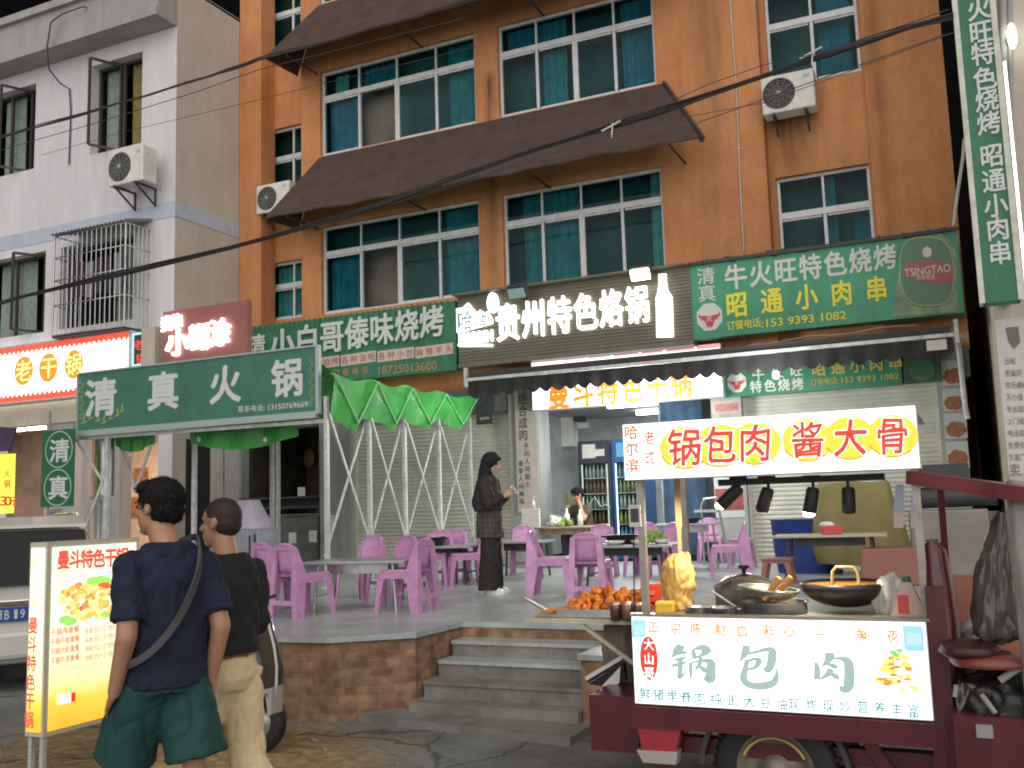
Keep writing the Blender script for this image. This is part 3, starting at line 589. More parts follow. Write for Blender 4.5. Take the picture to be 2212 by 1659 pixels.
# ------------------------------------------------------------------ shop fronts under the orange building
def rect(pl, pts):  # mean u and v extents from four photo corners TL TR BL BR
    a = [pl.uv(*p) for p in pts]; return (a[0][0]+a[2][0])/2, (a[1][0]+a[3][0])/2, (a[2][1]+a[3][1])/2, (a[0][1]+a[1][1])/2
gf = thing('shop_row', 'ground floor shop fronts with roller shutters and pillars under the orange building', 'shop front', (X(760, 1100), YF, HP))
GT = 3.75
pillm = mat('shop_pillar', (.33, .34, .33), .75, var=.35, vscale=3, streak=True)
for a, b in ((517, 530), (698, 764), (1108, 1172), (1546, 1612), (2038, 2092)): m = MB(); m.bx((X(a, 1000), YF-.12, HP), (min(X(b, 1000), xr), YF+.35, GT)); part(gf, 'pillar', m, pillm)
m = MB(); m.bx((xl+.02, YF-.1, 3.3), (xr-.02, YF+.3, GT)); part(gf, 'lintel', m, mat('lintel_dark', (.12, .13, .12), .8, var=.3, vscale=3))
def shutter(x0, x1, z0, z1, nm):
    m = MB(); n = int((z1-z0)/.07); y = YF+.06
    prof = []
    for i in range(n): z = z0+(z1-z0)*i/n; h = (z1-z0)/n; prof += [(y, z), (y-.018, z+h*.35), (y-.018, z+h*.65), (y, z+h*.96)]
    prof.append((y, z1)); vs = []
    for yy, zz in prof: vs += [(x0, yy, zz), (x1, yy, zz)]
    m.add(vs, [(2*i, 2*i+1, 2*i+3, 2*i+2) for i in range(len(prof)-1)])
    sh = part(gf, 'roller_shutter', m, mt['shutter'])
    for x in (x0, x1): m = MB(); m.bx((x-.04, y-.05, z0), (x+.04, y+.02, z1)); part(sh, 'guide_rail', m, mt['shutter'])
    m = MB(); m.bx((x0+.045, y-.04, z0), (x1-.045, y-.02, z0+.09)); m.bx(((x0+x1)/2-.05, y-.05, z0+.03), ((x0+x1)/2+.05, y-.04, z0+.1)); part(sh, 'bottom_bar', m, mt['shutter'])
shutter(X(766, 1050), X(1106, 1050), HP, 3.35, 'a'); shutter(X(1614, 1000), X(2036, 1000), HP, 3.30, 'b')
# kitchen opening
kx0, kx1 = X(531, 1050), X(697, 1050)
m = MB(); m.quad((kx0, YF+2, HP), (kx1, YF+2, HP), (kx1, YF+2, 3.4), (kx0, YF+2, 3.4)); m.quad((kx0, YF+.1, HP), (kx0, YF+2, HP), (kx0, YF+2, 3.4), (kx0, YF+.1, 3.4)); m.quad((kx1, YF+.1, HP), (kx1, YF+.1, 3.4), (kx1, YF+2, 3.4), (kx1, YF+2, HP))
m.quad((kx0, YF+.1, 3.4), (kx0, YF+2, 3.4), (kx1, YF+2, 3.4), (kx1, YF+.1, 3.4)); part(gf, 'kitchen_recess', m, mat('kitchen_brown', (.085, .07, .045), .8, var=.5, vscale=2))
m = MB(); q = P.uv(545, 1115); m.bx((kx0+.05, YF-.25, HP), (kx1-.02, YF+.3, q[1]-.02)); m.bx((kx0, YF-.3, q[1]-.02), (kx1, YF+.35, q[1]+.02))
c = solo('kitchen_counter', m, mat('counter_grey', (.13, .135, .125), .6, var=.4, vscale=4), 'long grey counter with taped papers at the dark kitchen opening', 'counter')
m = MB(); PK = YP(YF-.255)
for a, b, c_, d in ((624, 640, 1150, 1174), (668, 684, 1146, 1171), (714, 722, 1112, 1146)):
    yy = PK if a < 700 else YP(YF-.125); u0, v0 = yy.uv(a, d); u1, v1 = yy.uv(b, c_); yy.box(m, u0, u1, v0, v1, 0, .004)
part(c, 'notice', m, mt['paper'])
m = MB(); z0, z1 = Z(600, 1100), Z(600, 1074); m.bx((kx0, YF-.15, z0), (kx1, YF+.3, z0+.05)); m.bx((kx0, YF-.2, z1-.04), (kx1, YF+.3, z1)); m.bx((kx0, YF+.25, z0), (kx1, YF+.3, z1)); m.bx((kx1-.05, YF-.1, Z(600, 1115)), (kx1, YF+.2, z0)); m.bx((kx0, YF-.1, Z(600, 1115)), (kx0+.05, YF+.2, z0))
s = solo('black_shelf', m, mt['darkgrey'], 'black shelf standing on the grey kitchen counter', 'shelf')
m = MB(); a = YP(YF-.1); u0, v0 = a.uv(643, 1075); u1, v1 = a.uv(658, 1060); m.bx((u0, YF-.1, z1), (u1, YF-.08, z1+.17)); solo('price_card', m, mt['paper'], 'small white card standing on the black shelf', 'card')
m = MB()
for px_, r in ((668, .16), (632, .1)): q = PY(px_, 990, YF+1.9); m.ell(q, (r, .03, r*1.3), 10, 6)
solo('hanging_pan', m, mat('pan_brown', (.22, .17, .07), .5), 'brown ladles and pans hanging inside the dark kitchen', 'pan', 'kitchen pans')
# calligraphy board
B1 = YP(YF-.135); m = MB(); u0, u1, v0, v1 = rect(B1, ((1114, 838), (1160, 834), (1119, 1108), (1166, 1106)))
t = thing('couplet_board', 'tall grey board with a vertical ink verse beside the lit shop entrance', 'sign', B1.w((u0+u1)/2, v0)); B1.box(m, u0, u1, v0, v1, 0, .03); part(t, 'board', m, mat('board_grey', (.42, .37, .34), .7, var=.12, vscale=4))
m = MB(); B1.line(m, '绝合成肉', (1130, 862), (1132, 940), 19, 24, d=.034, bold=.012, warp=.05)
B1.line(m, '手问人间烟火', (1139, 963), (1142, 1046), 12, 13.5, d=.034, bold=.008, warp=.05); B1.line(m, '谁享人间美味', (1126, 1001), (1129, 1083), 11, 13, d=.034, bold=.01, warp=.05); part(t, 'lettering', m, mt['ink'])
# open shop
sh0, sh1 = X(1172, 1000), X(1546, 1000); SD = 4.2
m = MB(); y0, y1, zc = YF+.3, YF+SD, 3.45
m.quad((sh0-1, y1, HP), (sh1+.3, y1, HP), (sh1+.3, y1, zc), (sh0-1, y1, zc)); m.quad((sh0-1, y0, zc), (sh0-1, y1, zc), (sh1+.3, y1, zc), (sh1+.3, y0, zc))
m.quad((sh1+.3, y0, HP), (sh1+.3, y0, zc), (sh1+.3, y1, zc), (sh1+.3, y1, HP)); m.quad((sh0-1, y0, HP), (sh0-1, y1, HP), (sh0-1, y1, zc), (sh0-1, y0, zc)); m.quad((sh0-1, y0, HP), (sh0-1, y0, zc), (sh0, y0, zc), (sh0, y0, HP))
m.bx((sh1-1.15, y0+.5, HP), (sh1+.3, y0+.55, zc))
part(gf, 'shop_room', m, mat('shop_wall', (.42, .43, .43), .7, var=.4, vscale=1.5))
m = MB(); m.bx((sh0+.8, YF+1.2, zc-.09), (sh0+2.2, YF+1.3, zc-.03)); m.bx((sh0+.8, YF+2.9, zc-.09), (sh0+2.2, YF+3.0, zc-.03)); part(gf, 'tube_lamp', m, lit('cool_tube_light', (.9, 1, .95), 14)); la = bpy.data.lights.new('tube_lamp_light', 'AREA'); la.shape = 'RECTANGLE'; la.size = 1.4; la.size_y = .5; la.energy = 85; la.color = (.9, 1, .96); lo = bpy.data.objects.new('tube_lamp_light', la); COL.objects.link(lo); lo.location = (sh0+1.5, YF+1.6, zc-.12)
def wallthing(name, m_, label, cat, Y, x0, y0, x1, y1, th=.03, letters=None, lm=None):
    pl = YP(Y); u0, v0 = pl.uv(x0, y1); u1, v1 = pl.uv(x1, y0); m = MB(); pl.box(m, u0, u1, v0, v1, 0, th)
    o = solo(name, m, m_, label, cat)
    if letters:
        k = MB()
        for s_, a, b, w, h in letters: pl.line(k, s_, a, b, w, h, d=th+.004, bold=.02)
        part(o, 'lettering', k, lm or mt['ink'])
    return o
yb = YF+SD-.05
wallthing('white_cabinet', mt['acwhite'], 'pale cabinet panel hanging high inside the open shop', 'cabinet', yb-.5, 1194, 893, 1247, 968, .3)
wallthing('menu_board', mat('menu_yellow', (.55, .48, .32), .6), 'cream menu board with dark columns of writing above the purple door', 'sign', yb-.4, 1184, 980, 1221, 1012, .02, [('小锅大锅', (1199, 986), (1199, 1006), 7, 6), ('干锅鸡鱼', (1209, 986), (1209, 1006), 7, 6)])
wallthing('inner_door', mat('purple_door', (.06, .03, .05), .5, var=.3, vscale=4), 'dark purple inner door at the back of the shop', 'door', yb, 1180, 1028, 1226, 1200, .05)
wallthing('yellow_notice', mat('mustard_sheet', (.50, .36, .03), .6), 'mustard yellow sheet behind the seated diner', 'notice', yb-.7, 1203, 1066, 1228, 1102, .02)
wallthing('wall_calendar', mt['paper'], 'white printed card pinned above the drinks fridge', 'calendar', yb-.9, 1248, 912, 1272, 926, .02)
wallthing('wall_speaker', mt['darkgrey'], 'black speaker box on the shop wall beside the pale cabinet', 'speaker', yb-.6, 1248, 898, 1266, 912, .2)
wallthing('cable_rack', mt['darkgrey'], 'black cluttered cable rack on the shop wall by the entrance', 'cable rack', yb-1.2, 1176, 905, 1190, 955, .1)
def fridge(x0, x1, ytop, Y, cm, label, lettered, bottles, lightcol):
    pl = YP(Y); u0 = pl.uv(x0, 1050)[0]; u1 = pl.uv(x1, 1050)[0]; zt = pl.uv((x0+x1)/2, ytop)[1]; D = .62
    t = thing('drinks_fridge', label, 'fridge', ((u0+u1)/2, Y, HP)); m = MB(); hh = zt-(zt-HP)*.19
    m.bx((u0, Y, HP), (u0+.04, Y+D, zt)); m.bx((u1-.04, Y, HP), (u1, Y+D, zt)); m.bx((u0+.04, Y+D-.04, HP), (u1-.04, Y+D, zt)); m.bx((u0+.04, Y, HP), (u1-.04, Y+D-.04, HP+.3)); m.bx((u0+.04, Y-.03, hh), (u1-.04, Y+D-.04, zt))
    part(t, 'cabinet', m, cm); m = MB(); m.quad((u0+.03, Y-.02, HP+.3), (u1-.03, Y-.02, HP+.3), (u1-.03, Y-.02, hh), (u0+.03, Y-.02, hh)); part(t, 'glass_door', m, mt['clear'])
    m = MB()
    for k in range(5): z = HP+.32+(hh-HP-.32)*k/5; m.bx((u0+.05, Y+.04, z), (u1-.05, Y+D-.06, z+.015))
    part(t, 'shelf', m, mt['whitesteel'])
    m = MB()
    for a in (u0+.05, u1-.075): m.bx((a, Y+.02, HP+.35), (a+.02, Y+.035, hh-.02))
    part(t, 'strip_light', m, lightcol)
    m = MB(); m.bx((u0+.1, Y-.034, hh+.09), (u1-.25, Y-.031, zt-.06)); m.bx((u1-.3, Y-.036, hh+.12), (u1-.08, Y-.033, zt-.16)); part(t, 'header_sticker', m, mt['paper'] if lettered else mat('header_blue', (.1, .35, .6), .5))
    if lettered:
        m = MB(); m.tube([(u0+.18, Y-.03, hh-.75), (u0+.3, Y-.03, hh-.6), (u0+.42, Y-.03, hh-.78), (u0+.5, Y-.03, hh-.74), (u0+.58, Y-.03, hh-.8)], .012, 5); part(t, 'door_decal', m, mt['signwhite'])
    for k in range(5):
        m = MB(); z = HP+.335+(hh-HP-.32)*k/5
        for i in range(int((u1-u0-.14)/.075)): m.lathe([(.0, 0), (.028, .0), (.028, .13), (.012, .18), (.012, .23), (0, .23)], (u0+.1+i*.075, Y+.12+random.uniform(-.02, .02), z), 8)
        solo('bottle_row', m, bottles[k % len(bottles)], 'row of bottles on shelf %s of the %s' % (('one', 'two', 'three', 'four', 'five')[k], 'dark header fridge' if lettered else 'blue lit fridge'), 'bottles', 'bottles in the drinks fridges')
    return t
bt = [mat('bottle_olive', (.25, .27, .06), .25), mat('bottle_clear', (.35, .40, .38), .25), mat('bottle_brown', (.16, .09, .04), .25), mat('bottle_blue', (.12, .3, .5), .3)]
fridge(1251, 1319, 952, YF+.9, mat('fridge_navy', (.03, .035, .06), .4), 'tall glass door fridge with dark navy header and white papers', True, [bt[1], bt[2]], lit('fridge_dim', (.9, 1, .9), .5))
fridge(1324, 1394, 948, YF+1.0, mat('fridge_blue', (.03, .10, .28), .4), 'tall lit fridge with bright blue frame full of bottles', False, [bt[3], bt[0], bt[1], bt[0]], lit('fridge_light', (.75, 1, .95), 2.5))
m = MB(); pl = YP(YF+.5); curtain(m, pl.uv(1436, 1100)[0], pl.uv(1528, 1100)[0], HP+.1, 3.3, YF+.4, .05, .3); solo('door_curtain', m, mat('navy_curtain', (.03, .07, .14), .8, var=.5, vscale=3), 'dark blue plastic strip curtain in the shop doorway', 'curtain')
# light box 'man dou'
SB = YP(YF-.35); u0, u1, v0, v1 = rect(SB, ((1145, 779), (1560, 745), (1151, 888), (1561, 856)))
t = thing('entrance_lightbox', 'glowing white lightbox with orange characters half behind the grey awning', 'sign', SB.w((u0+u1)/2, v0)); m = MB(); SB.box(m, u0, u1, v0, v1, -.2, 0); part(t, 'frame', m, mt['whitesteel'])
m = MB(); SB.box(m, u0+.02, u1-.02, v0+.02, v1-.02, .001, .012); part(t, 'light_panel', m, lit('entrance_light_film', (1, 1, .96), 1.5))
m = MB(); SB.line(m, '曼斗特色干锅', (1207, 852), (1472, 828), 44, 62, d=.02, bold=.03); part(t, 'lettering', m, lit('entrance_orange_film', (1, .20, .015), .7))
m = MB()
for a, b in ((1150, 1178), (1182, 1215), (1222, 1265), (1272, 1320), (1326, 1380), (1386, 1432), (1440, 1500), (1506, 1555)): SB.ppoly(m, [(a, 785-(a-1150)*.083), (b, 784-(b-1150)*.083), (b, 775-(b-1150)*.083), (a, 776-(a-1150)*.083)], .016)
part(t, 'pink_border', m, lit('lightbox_pink_film', (1, .35, .4), .8))
# retractable awning in front
YB = YF-1.35; PB = YP(YB); a0, a1 = PB.uv(1008, 825), PB.uv(2062, 716); zb = (a0[1]+a1[1])/2
t = thing('retractable_awning', 'dark grey retractable awning with white front bar and scalloped valance', 'awning', ((a0[0]+a1[0])/2, YB, zb))
m = MB(); m.bx((a0[0], YB-.03, zb-.03), (a1[0], YB+.05, zb+.02)); part(t, 'front_bar', m, mt['whitesteel'])
m = MB(); m.prism([(a0[0], YB, zb+.03), (a0[0], YF-.25, zb+.16), (a0[0], YF-.25, zb+.12), (a0[0], YB, zb+.02)], (a1[0]-a0[0], 0, 0)); m.bx((a0[0]+.05, YB+.02, zb+.035), (a1[0]-.05, YB+.14, zb+.12)); part(t, 'cloth', m, mat('awning_grey', (.045, .043, .045), .8, var=.35, vscale=4, col2=(.045, .045, .045)))
m = MB(); n = 34; w = (a1[0]-a0[0]-.06)/n; vs = []; 
for i in range(n*6+1):
    x = a0[0]+.03+w*i/6; s_ = abs(sin(pi*i/6)); vs += [(x, YB-.01+.015*sin(i*.7), zb-.035), (x, YB-.015+.02*sin(i*.7+.4), zb-.24-.07*s_)]
m.add(vs, [(2*i, 2*i+2, 2*i+3, 2*i+1) for i in range(n*6)]); part(t, 'valance', m, mat('valance_grey', (.03, .028, .03), .9, var=.3, vscale=4))
m = MB()
for f in (.06, .5, .97): x = a0[0]+(a1[0]-a0[0])*f; m.beam((x, YF-.2, zb+.25), (x+.35, (YB+YF)/2, zb+.05), .05); m.beam((x+.35, (YB+YF)/2, zb+.05), (x, YB+.05, zb), .04)
m.bx((a0[0]-.04, YB-.02, zb-.12), (a0[0], YB+.06, zb+.2)); m.bx((a1[0], YB-.02, zb-.12), (a1[0]+.05, YB+.06, zb+.2)); part(t, 'folding_arm', m, mt['whitesteel'])
m = MB(); PB2 = YP(YB-.04); u0, v0 = PB2.uv(2002, 752); u1, v1 = PB2.uv(2044, 730); PB2.box(m, u0, u1, zb-.20, zb-.06, 0, .004); part(t, 'price_tag', m, mt['paper'])

for i, (x, y, lab) in enumerate(((1676, 810, 'lit bare bulb hanging under the awning beside the bull emblem'), (1420, 862, 'lit bare bulb in the shop entrance above the blue fridge'))):
    c = PY(x, y, YF-.5 if i == 0 else YF+.25); b = thing('hanging_bulb', lab, 'bulb', c); m = MB(); m.ell(c, (.05, .05, .065)); part(b, 'bulb', m, lit('bulb_light_%d' % i, (1, .97, .88), 12)); la = bpy.data.lights.new('bulb_lamp', 'POINT'); la.energy = (48, 210)[i]; la.shadow_soft_size = .25; la.color = (.95, 1, .93); lo = bpy.data.objects.new('bulb_lamp', la); COL.objects.link(lo); lo.location = c+Vector((0, (-1.3, -1.5)[i], (-.25, -.45)[i])); m = MB(); m.tube([c+Vector((0, 0, .05)), c+Vector((0, 0, .3))], .008, 5); part(b, 'wire', m, mt['darkgrey'])

# ------------------------------------------------------------------ sign boards above the shops
S = YP(YF-.6)
def board(name, label, corners, pl, m_, depth=.25, cat='sign', frame=None):
    u0, u1, v0, v1 = rect(pl, corners); t = thing(name, label, cat, pl.w((u0+u1)/2, v0, -depth/2)); m = MB(); pl.box(m, u0, u1, v0, v1, -depth, 0); part(t, 'panel', m, m_)
    if frame:
        m = MB(); f = .03
        for q in ((u0-f, u1+f, v0-f, v0), (u0-f, u1+f, v1, v1+f), (u0-f, u0, v0, v1), (u1, u1+f, v0, v1)): pl.box(m, *q, -depth, .02)
        part(t, 'frame', m, frame)
    return t, (u0, u1, v0, v1)
# dai barbecue sign
t, (u0, u1, v0, v1) = board('green_shop_sign', 'green sign with large white characters and pink label strips', ((536, 709), (983, 648), (540, 842), (986, 800)), S, mt['green'], .2)
m = MB()
for k in range(int((u1-u0)/.12)): S.box(m, u0+k*.12, u0+k*.12+.03, v1-.12, v1+.015, .001, .02)
part(t, 'corrugation', m, mt['green'])
m = MB(); S.line(m, '小白哥傣味烧烤', (612, 744), (934, 695), 50, 67, d=.02, bold=.022, th=.03); S.char(m, '清', 557, 748, 36, 50, d=.02, bold=.02, th=.02); part(t, 'lettering', m, mt['signwhite'])
m = MB(); boxes = ((680, 733, 786, 778), (737, 812, 779, 768), (816, 895, 770, 760), (898, 979, 762, 751))
for a, b, c_, d in boxes: S.ppoly(m, [(a, c_+13), (b, d+13), (b, d-11), (a, c_-11)], .004, .006)
part(t, 'label_strip', m, mat('pale_pink_label', (.62, .47, .42), .6))
m = MB()
for (a, b, c_, d), s_ in zip(boxes, ('烤烧烤', '各种油呛', '各种小炒', '麻辣羊头')): S.line(m, s_, (a+9, c_-.5), (b-9, d+2), 15, 17, d=.014, bold=.012)
part(t, 'label_lettering', m, mat('label_red', (.42, .16, .15), .6))
m = MB(); S.line(m, '订餐电话', (727, 806), (788, 800), 15, 16, d=.006, bold=.03); S.char(m, '18725013600', 880, 795, 126, 18, d=.006, bold=.02); part(t, 'phone_number', m, mat('faded_orange', (.34, .22, .13), .6))
# glowing guizhou sign
t, (u0, u1, v0, v1) = board('glowing_shop_sign', 'olive corrugated sign board with big glowing white characters and a glowing bottle', ((987, 642), (1487, 575), (994, 793), (1502, 734)), S, mt['mosaic'], .3)
m = MB(); n = 22
for k in range(n): z = v0+(v1-v0)*k/n; S.box(m, u0, u1, z, z+(v1-v0)/n*.55, .001, .015)
S.box(m, u0-.04, u1+.02, v1, v1+.03, -.3, .16); S.box(m, u0, u1, v0-.05, v0, -.3, .05); part(t, 'slat', m, mat('cladding_slat', (.15, .14, .095), .4, var=.3, vscale=5))
m = MB(); S.line(m, '贵州特色烙锅', (1099, 697), (1378, 659), 50, 80, d=.03, bold=.016, th=.05)
part(t, 'glowing_lettering', m, L_glow)
m = MB(); cv = lambda a, b: (960+a*.2604, 544+b*.2604)
S.ppoly(m, [cv(*q) for q in ((120, 676), (115, 476), (165, 470), (213, 428), (262, 492), (288, 512), (312, 486), (345, 515), (372, 500), (410, 560), (410, 600))], .03, .05)
S.ppoly(m, [cv(*q) for q in ((132, 790), (128, 770), (410, 770), (410, 790))], .03, .05); S.char(m, 'HARBIN', *cv(272, 712), 72, 24, d=.03, bold=.012, th=.05); part(t, 'beer_emblem', m, L_glow)
m = MB(); S.char(m, '哈', *cv(190, 575), 30, 42, d=.085, bold=.015); S.char(m, '啤', *cv(320, 585), 26, 30, d=.085, bold=.01); m.tube([S.px(*cv(*q), .085) for q in ((135, 650), (132, 500), (170, 492), (215, 448), (255, 505), (285, 535), (315, 508), (345, 540), (370, 525), (398, 575))], .012, 5); part(t, 'emblem_outline', m, mat('emblem_grey', (.25, .42, .45), .5))
m = MB(); S.disc(m, *cv(416, 428), 12, 22, .04, .05); part(t, 'glowing_disc', m, L_glow)
m = MB(); S.ppoly(m, [cv(*q) for q in ((1772, 715), (1768, 460), (1766, 390), (1784, 335), (1790, 255), (1788, 195), (1848, 190), (1850, 250), (1862, 325), (1896, 375), (1900, 440), (1908, 710))], .03, .06); part(t, 'glowing_bottle', m, L_glow)
for k, (a, b, on) in enumerate(((1383, 592, 1), (1116, 632, 0))):
    pl = YP(YF-1.0); c = pl.px(a, b); l = thing('flood_lamp', ('lit flood lamp glaring on top of the glowing sign', 'switched off flood lamp on the glowing sign')[k], 'lamp', c, 0, 'flood lamps over the signs')
    m = MB(); m.box(c+Vector((0, .06, .05)), (.34, .12, .22), rot=(radians(35), 0, 0), bev=.02); part(l, 'housing', m, mt['darkgrey'])
    m = MB(); m.box(c+Vector((0, -.01, -.015)), (.30, .012, .17), rot=(radians(35), 0, 0)); part(l, 'lens', m, lit('flood_light', (1, .98, .8), 26) if on else mat('flood_glass', (.4, .6, .6), .2))
    m = MB(); m.beam(c+Vector((0, .08, .1)), c+Vector((0, .5, -.05)), .03); part(l, 'arm', m, mt['darkgrey'])
# bull sign
t, (u0, u1, v0, v1) = board('bull_head_sign', 'large bright green barbecue sign with bull emblem and beer bottle picture', ((1488, 574), (2068, 500), (1501, 735), (2083, 673)), S, mat('bright_green_sign', (.055, .34, .185), .5, var=.2, vscale=1.5, stain=.22, bump=.25, bscale=4), .3)
m = MB(); S.line(m, '牛火旺特色烧烤', (1589, 598), (1911, 555), 48, 54, d=.01, bold=.024); S.char(m, '清', 1525, 596, 38, 36, d=.01, bold=.01); S.char(m, '真', 1527, 634, 38, 36, d=.01, bold=.01); part(t, 'lettering', m, mt['signwhite'])
m = MB(); S.line(m, '昭通小肉串', (1591, 658), (1893, 624), 46, 54, d=.01, bold=.026); S.line(m, '订餐电话', (1579, 704), (1634, 697), 18, 20, d=.01, bold=.01); S.char(m, ':153 9393 1082', 1735, 690, 184, 17, d=.01, bold=.012); part(t, 'yellow_lettering', m, mt['yellow'])
def bull(pl, x, y, r, par, d):
    m = MB(); cu, cv_ = pl.uv(x, y); R = pl.uv(x+r, y)[0]-cu
    pl.poly(m, [(cu+R*cos(pi/8+k*pi/4), cv_+R*1.08*sin(pi/8+k*pi/4)) for k in range(8)], d, .004); part(par, 'emblem_disc', m, mt['signwhite'])
    m = MB(); h = [(-.72, .34), (-.66, .14), (-.3, .12), (-.1, .06), (.1, .06), (.3, .12), (.66, .14), (.72, .34), (.80, .1), (.66, -.06), (.52, -.06), (.66, -.2), (.42, -.18), (.3, -.42), (.2, -.72), (-.2, -.72), (-.3, -.42), (-.42, -.18), (-.66, -.2), (-.52, -.06), (-.66, -.06), (-.80, .1)]
    pl.poly(m, [(cu+R*a, cv_+R*b) for a, b in h], d+.006, .004); part(par, 'bull_emblem', m, mt['red'])
    m = MB(); pl.char(m, '火', x, y+r*.12, r*.4, r*.45, d=d+.014, bold=.02); part(par, 'emblem_lettering', m, mt['signwhite'])
bull(S, 1533, 685, 30, t, .008)
bu = lambda a, b: (1440+a*.349, 512+b*.349)
m = MB(); S.ppoly(m, [bu(*q) for q in ((1392, 496), (1418, 380), (1424, 300), (1440, 180), (1488, 60), (1515, 4), (1600, -8), (1700, -20), (1768, 30), (1800, 130), (1796, 300), (1800, 380), (1805, 462))], .004, .004); part(t, 'bottle_picture', m, mat('bottle_picture_green', (.26, .38, .20), .5, var=.5, vscale=5))
m = MB(); sq = lambda q_, e_: math.copysign(abs(q_)**e_, q_); lp = [bu(1612+166*sq(cos(2*pi*k_/40), .62)-10*sin(2*pi*k_/40), 215-212*sq(sin(2*pi*k_/40), .75)) for k_ in range(40)]; S.ppoly(m, lp, .010, .003); part(t, 'bottle_label', m, mat('bottle_label_green', (.055, .20, .10), .4, var=.55, vscale=3, col2=(.10, .16, .12)))
m = MB(); m.tube([S.px(*q_, .014) for q_ in lp+lp[:1]], .012, 5); part(t, 'bottle_label_ring', m, mat('label_gold', (.35, .48, .22), .4))
m = MB(); S.ppoly(m, [bu(*q) for q in ((1462, 240), (1475, 165), (1600, 140), (1772, 165), (1765, 290), (1600, 282))], .016, .003); part(t, 'label_band', m, mat('label_band_red', (.36, .10, .08), .5))
m = MB(); S.char(m, 'TSINGTAO', *bu(1614, 208), 100, 17, d=.022, bold=.012); S.line(m, '青岛啤酒', (1984, 600), (2014, 599), 10, 11, d=.022); S.disc(m, *bu(1612, 95), 10, 12, .016, .003); part(t, 'label_lettering', m, mat('label_cream', (.62, .55, .5), .5))
m = MB(); k = MB()
for i in range(70): x = u0+(u1-u0)*random.random(); m.box((x, S.O.y+.1*random.random(), v1+.03), (random.uniform(.04, .2), .06, random.uniform(.03, .09)), rot=(0, random.uniform(-.4, .4), 0))
m.bx((u0, S.O.y-.05, v1), (u1, S.O.y+.3, v1+.05)); part(t, 'ragged_cap', m, mt['darkgrey'])
m = MB(); m.tube([S.px(1620+i*45, 745-i*5.5+3*sin(i*1.7), .01) for i in range(9)], .012, 5); part(t, 'loose_hem', m, mt['greyband'])
# lower sign of the barbecue shop
S2 = YP(YF-.2); t, (u0, u1, v0, v1) = board('low_green_sign', 'narrow green sign with bull emblem partly hidden behind the awning valance', ((1561, 800), (1945, 764), (1562, 860), (1948, 829)), S2, mat('deep_green_sign', (.03, .22, .12), .5, var=.2, vscale=2), .15)
m = MB(); S2.line(m, '特色烧烤', (1633, 835), (1723, 829), 25, 26, d=.01, bold=.02); S2.line(m, '牛火旺', (1638, 808), (1720, 800), 26, 26, d=.01, bold=.02); part(t, 'lettering', m, mt['signwhite'])
m = MB(); S2.line(m, '昭通小肉串', (1768, 797), (1934, 782), 30, 30, d=.01, bold=.022); S2.line(m, '订餐电话', (1758, 826), (1801, 822), 14, 15, d=.01); S2.char(m, ':153 9393 1082', 1875, 817, 132, 12, d=.01, bold=.01); part(t, 'yellow_lettering', m, mat('dull_yellow', (.52, .44, .08), .6))
bull(S2, 1592, 826, 22, t, .008)
t, _ = board('beer_poster', 'dark panel with a green beer bottle picture beside the low sign', ((1950, 764), (2030, 756), (1952, 829), (2032, 822)), S2, mat('bottle_dark', (.05, .09, .05), .5, var=.6, vscale=5), .1)
m = MB(); S2.disc(m, 1992, 798, 28, 26, .006, .004); part(t, 'bottle_picture', m, mat('bottle_dark_green', (.03, .12, .05), .4))
# food posters on the last pillar
PP = YP(YF-.125); fm = mat('poster_food', (.34, .13, .06), .6, var=.5, vscale=14); pw = mat('poster_white', (.45, .46, .47), .6)
for i, (a, b, c_, d) in enumerate(((2037, 2080, 775, 835), (2039, 2082, 836, 890), (2043, 2086, 890, 950), (2047, 2090, 951, 1015), (2050, 2094, 1016, 1060))):
    u0, v0 = PP.uv(a, d); u1, v1 = PP.uv(b, c_); m = MB(); PP.box(m, u0, min(u1, xr-.01), v0+.01, v1-.01, 0, .01)
    o = solo('food_poster', m, pw, 'white poster with a meat dish on the pillar, %s from the top' % ('first', 'second', 'third', 'fourth', 'fifth')[i], 'poster', 'food posters on the pillar')
    m = MB(); cu, cv_ = (u0+u1)/2, (v0+v1)/2-.05; PP.poly(m, [(cu+(u1-u0)*.46*(1+.1*sin(k*3+i))*cos(2*pi*k/18), cv_+(v1-v0)*.3*(1+.12*sin(k*2.2+i))*sin(2*pi*k/18)) for k in range(18)], .011, .003); part(o, 'food_picture', m, fm)
t, (u0, u1, v0, v1) = board('red_white_poster', 'red and white menu poster on the pillar beside the roller shutter', ((1543, 1032), (1606, 1030), (1545, 1119), (1609, 1117)), YP(YF-.13), pw, .01)
m = MB(); pl = YP(YF-.13); pl.box(m, u0+.01, u1-.01, v0+(v1-v0)*.18, v0+(v1-v0)*.72, .001, .004); part(t, 'red_field', m, mat('dull_red', (.30, .06, .06), .6, var=.5, vscale=10))
m = MB(); pl.line(m, '干锅', (1555, 1043), (1595, 1041), 18, 16, d=.004, bold=.02); part(t, 'lettering', m, mat('grey_ink', (.2, .25, .28), .6))
t, _ = board('pink_poster', 'faded pink poster under the green sign on the pillar', ((1537, 868), (1600, 864), (1540, 895), (1602, 892)), YP(YF-.13), mat('pink_poster', (.45, .32, .34), .7, var=.3, vscale=12), .01)
m = MB(); pl.box(m, *[_[0]+.05, _[1]-.05, _[2]+.04, _[3]-.04], .002, .004); part(t, 'picture', m, mat('pink_food', (.4, .18, .16), .7, var=.4, vscale=15))
wallthing('dark_poster', mat('dark_poster', (.05, .06, .055), .6, var=.6, vscale=9), 'dark menu poster on the shutter beside the tent corner', 'poster', YF-.15, 1030, 838, 1062, 918, .02, [('烧烤菜单', (1040, 905), (1056, 903), 5, 6)], mt['paper'])

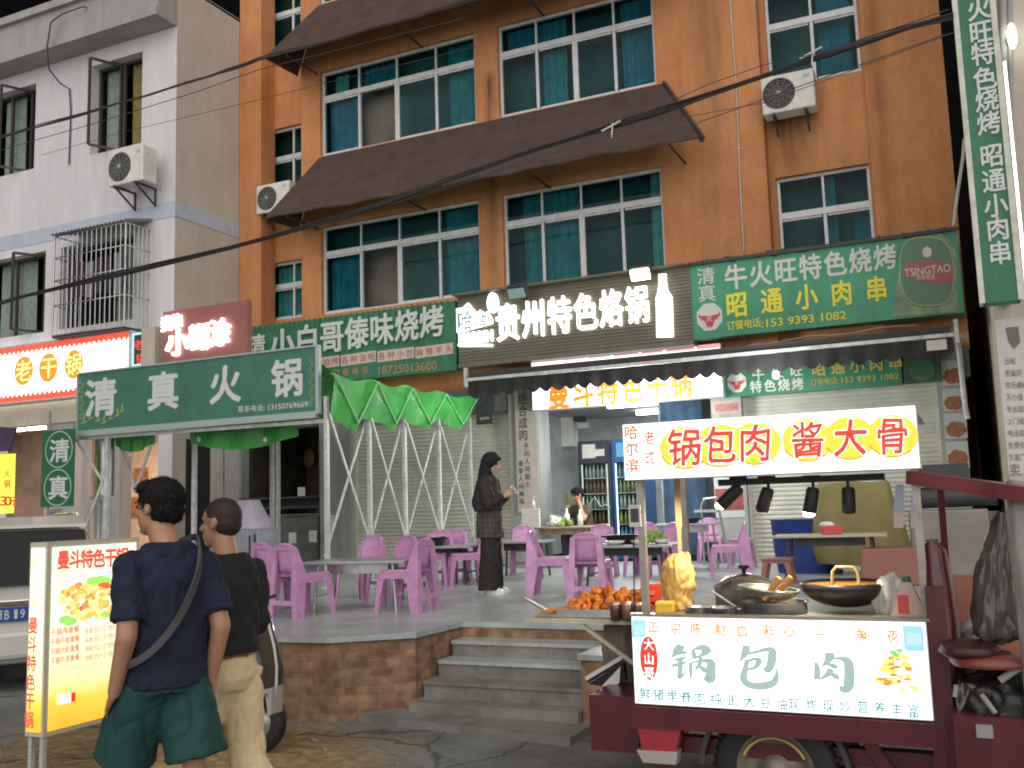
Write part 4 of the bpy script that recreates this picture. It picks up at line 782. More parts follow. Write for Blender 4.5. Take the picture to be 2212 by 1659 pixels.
# ------------------------------------------------------------------ signs of the white building and red sign
SW = YP(YW-.45); t, (u0, u1, v0, v1) = board('hotpot_lightbox', 'glowing white lightbox with saw tooth red border and orange ovals', ((-120, 770), (279, 717), (-120, 889), (279, 837)), SW, L_white, .25, frame=mt['whitesteel'])
m = MB(); 
for zt, s_ in ((v1, -1), (v0, 1)):
    n = int((u1-u0)/.13)
    SW.box(m, u0, u1, min(zt, zt+s_*.10), max(zt, zt+s_*.10), .004, .008)
    for k in range(n): a = u0+(u1-u0)*k/n; b = u0+(u1-u0)*(k+1)/n; SW.poly(m, [(a+.02, zt+s_*.10), (b-.02, zt+s_*.10), ((a+b)/2, zt+s_*.17)][::s_], .004, .004)
part(t, 'tooth_border', m, lit('border_red', (1, .10, .06), .7))
m = MB(); 
for a, b in ((52, 801), (105, 794), (160, 787)): SW.disc(m, a, b, 20, 31, .006, .004)
part(t, 'oval', m, lit('oval_orange', (1, .25, .03), .8))
m = MB(); SW.line(m, '老干锅', (52, 801), (160, 787), 34, 46, d=.014, bold=.012); part(t, 'lettering', m, lit('letter_yellow', (1, .72, .25), 1.0))
t, (u0, u1, v0, v1) = board('led_window_sign', 'small dark LED sign with red letters beside the glowing lightbox', ((289, 724), (326, 720), (290, 788), (327, 783)), SW, mt['darkgrey'], .1, frame=lit('led_teal', (.5, .9, .9), .6))
m = MB(); SW.line(m, '老锅', (300, 745), (304, 775), 20, 22, d=.006, bold=.01); part(t, 'lettering', m, lit('led_red', (1, .08, .06), .7))
m = MB(); SW.disc(m, 317, 743, 8, 15, .006, .006, ring=.3); part(t, 'bottle_outline', m, lit('led_yellow', (1, .8, .2), .7))
SR = YP(13.2); t, (u0, u1, v0, v1) = board('red_glowing_sign', 'dusty red sign with glowing white brush characters', ((352, 676), (532, 646), (352, 790), (536, 764)), SR, mat('dusty_red', (.36, .12, .11), .6, var=.15, vscale=2), .12)
m = MB(); SR.char(m, '小', 386, 739, 46, 58, d=.02, bold=.03, th=.04, warp=.06); SR.char(m, '糊', 432, 728, 42, 54, d=.02, bold=.03, th=.04, warp=.05); SR.char(m, '涂', 477, 718, 44, 56, d=.02, bold=.03, th=.04, warp=.06)
SR.char(m, '麦', 363, 699, 22, 32, d=.02, bold=.03, th=.04, warp=.05); SR.char(m, '徕', 385, 694, 22, 30, d=.02, bold=.03, th=.04, warp=.05); part(t, 'glowing_lettering', m, L_glow)
m = MB(); SR2 = YP(YF-.5)
wallthing('parapet_block', mt['beige'], 'beige rendered block between the lightbox and the red sign', 'wall', 13.45, 322, 708, 352, 800, .2)

# ------------------------------------------------------------------ right neighbour, alley, vertical sign
YR = 12.6; R_ = YP(YR); rx0 = R_.uv(2150, 700)[0]
rb = thing('neighbour_building', 'beige neighbouring building edge behind the tall green vertical sign', 'building', (rx0, YR, 0))
m = MB(); m.bx((rx0, YR, 0), (rx0+9, YR+8, 14)); part(rb, 'wall', m, mt['beige'])
m = MB(); m.tube([PY(2171, 660, YR-.05), PY(2169, 300, YR-.05), PY(2165, -60, YR-.05)], .05, 8); m.tube([PY(2186, 640, YR-.05), PY(2184, 300, YR-.05), PY(2180, -60, YR-.05)], .03, 8); part(rb, 'drain_pipe', m, mt['greyband'])
PV = YP(11.7); t = thing('vertical_sign', 'tall narrow green vertical sign with white characters between pale strips', 'sign', PV.px(2100, 650))
u0, v0 = PV.uv(2127, 655); u1 = PV.uv(2206, 655)[0]; uL = PV.uv(2119, 600)[0]; uR = PV.uv(2200, 600)[0]; v1 = PV.uv(2110, -90)[1]
m = MB(); PV.box(m, uL, uR, v0, v1, -.25, 0); part(t, 'panel', m, mt['green'])
m = MB(); PV.box(m, uL-.035, uL+.02, v0, v1, -.2, .02); PV.box(m, uR-.02, uR+.04, v0, v1, -.2, .02); part(t, 'edge_strip', m, mat('edge_strip', (.66, .66, .56), .5, var=.3, vscale=7))
m = MB(); uc = (uL+uR)/2; W_ = (uR-uL)
ys = (-31, 19, 69, 116, 170, 216, 266, 336, 390, 444, 494, 546)
for ch, y in zip('牛火旺特色烧烤昭通小肉串', ys): PV.char(m, ch, 2112+(y)*.087, y, 50, 50, d=.01, bold=.02)
part(t, 'lettering', m, mt['signwhite'])
m = MB(); q = PV.uv(2210, 400); m.bx((uR+.06, PV.O.y+.1, 3.6), (uR+.09, PV.O.y+.12, 6.4)); solo('light_strip', m, lit('cold_strip', (.85, .9, 1), 3), 'thin cold light strip glowing behind the vertical sign', 'lamp')
t = thing('wall_lamp', 'bright lamp on the neighbour wall near the top of the vertical sign', 'lamp', PY(2186, 78, YR-.2)); m = MB(); c = PY(2186, 78, YR-.2); m.ell(c, (.05, .05, .16)); part(t, 'bulb', m, lit('wall_lamp_light', (.95, 1, .85), 10)); m = MB(); m.bx(c+Vector((-.04, .04, -.05)), c+Vector((.04, .2, .05))); part(t, 'arm', m, mt['darkgrey'])
PN = YP(YR-.01); t, (u0, u1, v0, v1) = board('notice_sheet', 'long printed paper notice on the neighbour wall', ((2156, 690), (2240, 684), (2172, 1026), (2256, 1022)), PN, mt['paper'], .006)
m = MB(); rows = ['出租', '老鼠药', '欢乐蟑螂', '灭小强', '专业疏通', '上门维修', '电话联系', '免费安装', '东直门内', '卖']
for i, s_ in enumerate(rows):
    y = 780+i*26; x = 2172+i*1.2
    for j, ch in enumerate(s_): PN.char(m, ch, x+3+j*12.5+(6 if i == 9 else 0), y, (12 if i != 9 else 24), (15 if i != 9 else 26), d=.002, bold=.01)
PN.ppoly(m, [(2172, 708), (2200, 705), (2204, 740), (2190, 755), (2178, 738)], .002, .001); part(t, 'lettering', m, mat('grey_print', (.2, .17, .15), .8))
m = MB(); m.tube([PY(2083, 300, 12.2), PY(2080, 340, 12.2), PY(2068, 420, 12.4), PY(2060, 485, 13)], .02, 6); solo('white_hose', m, mt['paper'], 'white hose hanging in the dark gap beside the vertical sign', 'hose')
m = MB(); m.tube([PY(2063, 690, 14.8), PY(2072, 760, 14.8), PY(2085, 880, 14.8), PY(2090, 905, 14.8)], .035, 8); solo('down_pipe', m, mt['whitesteel'], 'short white downpipe at the pillar beside the dark alley', 'pipe')

# ------------------------------------------------------------------ tent with banner
YT = 10.74; T = YP(YT); XT = T.uv(706, 1000)[0]
t = thing('market_tent', 'folding market tent with green tarpaulin and dark green hotpot banner', 'tent', (XT, YT, HP))
posts = [(XT, YT)]+[(XT, PX(x, 1150, XT).y) for x in (800, 877, 952, 1020)]
xL = T.uv(232, 1000)[0]; ztop = T.uv(706, 848)[1]; zpeak = T.uv(706, 800)[1]
xs_ = [XT, xL]
for (x, y) in posts:
    m = MB(); m.bx((x-.027, y-.027, HP), (x+.027, y+.027, ztop-.05)); m.bx((x-.06, y-.06, HP), (x+.06, y+.06, HP+.02)); part(t, 'post', m, mt['whitesteel'])
for x, y in ((xL, YT), (T.uv(325, 1000)[0], YT+.9), (PY(588, 1000, YT+2.6).x, YT+2.6), (xL, YT+4)):
    m = MB(); m.bx((x-.03, y-.03, 0 if x == xL else HP), (x+.03, y+.03, ztop+.2)); part(t, 'post', m, mt['whitesteel'])
for (a, b) in zip(posts, posts[1:]):   # scissor braces on the open side
    zl, zh = HP+.40, ztop-.28
    for k, (p, q) in enumerate((((XT+.045, a[1], zh), (XT+.045, b[1], zl)), ((XT-.045, a[1], zl), (XT-.045, b[1], zh)))):
        m = MB(); m.beam(p, q, .018, .035); part(t, 'brace', m, mt['whitesteel'])
    zl, zh = ztop-.1, zpeak+.25
for p, q in ((PY(262, 965, YT+.5), PY(295, 1062, YT+.5)), (PY(326, 965, YT+.5), PY(290, 1062, YT+.5)), (PY(165, 950, YT), PY(222, 1040, YT)), (PY(222, 1040, YT), PY(180, 1150, YT))):
    m = MB(); m.beam(p, q, .02, .04); part(t, 'brace', m, mt['whitesteel'])
m = MB(); m.beam(T.px(163, 948), T.px(706, 909), .05); m.beam((xL, YT, ztop-.1), (xL, YT+4.1, ztop-.1), .04); m.beam((XT, YT+4.1, ztop+.25), (xL, YT+4.1, ztop+.25), .04); part(t, 'beam', m, mt['whitesteel'])
# banner
BN = YP(YT-.08); u0, u1, v0, v1 = rect(BN, ((176, 803), (684, 755), (163, 927), (682, 893)))
m = MB(); BN.box(m, u0, u1, v0, v1, -.04, 0); bn = part(t, 'banner', m, mt['greentent'])
m = MB(); BN.line(m, '清真火锅', (218, 858), (620, 816), 66, 80, d=.006, bold=.03); BN.line(m, '联系电话', (521, 884), (562, 881), 12, 14, d=.006, bold=.01); BN.char(m, ': 13150769669', 617, 877, 96, 12, d=.006, bold=.012); part(bn, 'lettering', m, mt['signwhite'])
m = MB()
for s_ in (0, 1):
    base = [(182, 908), (196, 900), (212, 904), (226, 908), (240, 900), (254, 893), (264, 884)]
    for i, (x, y) in enumerate(base):
        cu, cv_ = BN.uv(x, y+(-5 if s_ else 4)); a = .5+(.9 if s_ else -.3); L = .075
        BN.poly(m, [(cu-L*cos(a), cv_-L*sin(a)), (cu-.02*sin(a)*-1, cv_-.02*cos(a)), (cu+L*cos(a), cv_+L*sin(a)), (cu-.02*sin(a), cv_+.02*cos(a))], .004, .002)
for x0_, y0_, y1_ in ((177, 818, 905), (673, 770, 880)):
    for i in range(9):
        y = y0_+(y1_-y0_)*i/9; BN.disc(m, x0_+(2.5 if i % 2 else -2.5), y+5, 3.4, 5.5, .004, .002, 10, ring=.3)
part(bn, 'leaf_print', m, mat('olive_print', (.30, .38, .14), .6))
m = MB()
for q in ((u0-.03, u0, v0, v1), (u1, u1+.05, v0-.04, v1+.02), (u0, u1, v1, v1+.025), (u0, u1, v0-.09, v0)): BN.box(m, *q, -.05, .02)
part(bn, 'frame', m, mat('banner_frame', (.42, .50, .49), .4, metal=.3))
# tarpaulin: bunched roof and side curtain swagged between the posts
m = MB(); N = 8; nseg = len(posts)-1
rows = 9; vs = []; cols = nseg*14+1; z_a, z_b = PX(706, 806, XT).z, PX(1016, 858, XT).z; y_a, y_b = posts[0][1], posts[-1][1]
def tz(y): return z_a+(z_b-z_a)*(y-y_a)/(y_b-y_a)
def lz_(y): return PX(733, 929, XT).z+(PX(980, 928, XT).z-PX(733, 929, XT).z)*(y-y_a-.4)/(y_b-y_a-.8)
for i in range(cols):
    s_ = i/14; k = min(int(s_), nseg-1); f = s_-k; y = posts[k][1]*(1-f)+posts[k+1][1]*f
    tri = 1-abs(2*f-1); zt = tz(y)+.010*sin(s_*7)-.05*sin(pi*f)**2; zm = (tz(y)-.05)*(1-tri)+(lz_(y)+.09)*tri; zb_ = min(zm-.03, lz_(y)+.17*(1-tri)**.7+.02*sin(s_*11)-.03*sin(pi*f*2))
    for r in range(rows):
        g_ = r/4 if r <= 4 else (r-4)/4
        if r <= 4: z = zt*(1-g_)+zm*g_; x = .05+.10*g_-.02*sin(pi*g_)+.018*sin(s_*17+g_*4)*g_*(1-tri)
        else: z = zm*(1-g_)+zb_*g_; x = .15-.13*g_*(1-tri*.6)+.03*sin(f*pi*7+g_*2)*g_
        vs.append((XT+x, y, z))
m.add(vs, [(i*rows+r, (i+1)*rows+r, (i+1)*rows+r+1, i*rows+r+1) for i in range(cols-1) for r in range(rows-1)], 0, True)
part(t, 'side_tarpaulin', m, mt['tarp'])
m = MB(); nx, ny = 24, 20; vs = []
for i in range(nx+1):
    for j in range(ny+1):
        x = xL-.1+(XT-.25-xL)*i/nx; y = YT+.02+(posts[-1][1]-YT)*j/ny; vs.append((x, y, ztop+.40-.06*j/ny*4+.10*sin(j*pi/2.5)*.6+.05*sin(i*1.3+j)))
m.add(vs, [(i*(ny+1)+j, (i+1)*(ny+1)+j, (i+1)*(ny+1)+j+1, i*(ny+1)+j+1) for i in range(nx) for j in range(ny)], 0, True)
part(t, 'roof_tarpaulin', m, mt['tarp'])
m = MB()
for x0_, x1_, dz in ((190, 275, .22), (355, 590, .28)):
    a = T.uv(x0_, 945-.07*(x0_-163))[0]; b = T.uv(x1_, 945)[0]; k = 20; z = T.uv((x0_+x1_)/2, 947-.072*((x0_+x1_)/2-163))[1]; vs = []
    for i in range(k+1): x = a+(b-a)*i/k; vs += [(x, YT+.5+.04*sin(i), z+.12), (x, YT+.52+.04*sin(i+.5), z-dz*(.5+.5*sin(pi*i/k)))]
    m.add(vs, [(2*i, 2*i+2, 2*i+3, 2*i+1) for i in range(k)], 0, True)
part(t, 'inner_valance', m, mt['tarp'])
m = MB()   # white piping along the swag
pts = []
for i in range(nseg*2+1):
    s_ = i/2; k = min(int(s_), nseg-1); f = s_-k; y = posts[k][1]*(1-f)+posts[k+1][1]*f; pts.append((XT+.165, y, tz(y)-.05 if i % 2 == 0 else lz_(y)+.09))
for a, b in zip(pts, pts[1:]): m.tube([a, b], .013, 5)
part(t, 'swag_edge', m, mat('pale_green_edge', (.28, .62, .30), .5))
for i, (x, y) in enumerate(((283, 982), (430, 948), (572, 950))):
    c = PY(x, y, YT+.3); b = thing('hanging_bulb', 'bare hanging bulb under the tent beam, %s' % ('beside the silver duct', 'between the other two', 'beside the tall rear post')[i], 'bulb', c, 0, 'bare bulbs under the tent'); m = MB(); m.ell(c, (.028, .028, .04)); part(b, 'bulb', m, mt['paper']); m = MB(); m.tube([c+Vector((0, 0, .03)), c+Vector((.01, 0, .22))], .006, 5); part(b, 'wire', m, mt['darkgrey'])
# silver duct beside the tent
m = MB(); prof = []; c = PY(226, 1000, YT+.45); z0 = PY(226, 1072, YT+.45).z; z1 = PY(226, 945, YT+.45).z
for i in range(26): z = z0+(z1-z0)*i/26; prof += [(.135, z-c.z), (.155, z-c.z+(z1-z0)/52)]
m.lathe(prof, c, 20); d = thing('flexible_duct', 'shiny ribbed metal duct standing beside the green tent banner', 'duct', (c.x, c.y, HP)); part(d, 'duct_tube', m, mt['steel'])
m = MB()
for dx in (-.1, 0, .1): m.bx((c.x+dx-.025, c.y-.1, HP), (c.x+dx+.025, c.y-.05, z0+.02))
m.bx((c.x-.17, c.y-.12, z0-.05), (c.x+.17, c.y+.1, z0)); part(d, 'stand', m, mt['whitesteel'])
VB = YP(YT-.25); u0, u1, v0, v1 = rect(VB, ((94, 927), (163, 930), (90, 1094), (160, 1095)))
t2 = thing('vertical_banner', 'small dark green vertical banner with two circled characters by the lit shop', 'sign', VB.w((u0+u1)/2, v0)); m = MB(); VB.box(m, u0, u1, v0, v1, 0, .02); part(t2, 'panel', m, mat('forest_green', (.02, .13, .065), .6, var=.15, vscale=3))
m = MB(); VB.char(m, '清', 131, 973, 42, 50, d=.024, bold=.02); VB.char(m, '真', 128, 1053, 42, 50, d=.024, bold=.02); part(t2, 'lettering', m, mt['signwhite'])
m = MB(); VB.disc(m, 130, 971, 30, 40, .023, .003, 32, ring=.07); VB.disc(m, 127, 1053, 30, 40, .023, .003, 32, ring=.07); part(t2, 'ring', m, mat('ring_green', (.35, .5, .4), .6))
m = MB(); m.bx((u0+.1, VB.O.y, v0-1.05), (u0+.13, VB.O.y+.03, v1+.3)); part(t2, 'pole', m, mt['greyband'])
wallthing('yellow_lit_poster', lit('poster_yellow', (1, .82, .08), 1.0), 'glowing yellow price poster at the edge of the lit shop', 'sign', YT-.3, -20, 980, 34, 1110, .05, [('火锅', (22, 1022), (22, 1045), 14, 18), ('30元', (14, 1082), (34, 1082), 14, 20)], L_red)
m = MB(); a = YP(YT-.5); c0_, c1_ = a.px(-40, 918), a.px(38, 925); m.prism([c0_, c1_, c1_+Vector((0, -.1, -.35)), c0_+Vector((0, -.25, -.45))], (0, -.03, 0)); solo('purple_awning', m, mat('purple_cloth', (.06, .035, .08), .8, var=.3, vscale=6), 'dark purple cloth awning above the yellow poster', 'awning')
wallthing('blue_notice', mt['paper'], 'white printed sheet under the small vertical banner', 'notice', YT-.1, 96, 1098, 137, 1148, .01, [('清真食品', (106, 1108), (128, 1108), 6, 8), ('营业时间', (106, 1125), (128, 1125), 6, 8)], mat('blue_ink', (.15, .22, .4), .6))

# ------------------------------------------------------------------ porch and steps
px0, pcx, sx1 = -7.3, -4.18, -2.75; py0, pyt = 6.75, 7.72
def slab(out, z0, z1, mb): mb.prism([(x, y, z0) for x, y in out], (0, 0, z1-z0))
pt = thing('raised_porch', 'raised porch with pale tiled floor and old brick retaining wall', 'porch', (pcx, 7, 0))
tip = [(px0, py0+.2), (-5.35, 6.50), (-4.75, 6.55), (pcx, 6.98), (pcx+.03, pyt), (sx1, pyt), (sx1, 7.5), (14, 7.5), (14, YF+.4), (-24, YF+.4), (-24, 13.2), (-13.6, 13.2), (-13.2, 10.2), (px0-2.2, 10.2), (px0, 9.2)]
m = MB(); slab(tip[:], HP-.045, HP, m); part(pt, 'floor', m, mt['tile'])
inn = [(x+(.03 if x < -7 else -.03 if x > pcx+.01 else 0), y+.03) for x, y in tip]; inn[3] = (pcx-.03, 7.01); inn[4] = (pcx, pyt)
m = MB(); slab(inn, 0, HP-.045, m); part(pt, 'brick_wall', m, mt['brick'])
m = MB(); m.bx((sx1, 6.95, 0), (sx1+.75, 7.5, .50)); part(pt, 'brick_pier', m, mt['brick']); m = MB(); m.bx((sx1-.02, 6.93, .50), (sx1+.77, 7.52, .54)); part(pt, 'pier_cap', m, mt['tile'])
st = thing('porch_steps', 'worn concrete steps with pale tiled treads up to the porch', 'steps', (-3.4, 7, 0))
for k in range(4):
    y = 6.88+.21*k; z = HP*(k+1)/5; m = MB(); m.bx((pcx+.04-.02*(3-k), y, 0 if k == 0 else HP*k/5), (sx1-.01, pyt+.3, z-.03 if k > 0 else z)); 
    o = part(st, 'riser', m, mt['concrete'])
    if k > 0: m = MB(); m.bx((pcx+.04-.02*(3-k), y-.015, z-.029), (sx1-.01, y+.23, z)); part(o, 'tread', m, mt['tile'] if k > 1 else mt['concrete'])
m = MB(); m.prism([(pcx-.35, 6.66, 0), (sx1+.1, 6.44, 0), (sx1+.1, 6.88, 0), (pcx-.3, 6.97, 0)], (0, 0, .06)); part(st, 'bottom_slab', m, mt['concrete'])
rr = random.Random(21)
for i in range(14):   # bits of litter and broken brick by the kerb
    q = PZ(rr.uniform(600, 1240), rr.uniform(1555, 1650), 0); m = MB(); z_ = rr.uniform(.002, .007); m.box((q.x, q.y, z_), (rr.uniform(.02, .06), rr.uniform(.02, .05), z_*2), rot=(rr.uniform(-.2, .2), rr.uniform(-.2, .2), rr.uniform(0, 3)), bev=.003)
    solo('litter_scrap', m, (mt['greyband'], mt['brick'], mt['concrete'])[i % 3], 'small scrap of litter or brick on the road before the steps', 'litter', 'litter scraps on the road')

# ------------------------------------------------------------------ plastic chairs
def make_chair():
    t = thing('plastic_chair', 'x', 'chair', (0, 0, 0), 0, 'pink plastic chairs on the porch')   # faces +x
    Z0 = (0, 0, 0)
    m = MB(); m.box((.02, 0, .395), (.36, .37, .035), bev=.014); m.box((.195, 0, .365), (.025, .35, .07), bev=.01); m.box((.02, .175, .36), (.34, .018, .07)); m.box((.02, -.175, .36), (.34, .018, .07)); part(t, 'seat', m, mt['pink'], org=Z0)
    m = MB(); n = 9; vs = []; rows = [(.41, .165, -.135), (.47, .17, -.155), (.55, .165, -.172), (.62, .155, -.186), (.665, .135, -.195), (.685, .105, -.199)]
    for th in (0, -.018):
        for z, w, x in rows:
            for i in range(n): y = -w+2*w*i/(n-1); vs.append((x+th-.03*(1-(y/.17)**2)*.6, y, z))
    R = len(rows); fs = []
    for L in (0, 1):
        o = L*R*n
        for r in range(R-1):
            for i in range(n-1): f = (o+r*n+i, o+r*n+i+1, o+(r+1)*n+i+1, o+(r+1)*n+i); fs.append(f if L == 0 else f[::-1])
    for i in range(n-1): fs += [((R-1)*n+i, (R-1)*n+i+1, R*n+(R-1)*n+i+1, R*n+(R-1)*n+i), (i+1, i, R*n+i, R*n+i+1)]
    for r in range(R-1): fs += [(r*n, (r+1)*n, R*n+(r+1)*n, R*n+r*n), ((r+1)*n+n-1, r*n+n-1, R*n+r*n+n-1, R*n+(r+1)*n+n-1)]
    m.add(vs, fs, 0, True); part(t, 'backrest', m, mt['pink'], org=Z0)
    m = MB()   # top of the rear arch
    m.tube([(-.215, -.105, .66), (-.222, -.07, .684), (-.225, 0, .690), (-.222, .07, .684), (-.215, .105, .66)], .018, 8); m.bx((-.235, -.13, .635), (-.205, .13, .675)); part(t, 'back_arch', m, mt['pink'], org=Z0)
    for s_ in (-1, 1):
        m = MB(); a = [(-.205, s_*.10, .66), (-.205, s_*.155, .655), (-.235, s_*.215, 0), (-.235, s_*.14, 0)]; m.prism(a, (-.026, 0, 0)); m.prism([(-.20, s_*.157, .655), (-.10, s_*.175, .40), (-.17, s_*.212, 0), (-.258, s_*.216, 0), (-.228, s_*.157, .655)], (0, -s_*.02, 0)); part(t, 'leg', m, mt['pink'], org=Z0)
        m = MB(); m.prism([(.20, s_*.175, .37), (.20, s_*.115, .36), (.225, s_*.165, 0), (.225, s_*.20, 0)], (.024, 0, 0)); m.prism([(.224, s_*.178, .37), (.15, s_*.178, .36), (.21, s_*.202, 0), (.249, s_*.202, 0)], (0, -s_*.02, 0)); part(t, 'leg', m, mt['pink'], org=Z0)
    m = MB(); m.bx((-.252, -.18, .12), (-.238, .18, .165)); part(t, 'stretcher', m, mt['pink'], org=Z0)
    return t
ch0 = make_chair(); first = True
chairs = [ # photo px of base centre, facing degrees, label
 (653, 1330, 80, 'pink plastic chair turned away at the brick porch edge, beside the dark jacketed walker'),
 (604, 1320, 74, 'pink plastic chair squeezed behind the one at the brick porch edge'),
 (880, 1320, 178, 'pink plastic chair at the table end beside the steps, seen from its open back'),
 (782, 1290, 262, 'pink plastic chair behind the silver table under the first tent brace'),
 (850, 1298, 250, 'pink plastic chair behind the silver table, second from its open end'),
 (880, 1294, 235, 'pink plastic chair tucked behind the open backed chair at the silver table'),
 (944, 1262, 285, 'pink plastic chair behind the far table carrying the black hot pot'),
 (974, 1258, 275, 'pink plastic chair beyond the hot pot table next to the shutter'),
 (1010, 1264, 215, 'pink plastic chair just behind the standing woman in dark clothes'),
 (1042, 1254, 200, 'pink plastic chair half hidden behind the standing woman, by the shutter'),
 (1133, 1240, 292, 'pink plastic chair facing the street between the woman and the couplet board'),
 (1192, 1284, 12, 'pink plastic chair with a glossy white lit seat, facing the cart'),
 (1279, 1298, 100, 'large pink plastic chair seen from behind beside the fried snacks'),
 (1296, 1248, 275, 'pink plastic chair tucked in behind the dish laden table'),
 (1390, 1242, 268, 'pink plastic chair in front of the bright blue fridge'),
 (1446, 1246, 255, 'pink plastic chair seen behind the wooden stick of the cart'),
 (1536, 1216, 285, 'pink plastic chair by the red and white poster'),
 (1578, 1248, 195, 'pink plastic chair facing away from the tricycle side, seen side on above the pot lid'),
]
def Zp(x, y): return PZ(x, y, HP)
for i, (x, y, a, lab) in enumerate(chairs):
    p = Zp(x, y); o = ch0 if i == 0 else copy_tree(ch0); o.location = (p.x, p.y, HP); o.rotation_euler = (0, 0, radians(a)); o['label'] = lab
def stool(px_, py_, cm, label, s_=1, rz=0):
    p = Zp(px_, py_); t = thing('plastic_stool', label, 'stool', (p.x, p.y, HP), rz, 'plastic stools on the porch'); Z0 = (0, 0, 0)
    m = MB(); m.box((0, 0, .40*s_), (.34, .28, .03), bev=.012); m.box((0, 0, .365*s_), (.31, .25, .04)); part(t, 'seat', m, cm, org=Z0)
    for a in (-1, 1):
        for b in (-1, 1): m = MB(); m.prism([(a*.15, b*.12, .36*s_), (a*.09, b*.12, .36*s_), (a*.15, b*.15, 0), (a*.19, b*.15, 0)], (0, -b*.03, 0)); part(t, 'leg', m, cm, org=Z0)
rstool = mat('brick_red_plastic', (.30, .12, .09), .5)
stool(1604, 1226, mt['pink'], 'pink plastic stool by the roller shutter beyond the cart'); stool(1683, 1262, rstool, 'brick red low plastic stool behind the wok strainer', .72)
# ------------------------------------------------------------------ tables and dishes
def table(name, c, w, d, h, rz, tm, lm, label, rnd=False, th=.028):
    t = thing(name, label, 'table', c, rz); Z0 = (0, 0, 0); m = MB()
    if rnd: m.lathe([(0, h-th), (w/2-.01, h-th), (w/2, h-th/2), (w/2-.01, h), (0, h)], n=36)
    else: m.box((0, 0, h-th/2), (w, d, th), bev=.006)
    part(t, 'table_top', m, tm, org=Z0)
    for a in (-1, 1):
        for b in (-1, 1): m = MB(); m.tube([(a*w*.36, b*d*.34, h-th), (a*w*.40, b*d*.38, 0)], .016, 8); part(t, 'leg', m, lm, org=Z0)
    m = MB()
    for a in (-1, 1): m.tube([(a*w*.39, -d*.37, .16), (a*w*.39, d*.37, .16)], .011, 6)
    m.bx((-w*.3, -d*.25, h-th-.10), (w*.3, d*.25, h-th)); part(t, 'under_frame', m, lm, org=Z0); return t
p = Zp(785, 1318); table('dining_table', (p.x, p.y, HP), 1.08, .60, .50, radians(12), mt['tablegrey'], mt['steel'], 'silver topped folding table between the pink chairs at the porch edge'); T1 = p
p = Zp(958, 1262); table('dining_table', (p.x, p.y, HP), 1.0, .60, .50, radians(8), mt['tablegrey'], mt['darkgrey'], 'grey table carrying a black hot pot near the roller shutter'); T2 = p
p = Zp(1118, 1246); table('dining_table', (p.x+.1, p.y, HP), .8, .6, .5, radians(10), mt['tablegrey'], mt['darkgrey'], 'small grey table beside the standing woman'); T4 = p
p = Zp(1365, 1268); table('dining_table', (p.x, p.y, HP), 1.15, .8, .50, radians(5), mt['tablegrey'], mt['darkgrey'], 'grey table crowded with dishes and greens in front of the fridges'); T3 = p
p = Zp(1222, 1224); table('dining_table', (p.x, p.y, HP), 1.25, .7, .64, radians(2), mt['wood'], mt['wood'], 'wooden table with condiments where the seated diner eats'); T5 = p
p = Zp(1800, 1258); table('dining_table', (p.x, p.y, HP), 1.25, .6, .55, radians(3), mat('beige_top', (.48, .42, .30), .5, var=.15, vscale=4), mt['darkgrey'], 'beige topped table with a red box in front of the covered machine'); T6 = p
def pot(c, r, h, label, m_=None, lid=False):
    t = thing('hot_pot', label, 'pot', c); m = MB(); m.lathe([(0, 0), (r*.8, 0), (r, h*.5), (r*1.02, h), (r*1.08, h+.005), (r*.97, h), (r*.9, h*.4), (0, h*.3)], c, 24); part(t, 'bowl', m, m_ or mt['black'])
    m = MB()
    for s_ in (-1, 1): m.tube([Vector(c)+Vector((s_*r, -.04, h*.8)), Vector(c)+Vector((s_*(r+.06), -.03, h*.9)), Vector(c)+Vector((s_*(r+.06), .03, h*.9)), Vector(c)+Vector((s_*r, .04, h*.8))], .01, 6)
    part(t, 'handle', m, m_ or mt['black']); return t
pot((T2.x-.2, T2.y, HP+.50), .21, .11, 'black hot pot on the grey table near the shutter'); pot((T3.x-.12, T3.y+.08, HP+.50), .19, .10, 'black pot between the white dishes on the crowded table')
p = Zp(1490, 1230); table('dining_table', (p.x, p.y, HP), .9, .6, .66, 0, mt['tablegrey'], mt['steel'], 'small white edged table with a black pan beyond the cart stick'); pot((p.x, p.y, HP+.66), .16, .07, 'black pan on the small table beyond the cart stick')
porc = mat('white_porcelain', (.72, .72, .70), .2); leafm = mat('lettuce', (.28, .42, .09), .6, var=.4, vscale=20)
def bowl(c, r, label, m_=porc, h=.05):
    m = MB(); m.lathe([(r*.45, 0), (r*.85, h*.5), (r, h), (r*.94, h), (r*.75, h*.45), (0, h*.2)], c, 18); return solo('bowl', m, m_, label, 'bowl', 'dishes on the porch tables')
for i, (dx, dy, r) in enumerate(((-.45, .0, .07), (-.35, -.2, .08), (-.1, -.25, .12), (.18, -.2, .10), (.42, -.1, .09))): bowl((T3.x+dx, T3.y+dy, HP+.5), r, ('small white bowl at the chair end of the crowded table', 'white bowl beside the black pot, near its handle', 'wide white plate at the front edge of the crowded table', 'white plate below the heap of greens', 'white bowl at the cart end of the crowded table')[i])
def heap(name, c, r, h, n, m_, label, s_=.05, cat='food'):
    m = MB()
    for i in range(n):
        a = random.random()*2*pi; q = r*sqrt(random.random()); z = h*(1-(q/r)**2)*random.random()
        m.ell(Vector(c)+Vector((q*cos(a), q*sin(a), z+s_*.4)), (s_*random.uniform(.6, 1.2), s_*random.uniform(.6, 1.2), s_*random.uniform(.4, .9)), 7, 5, R=Euler((random.random()*3, random.random()*3, 0)).to_matrix())
    return solo(name, m, m_, label, cat, org=c)
heap('greens', (T3.x+.25, T3.y+.05, HP+.51), .17, .14, 40, leafm, 'heap of pale green leaves on the crowded table')
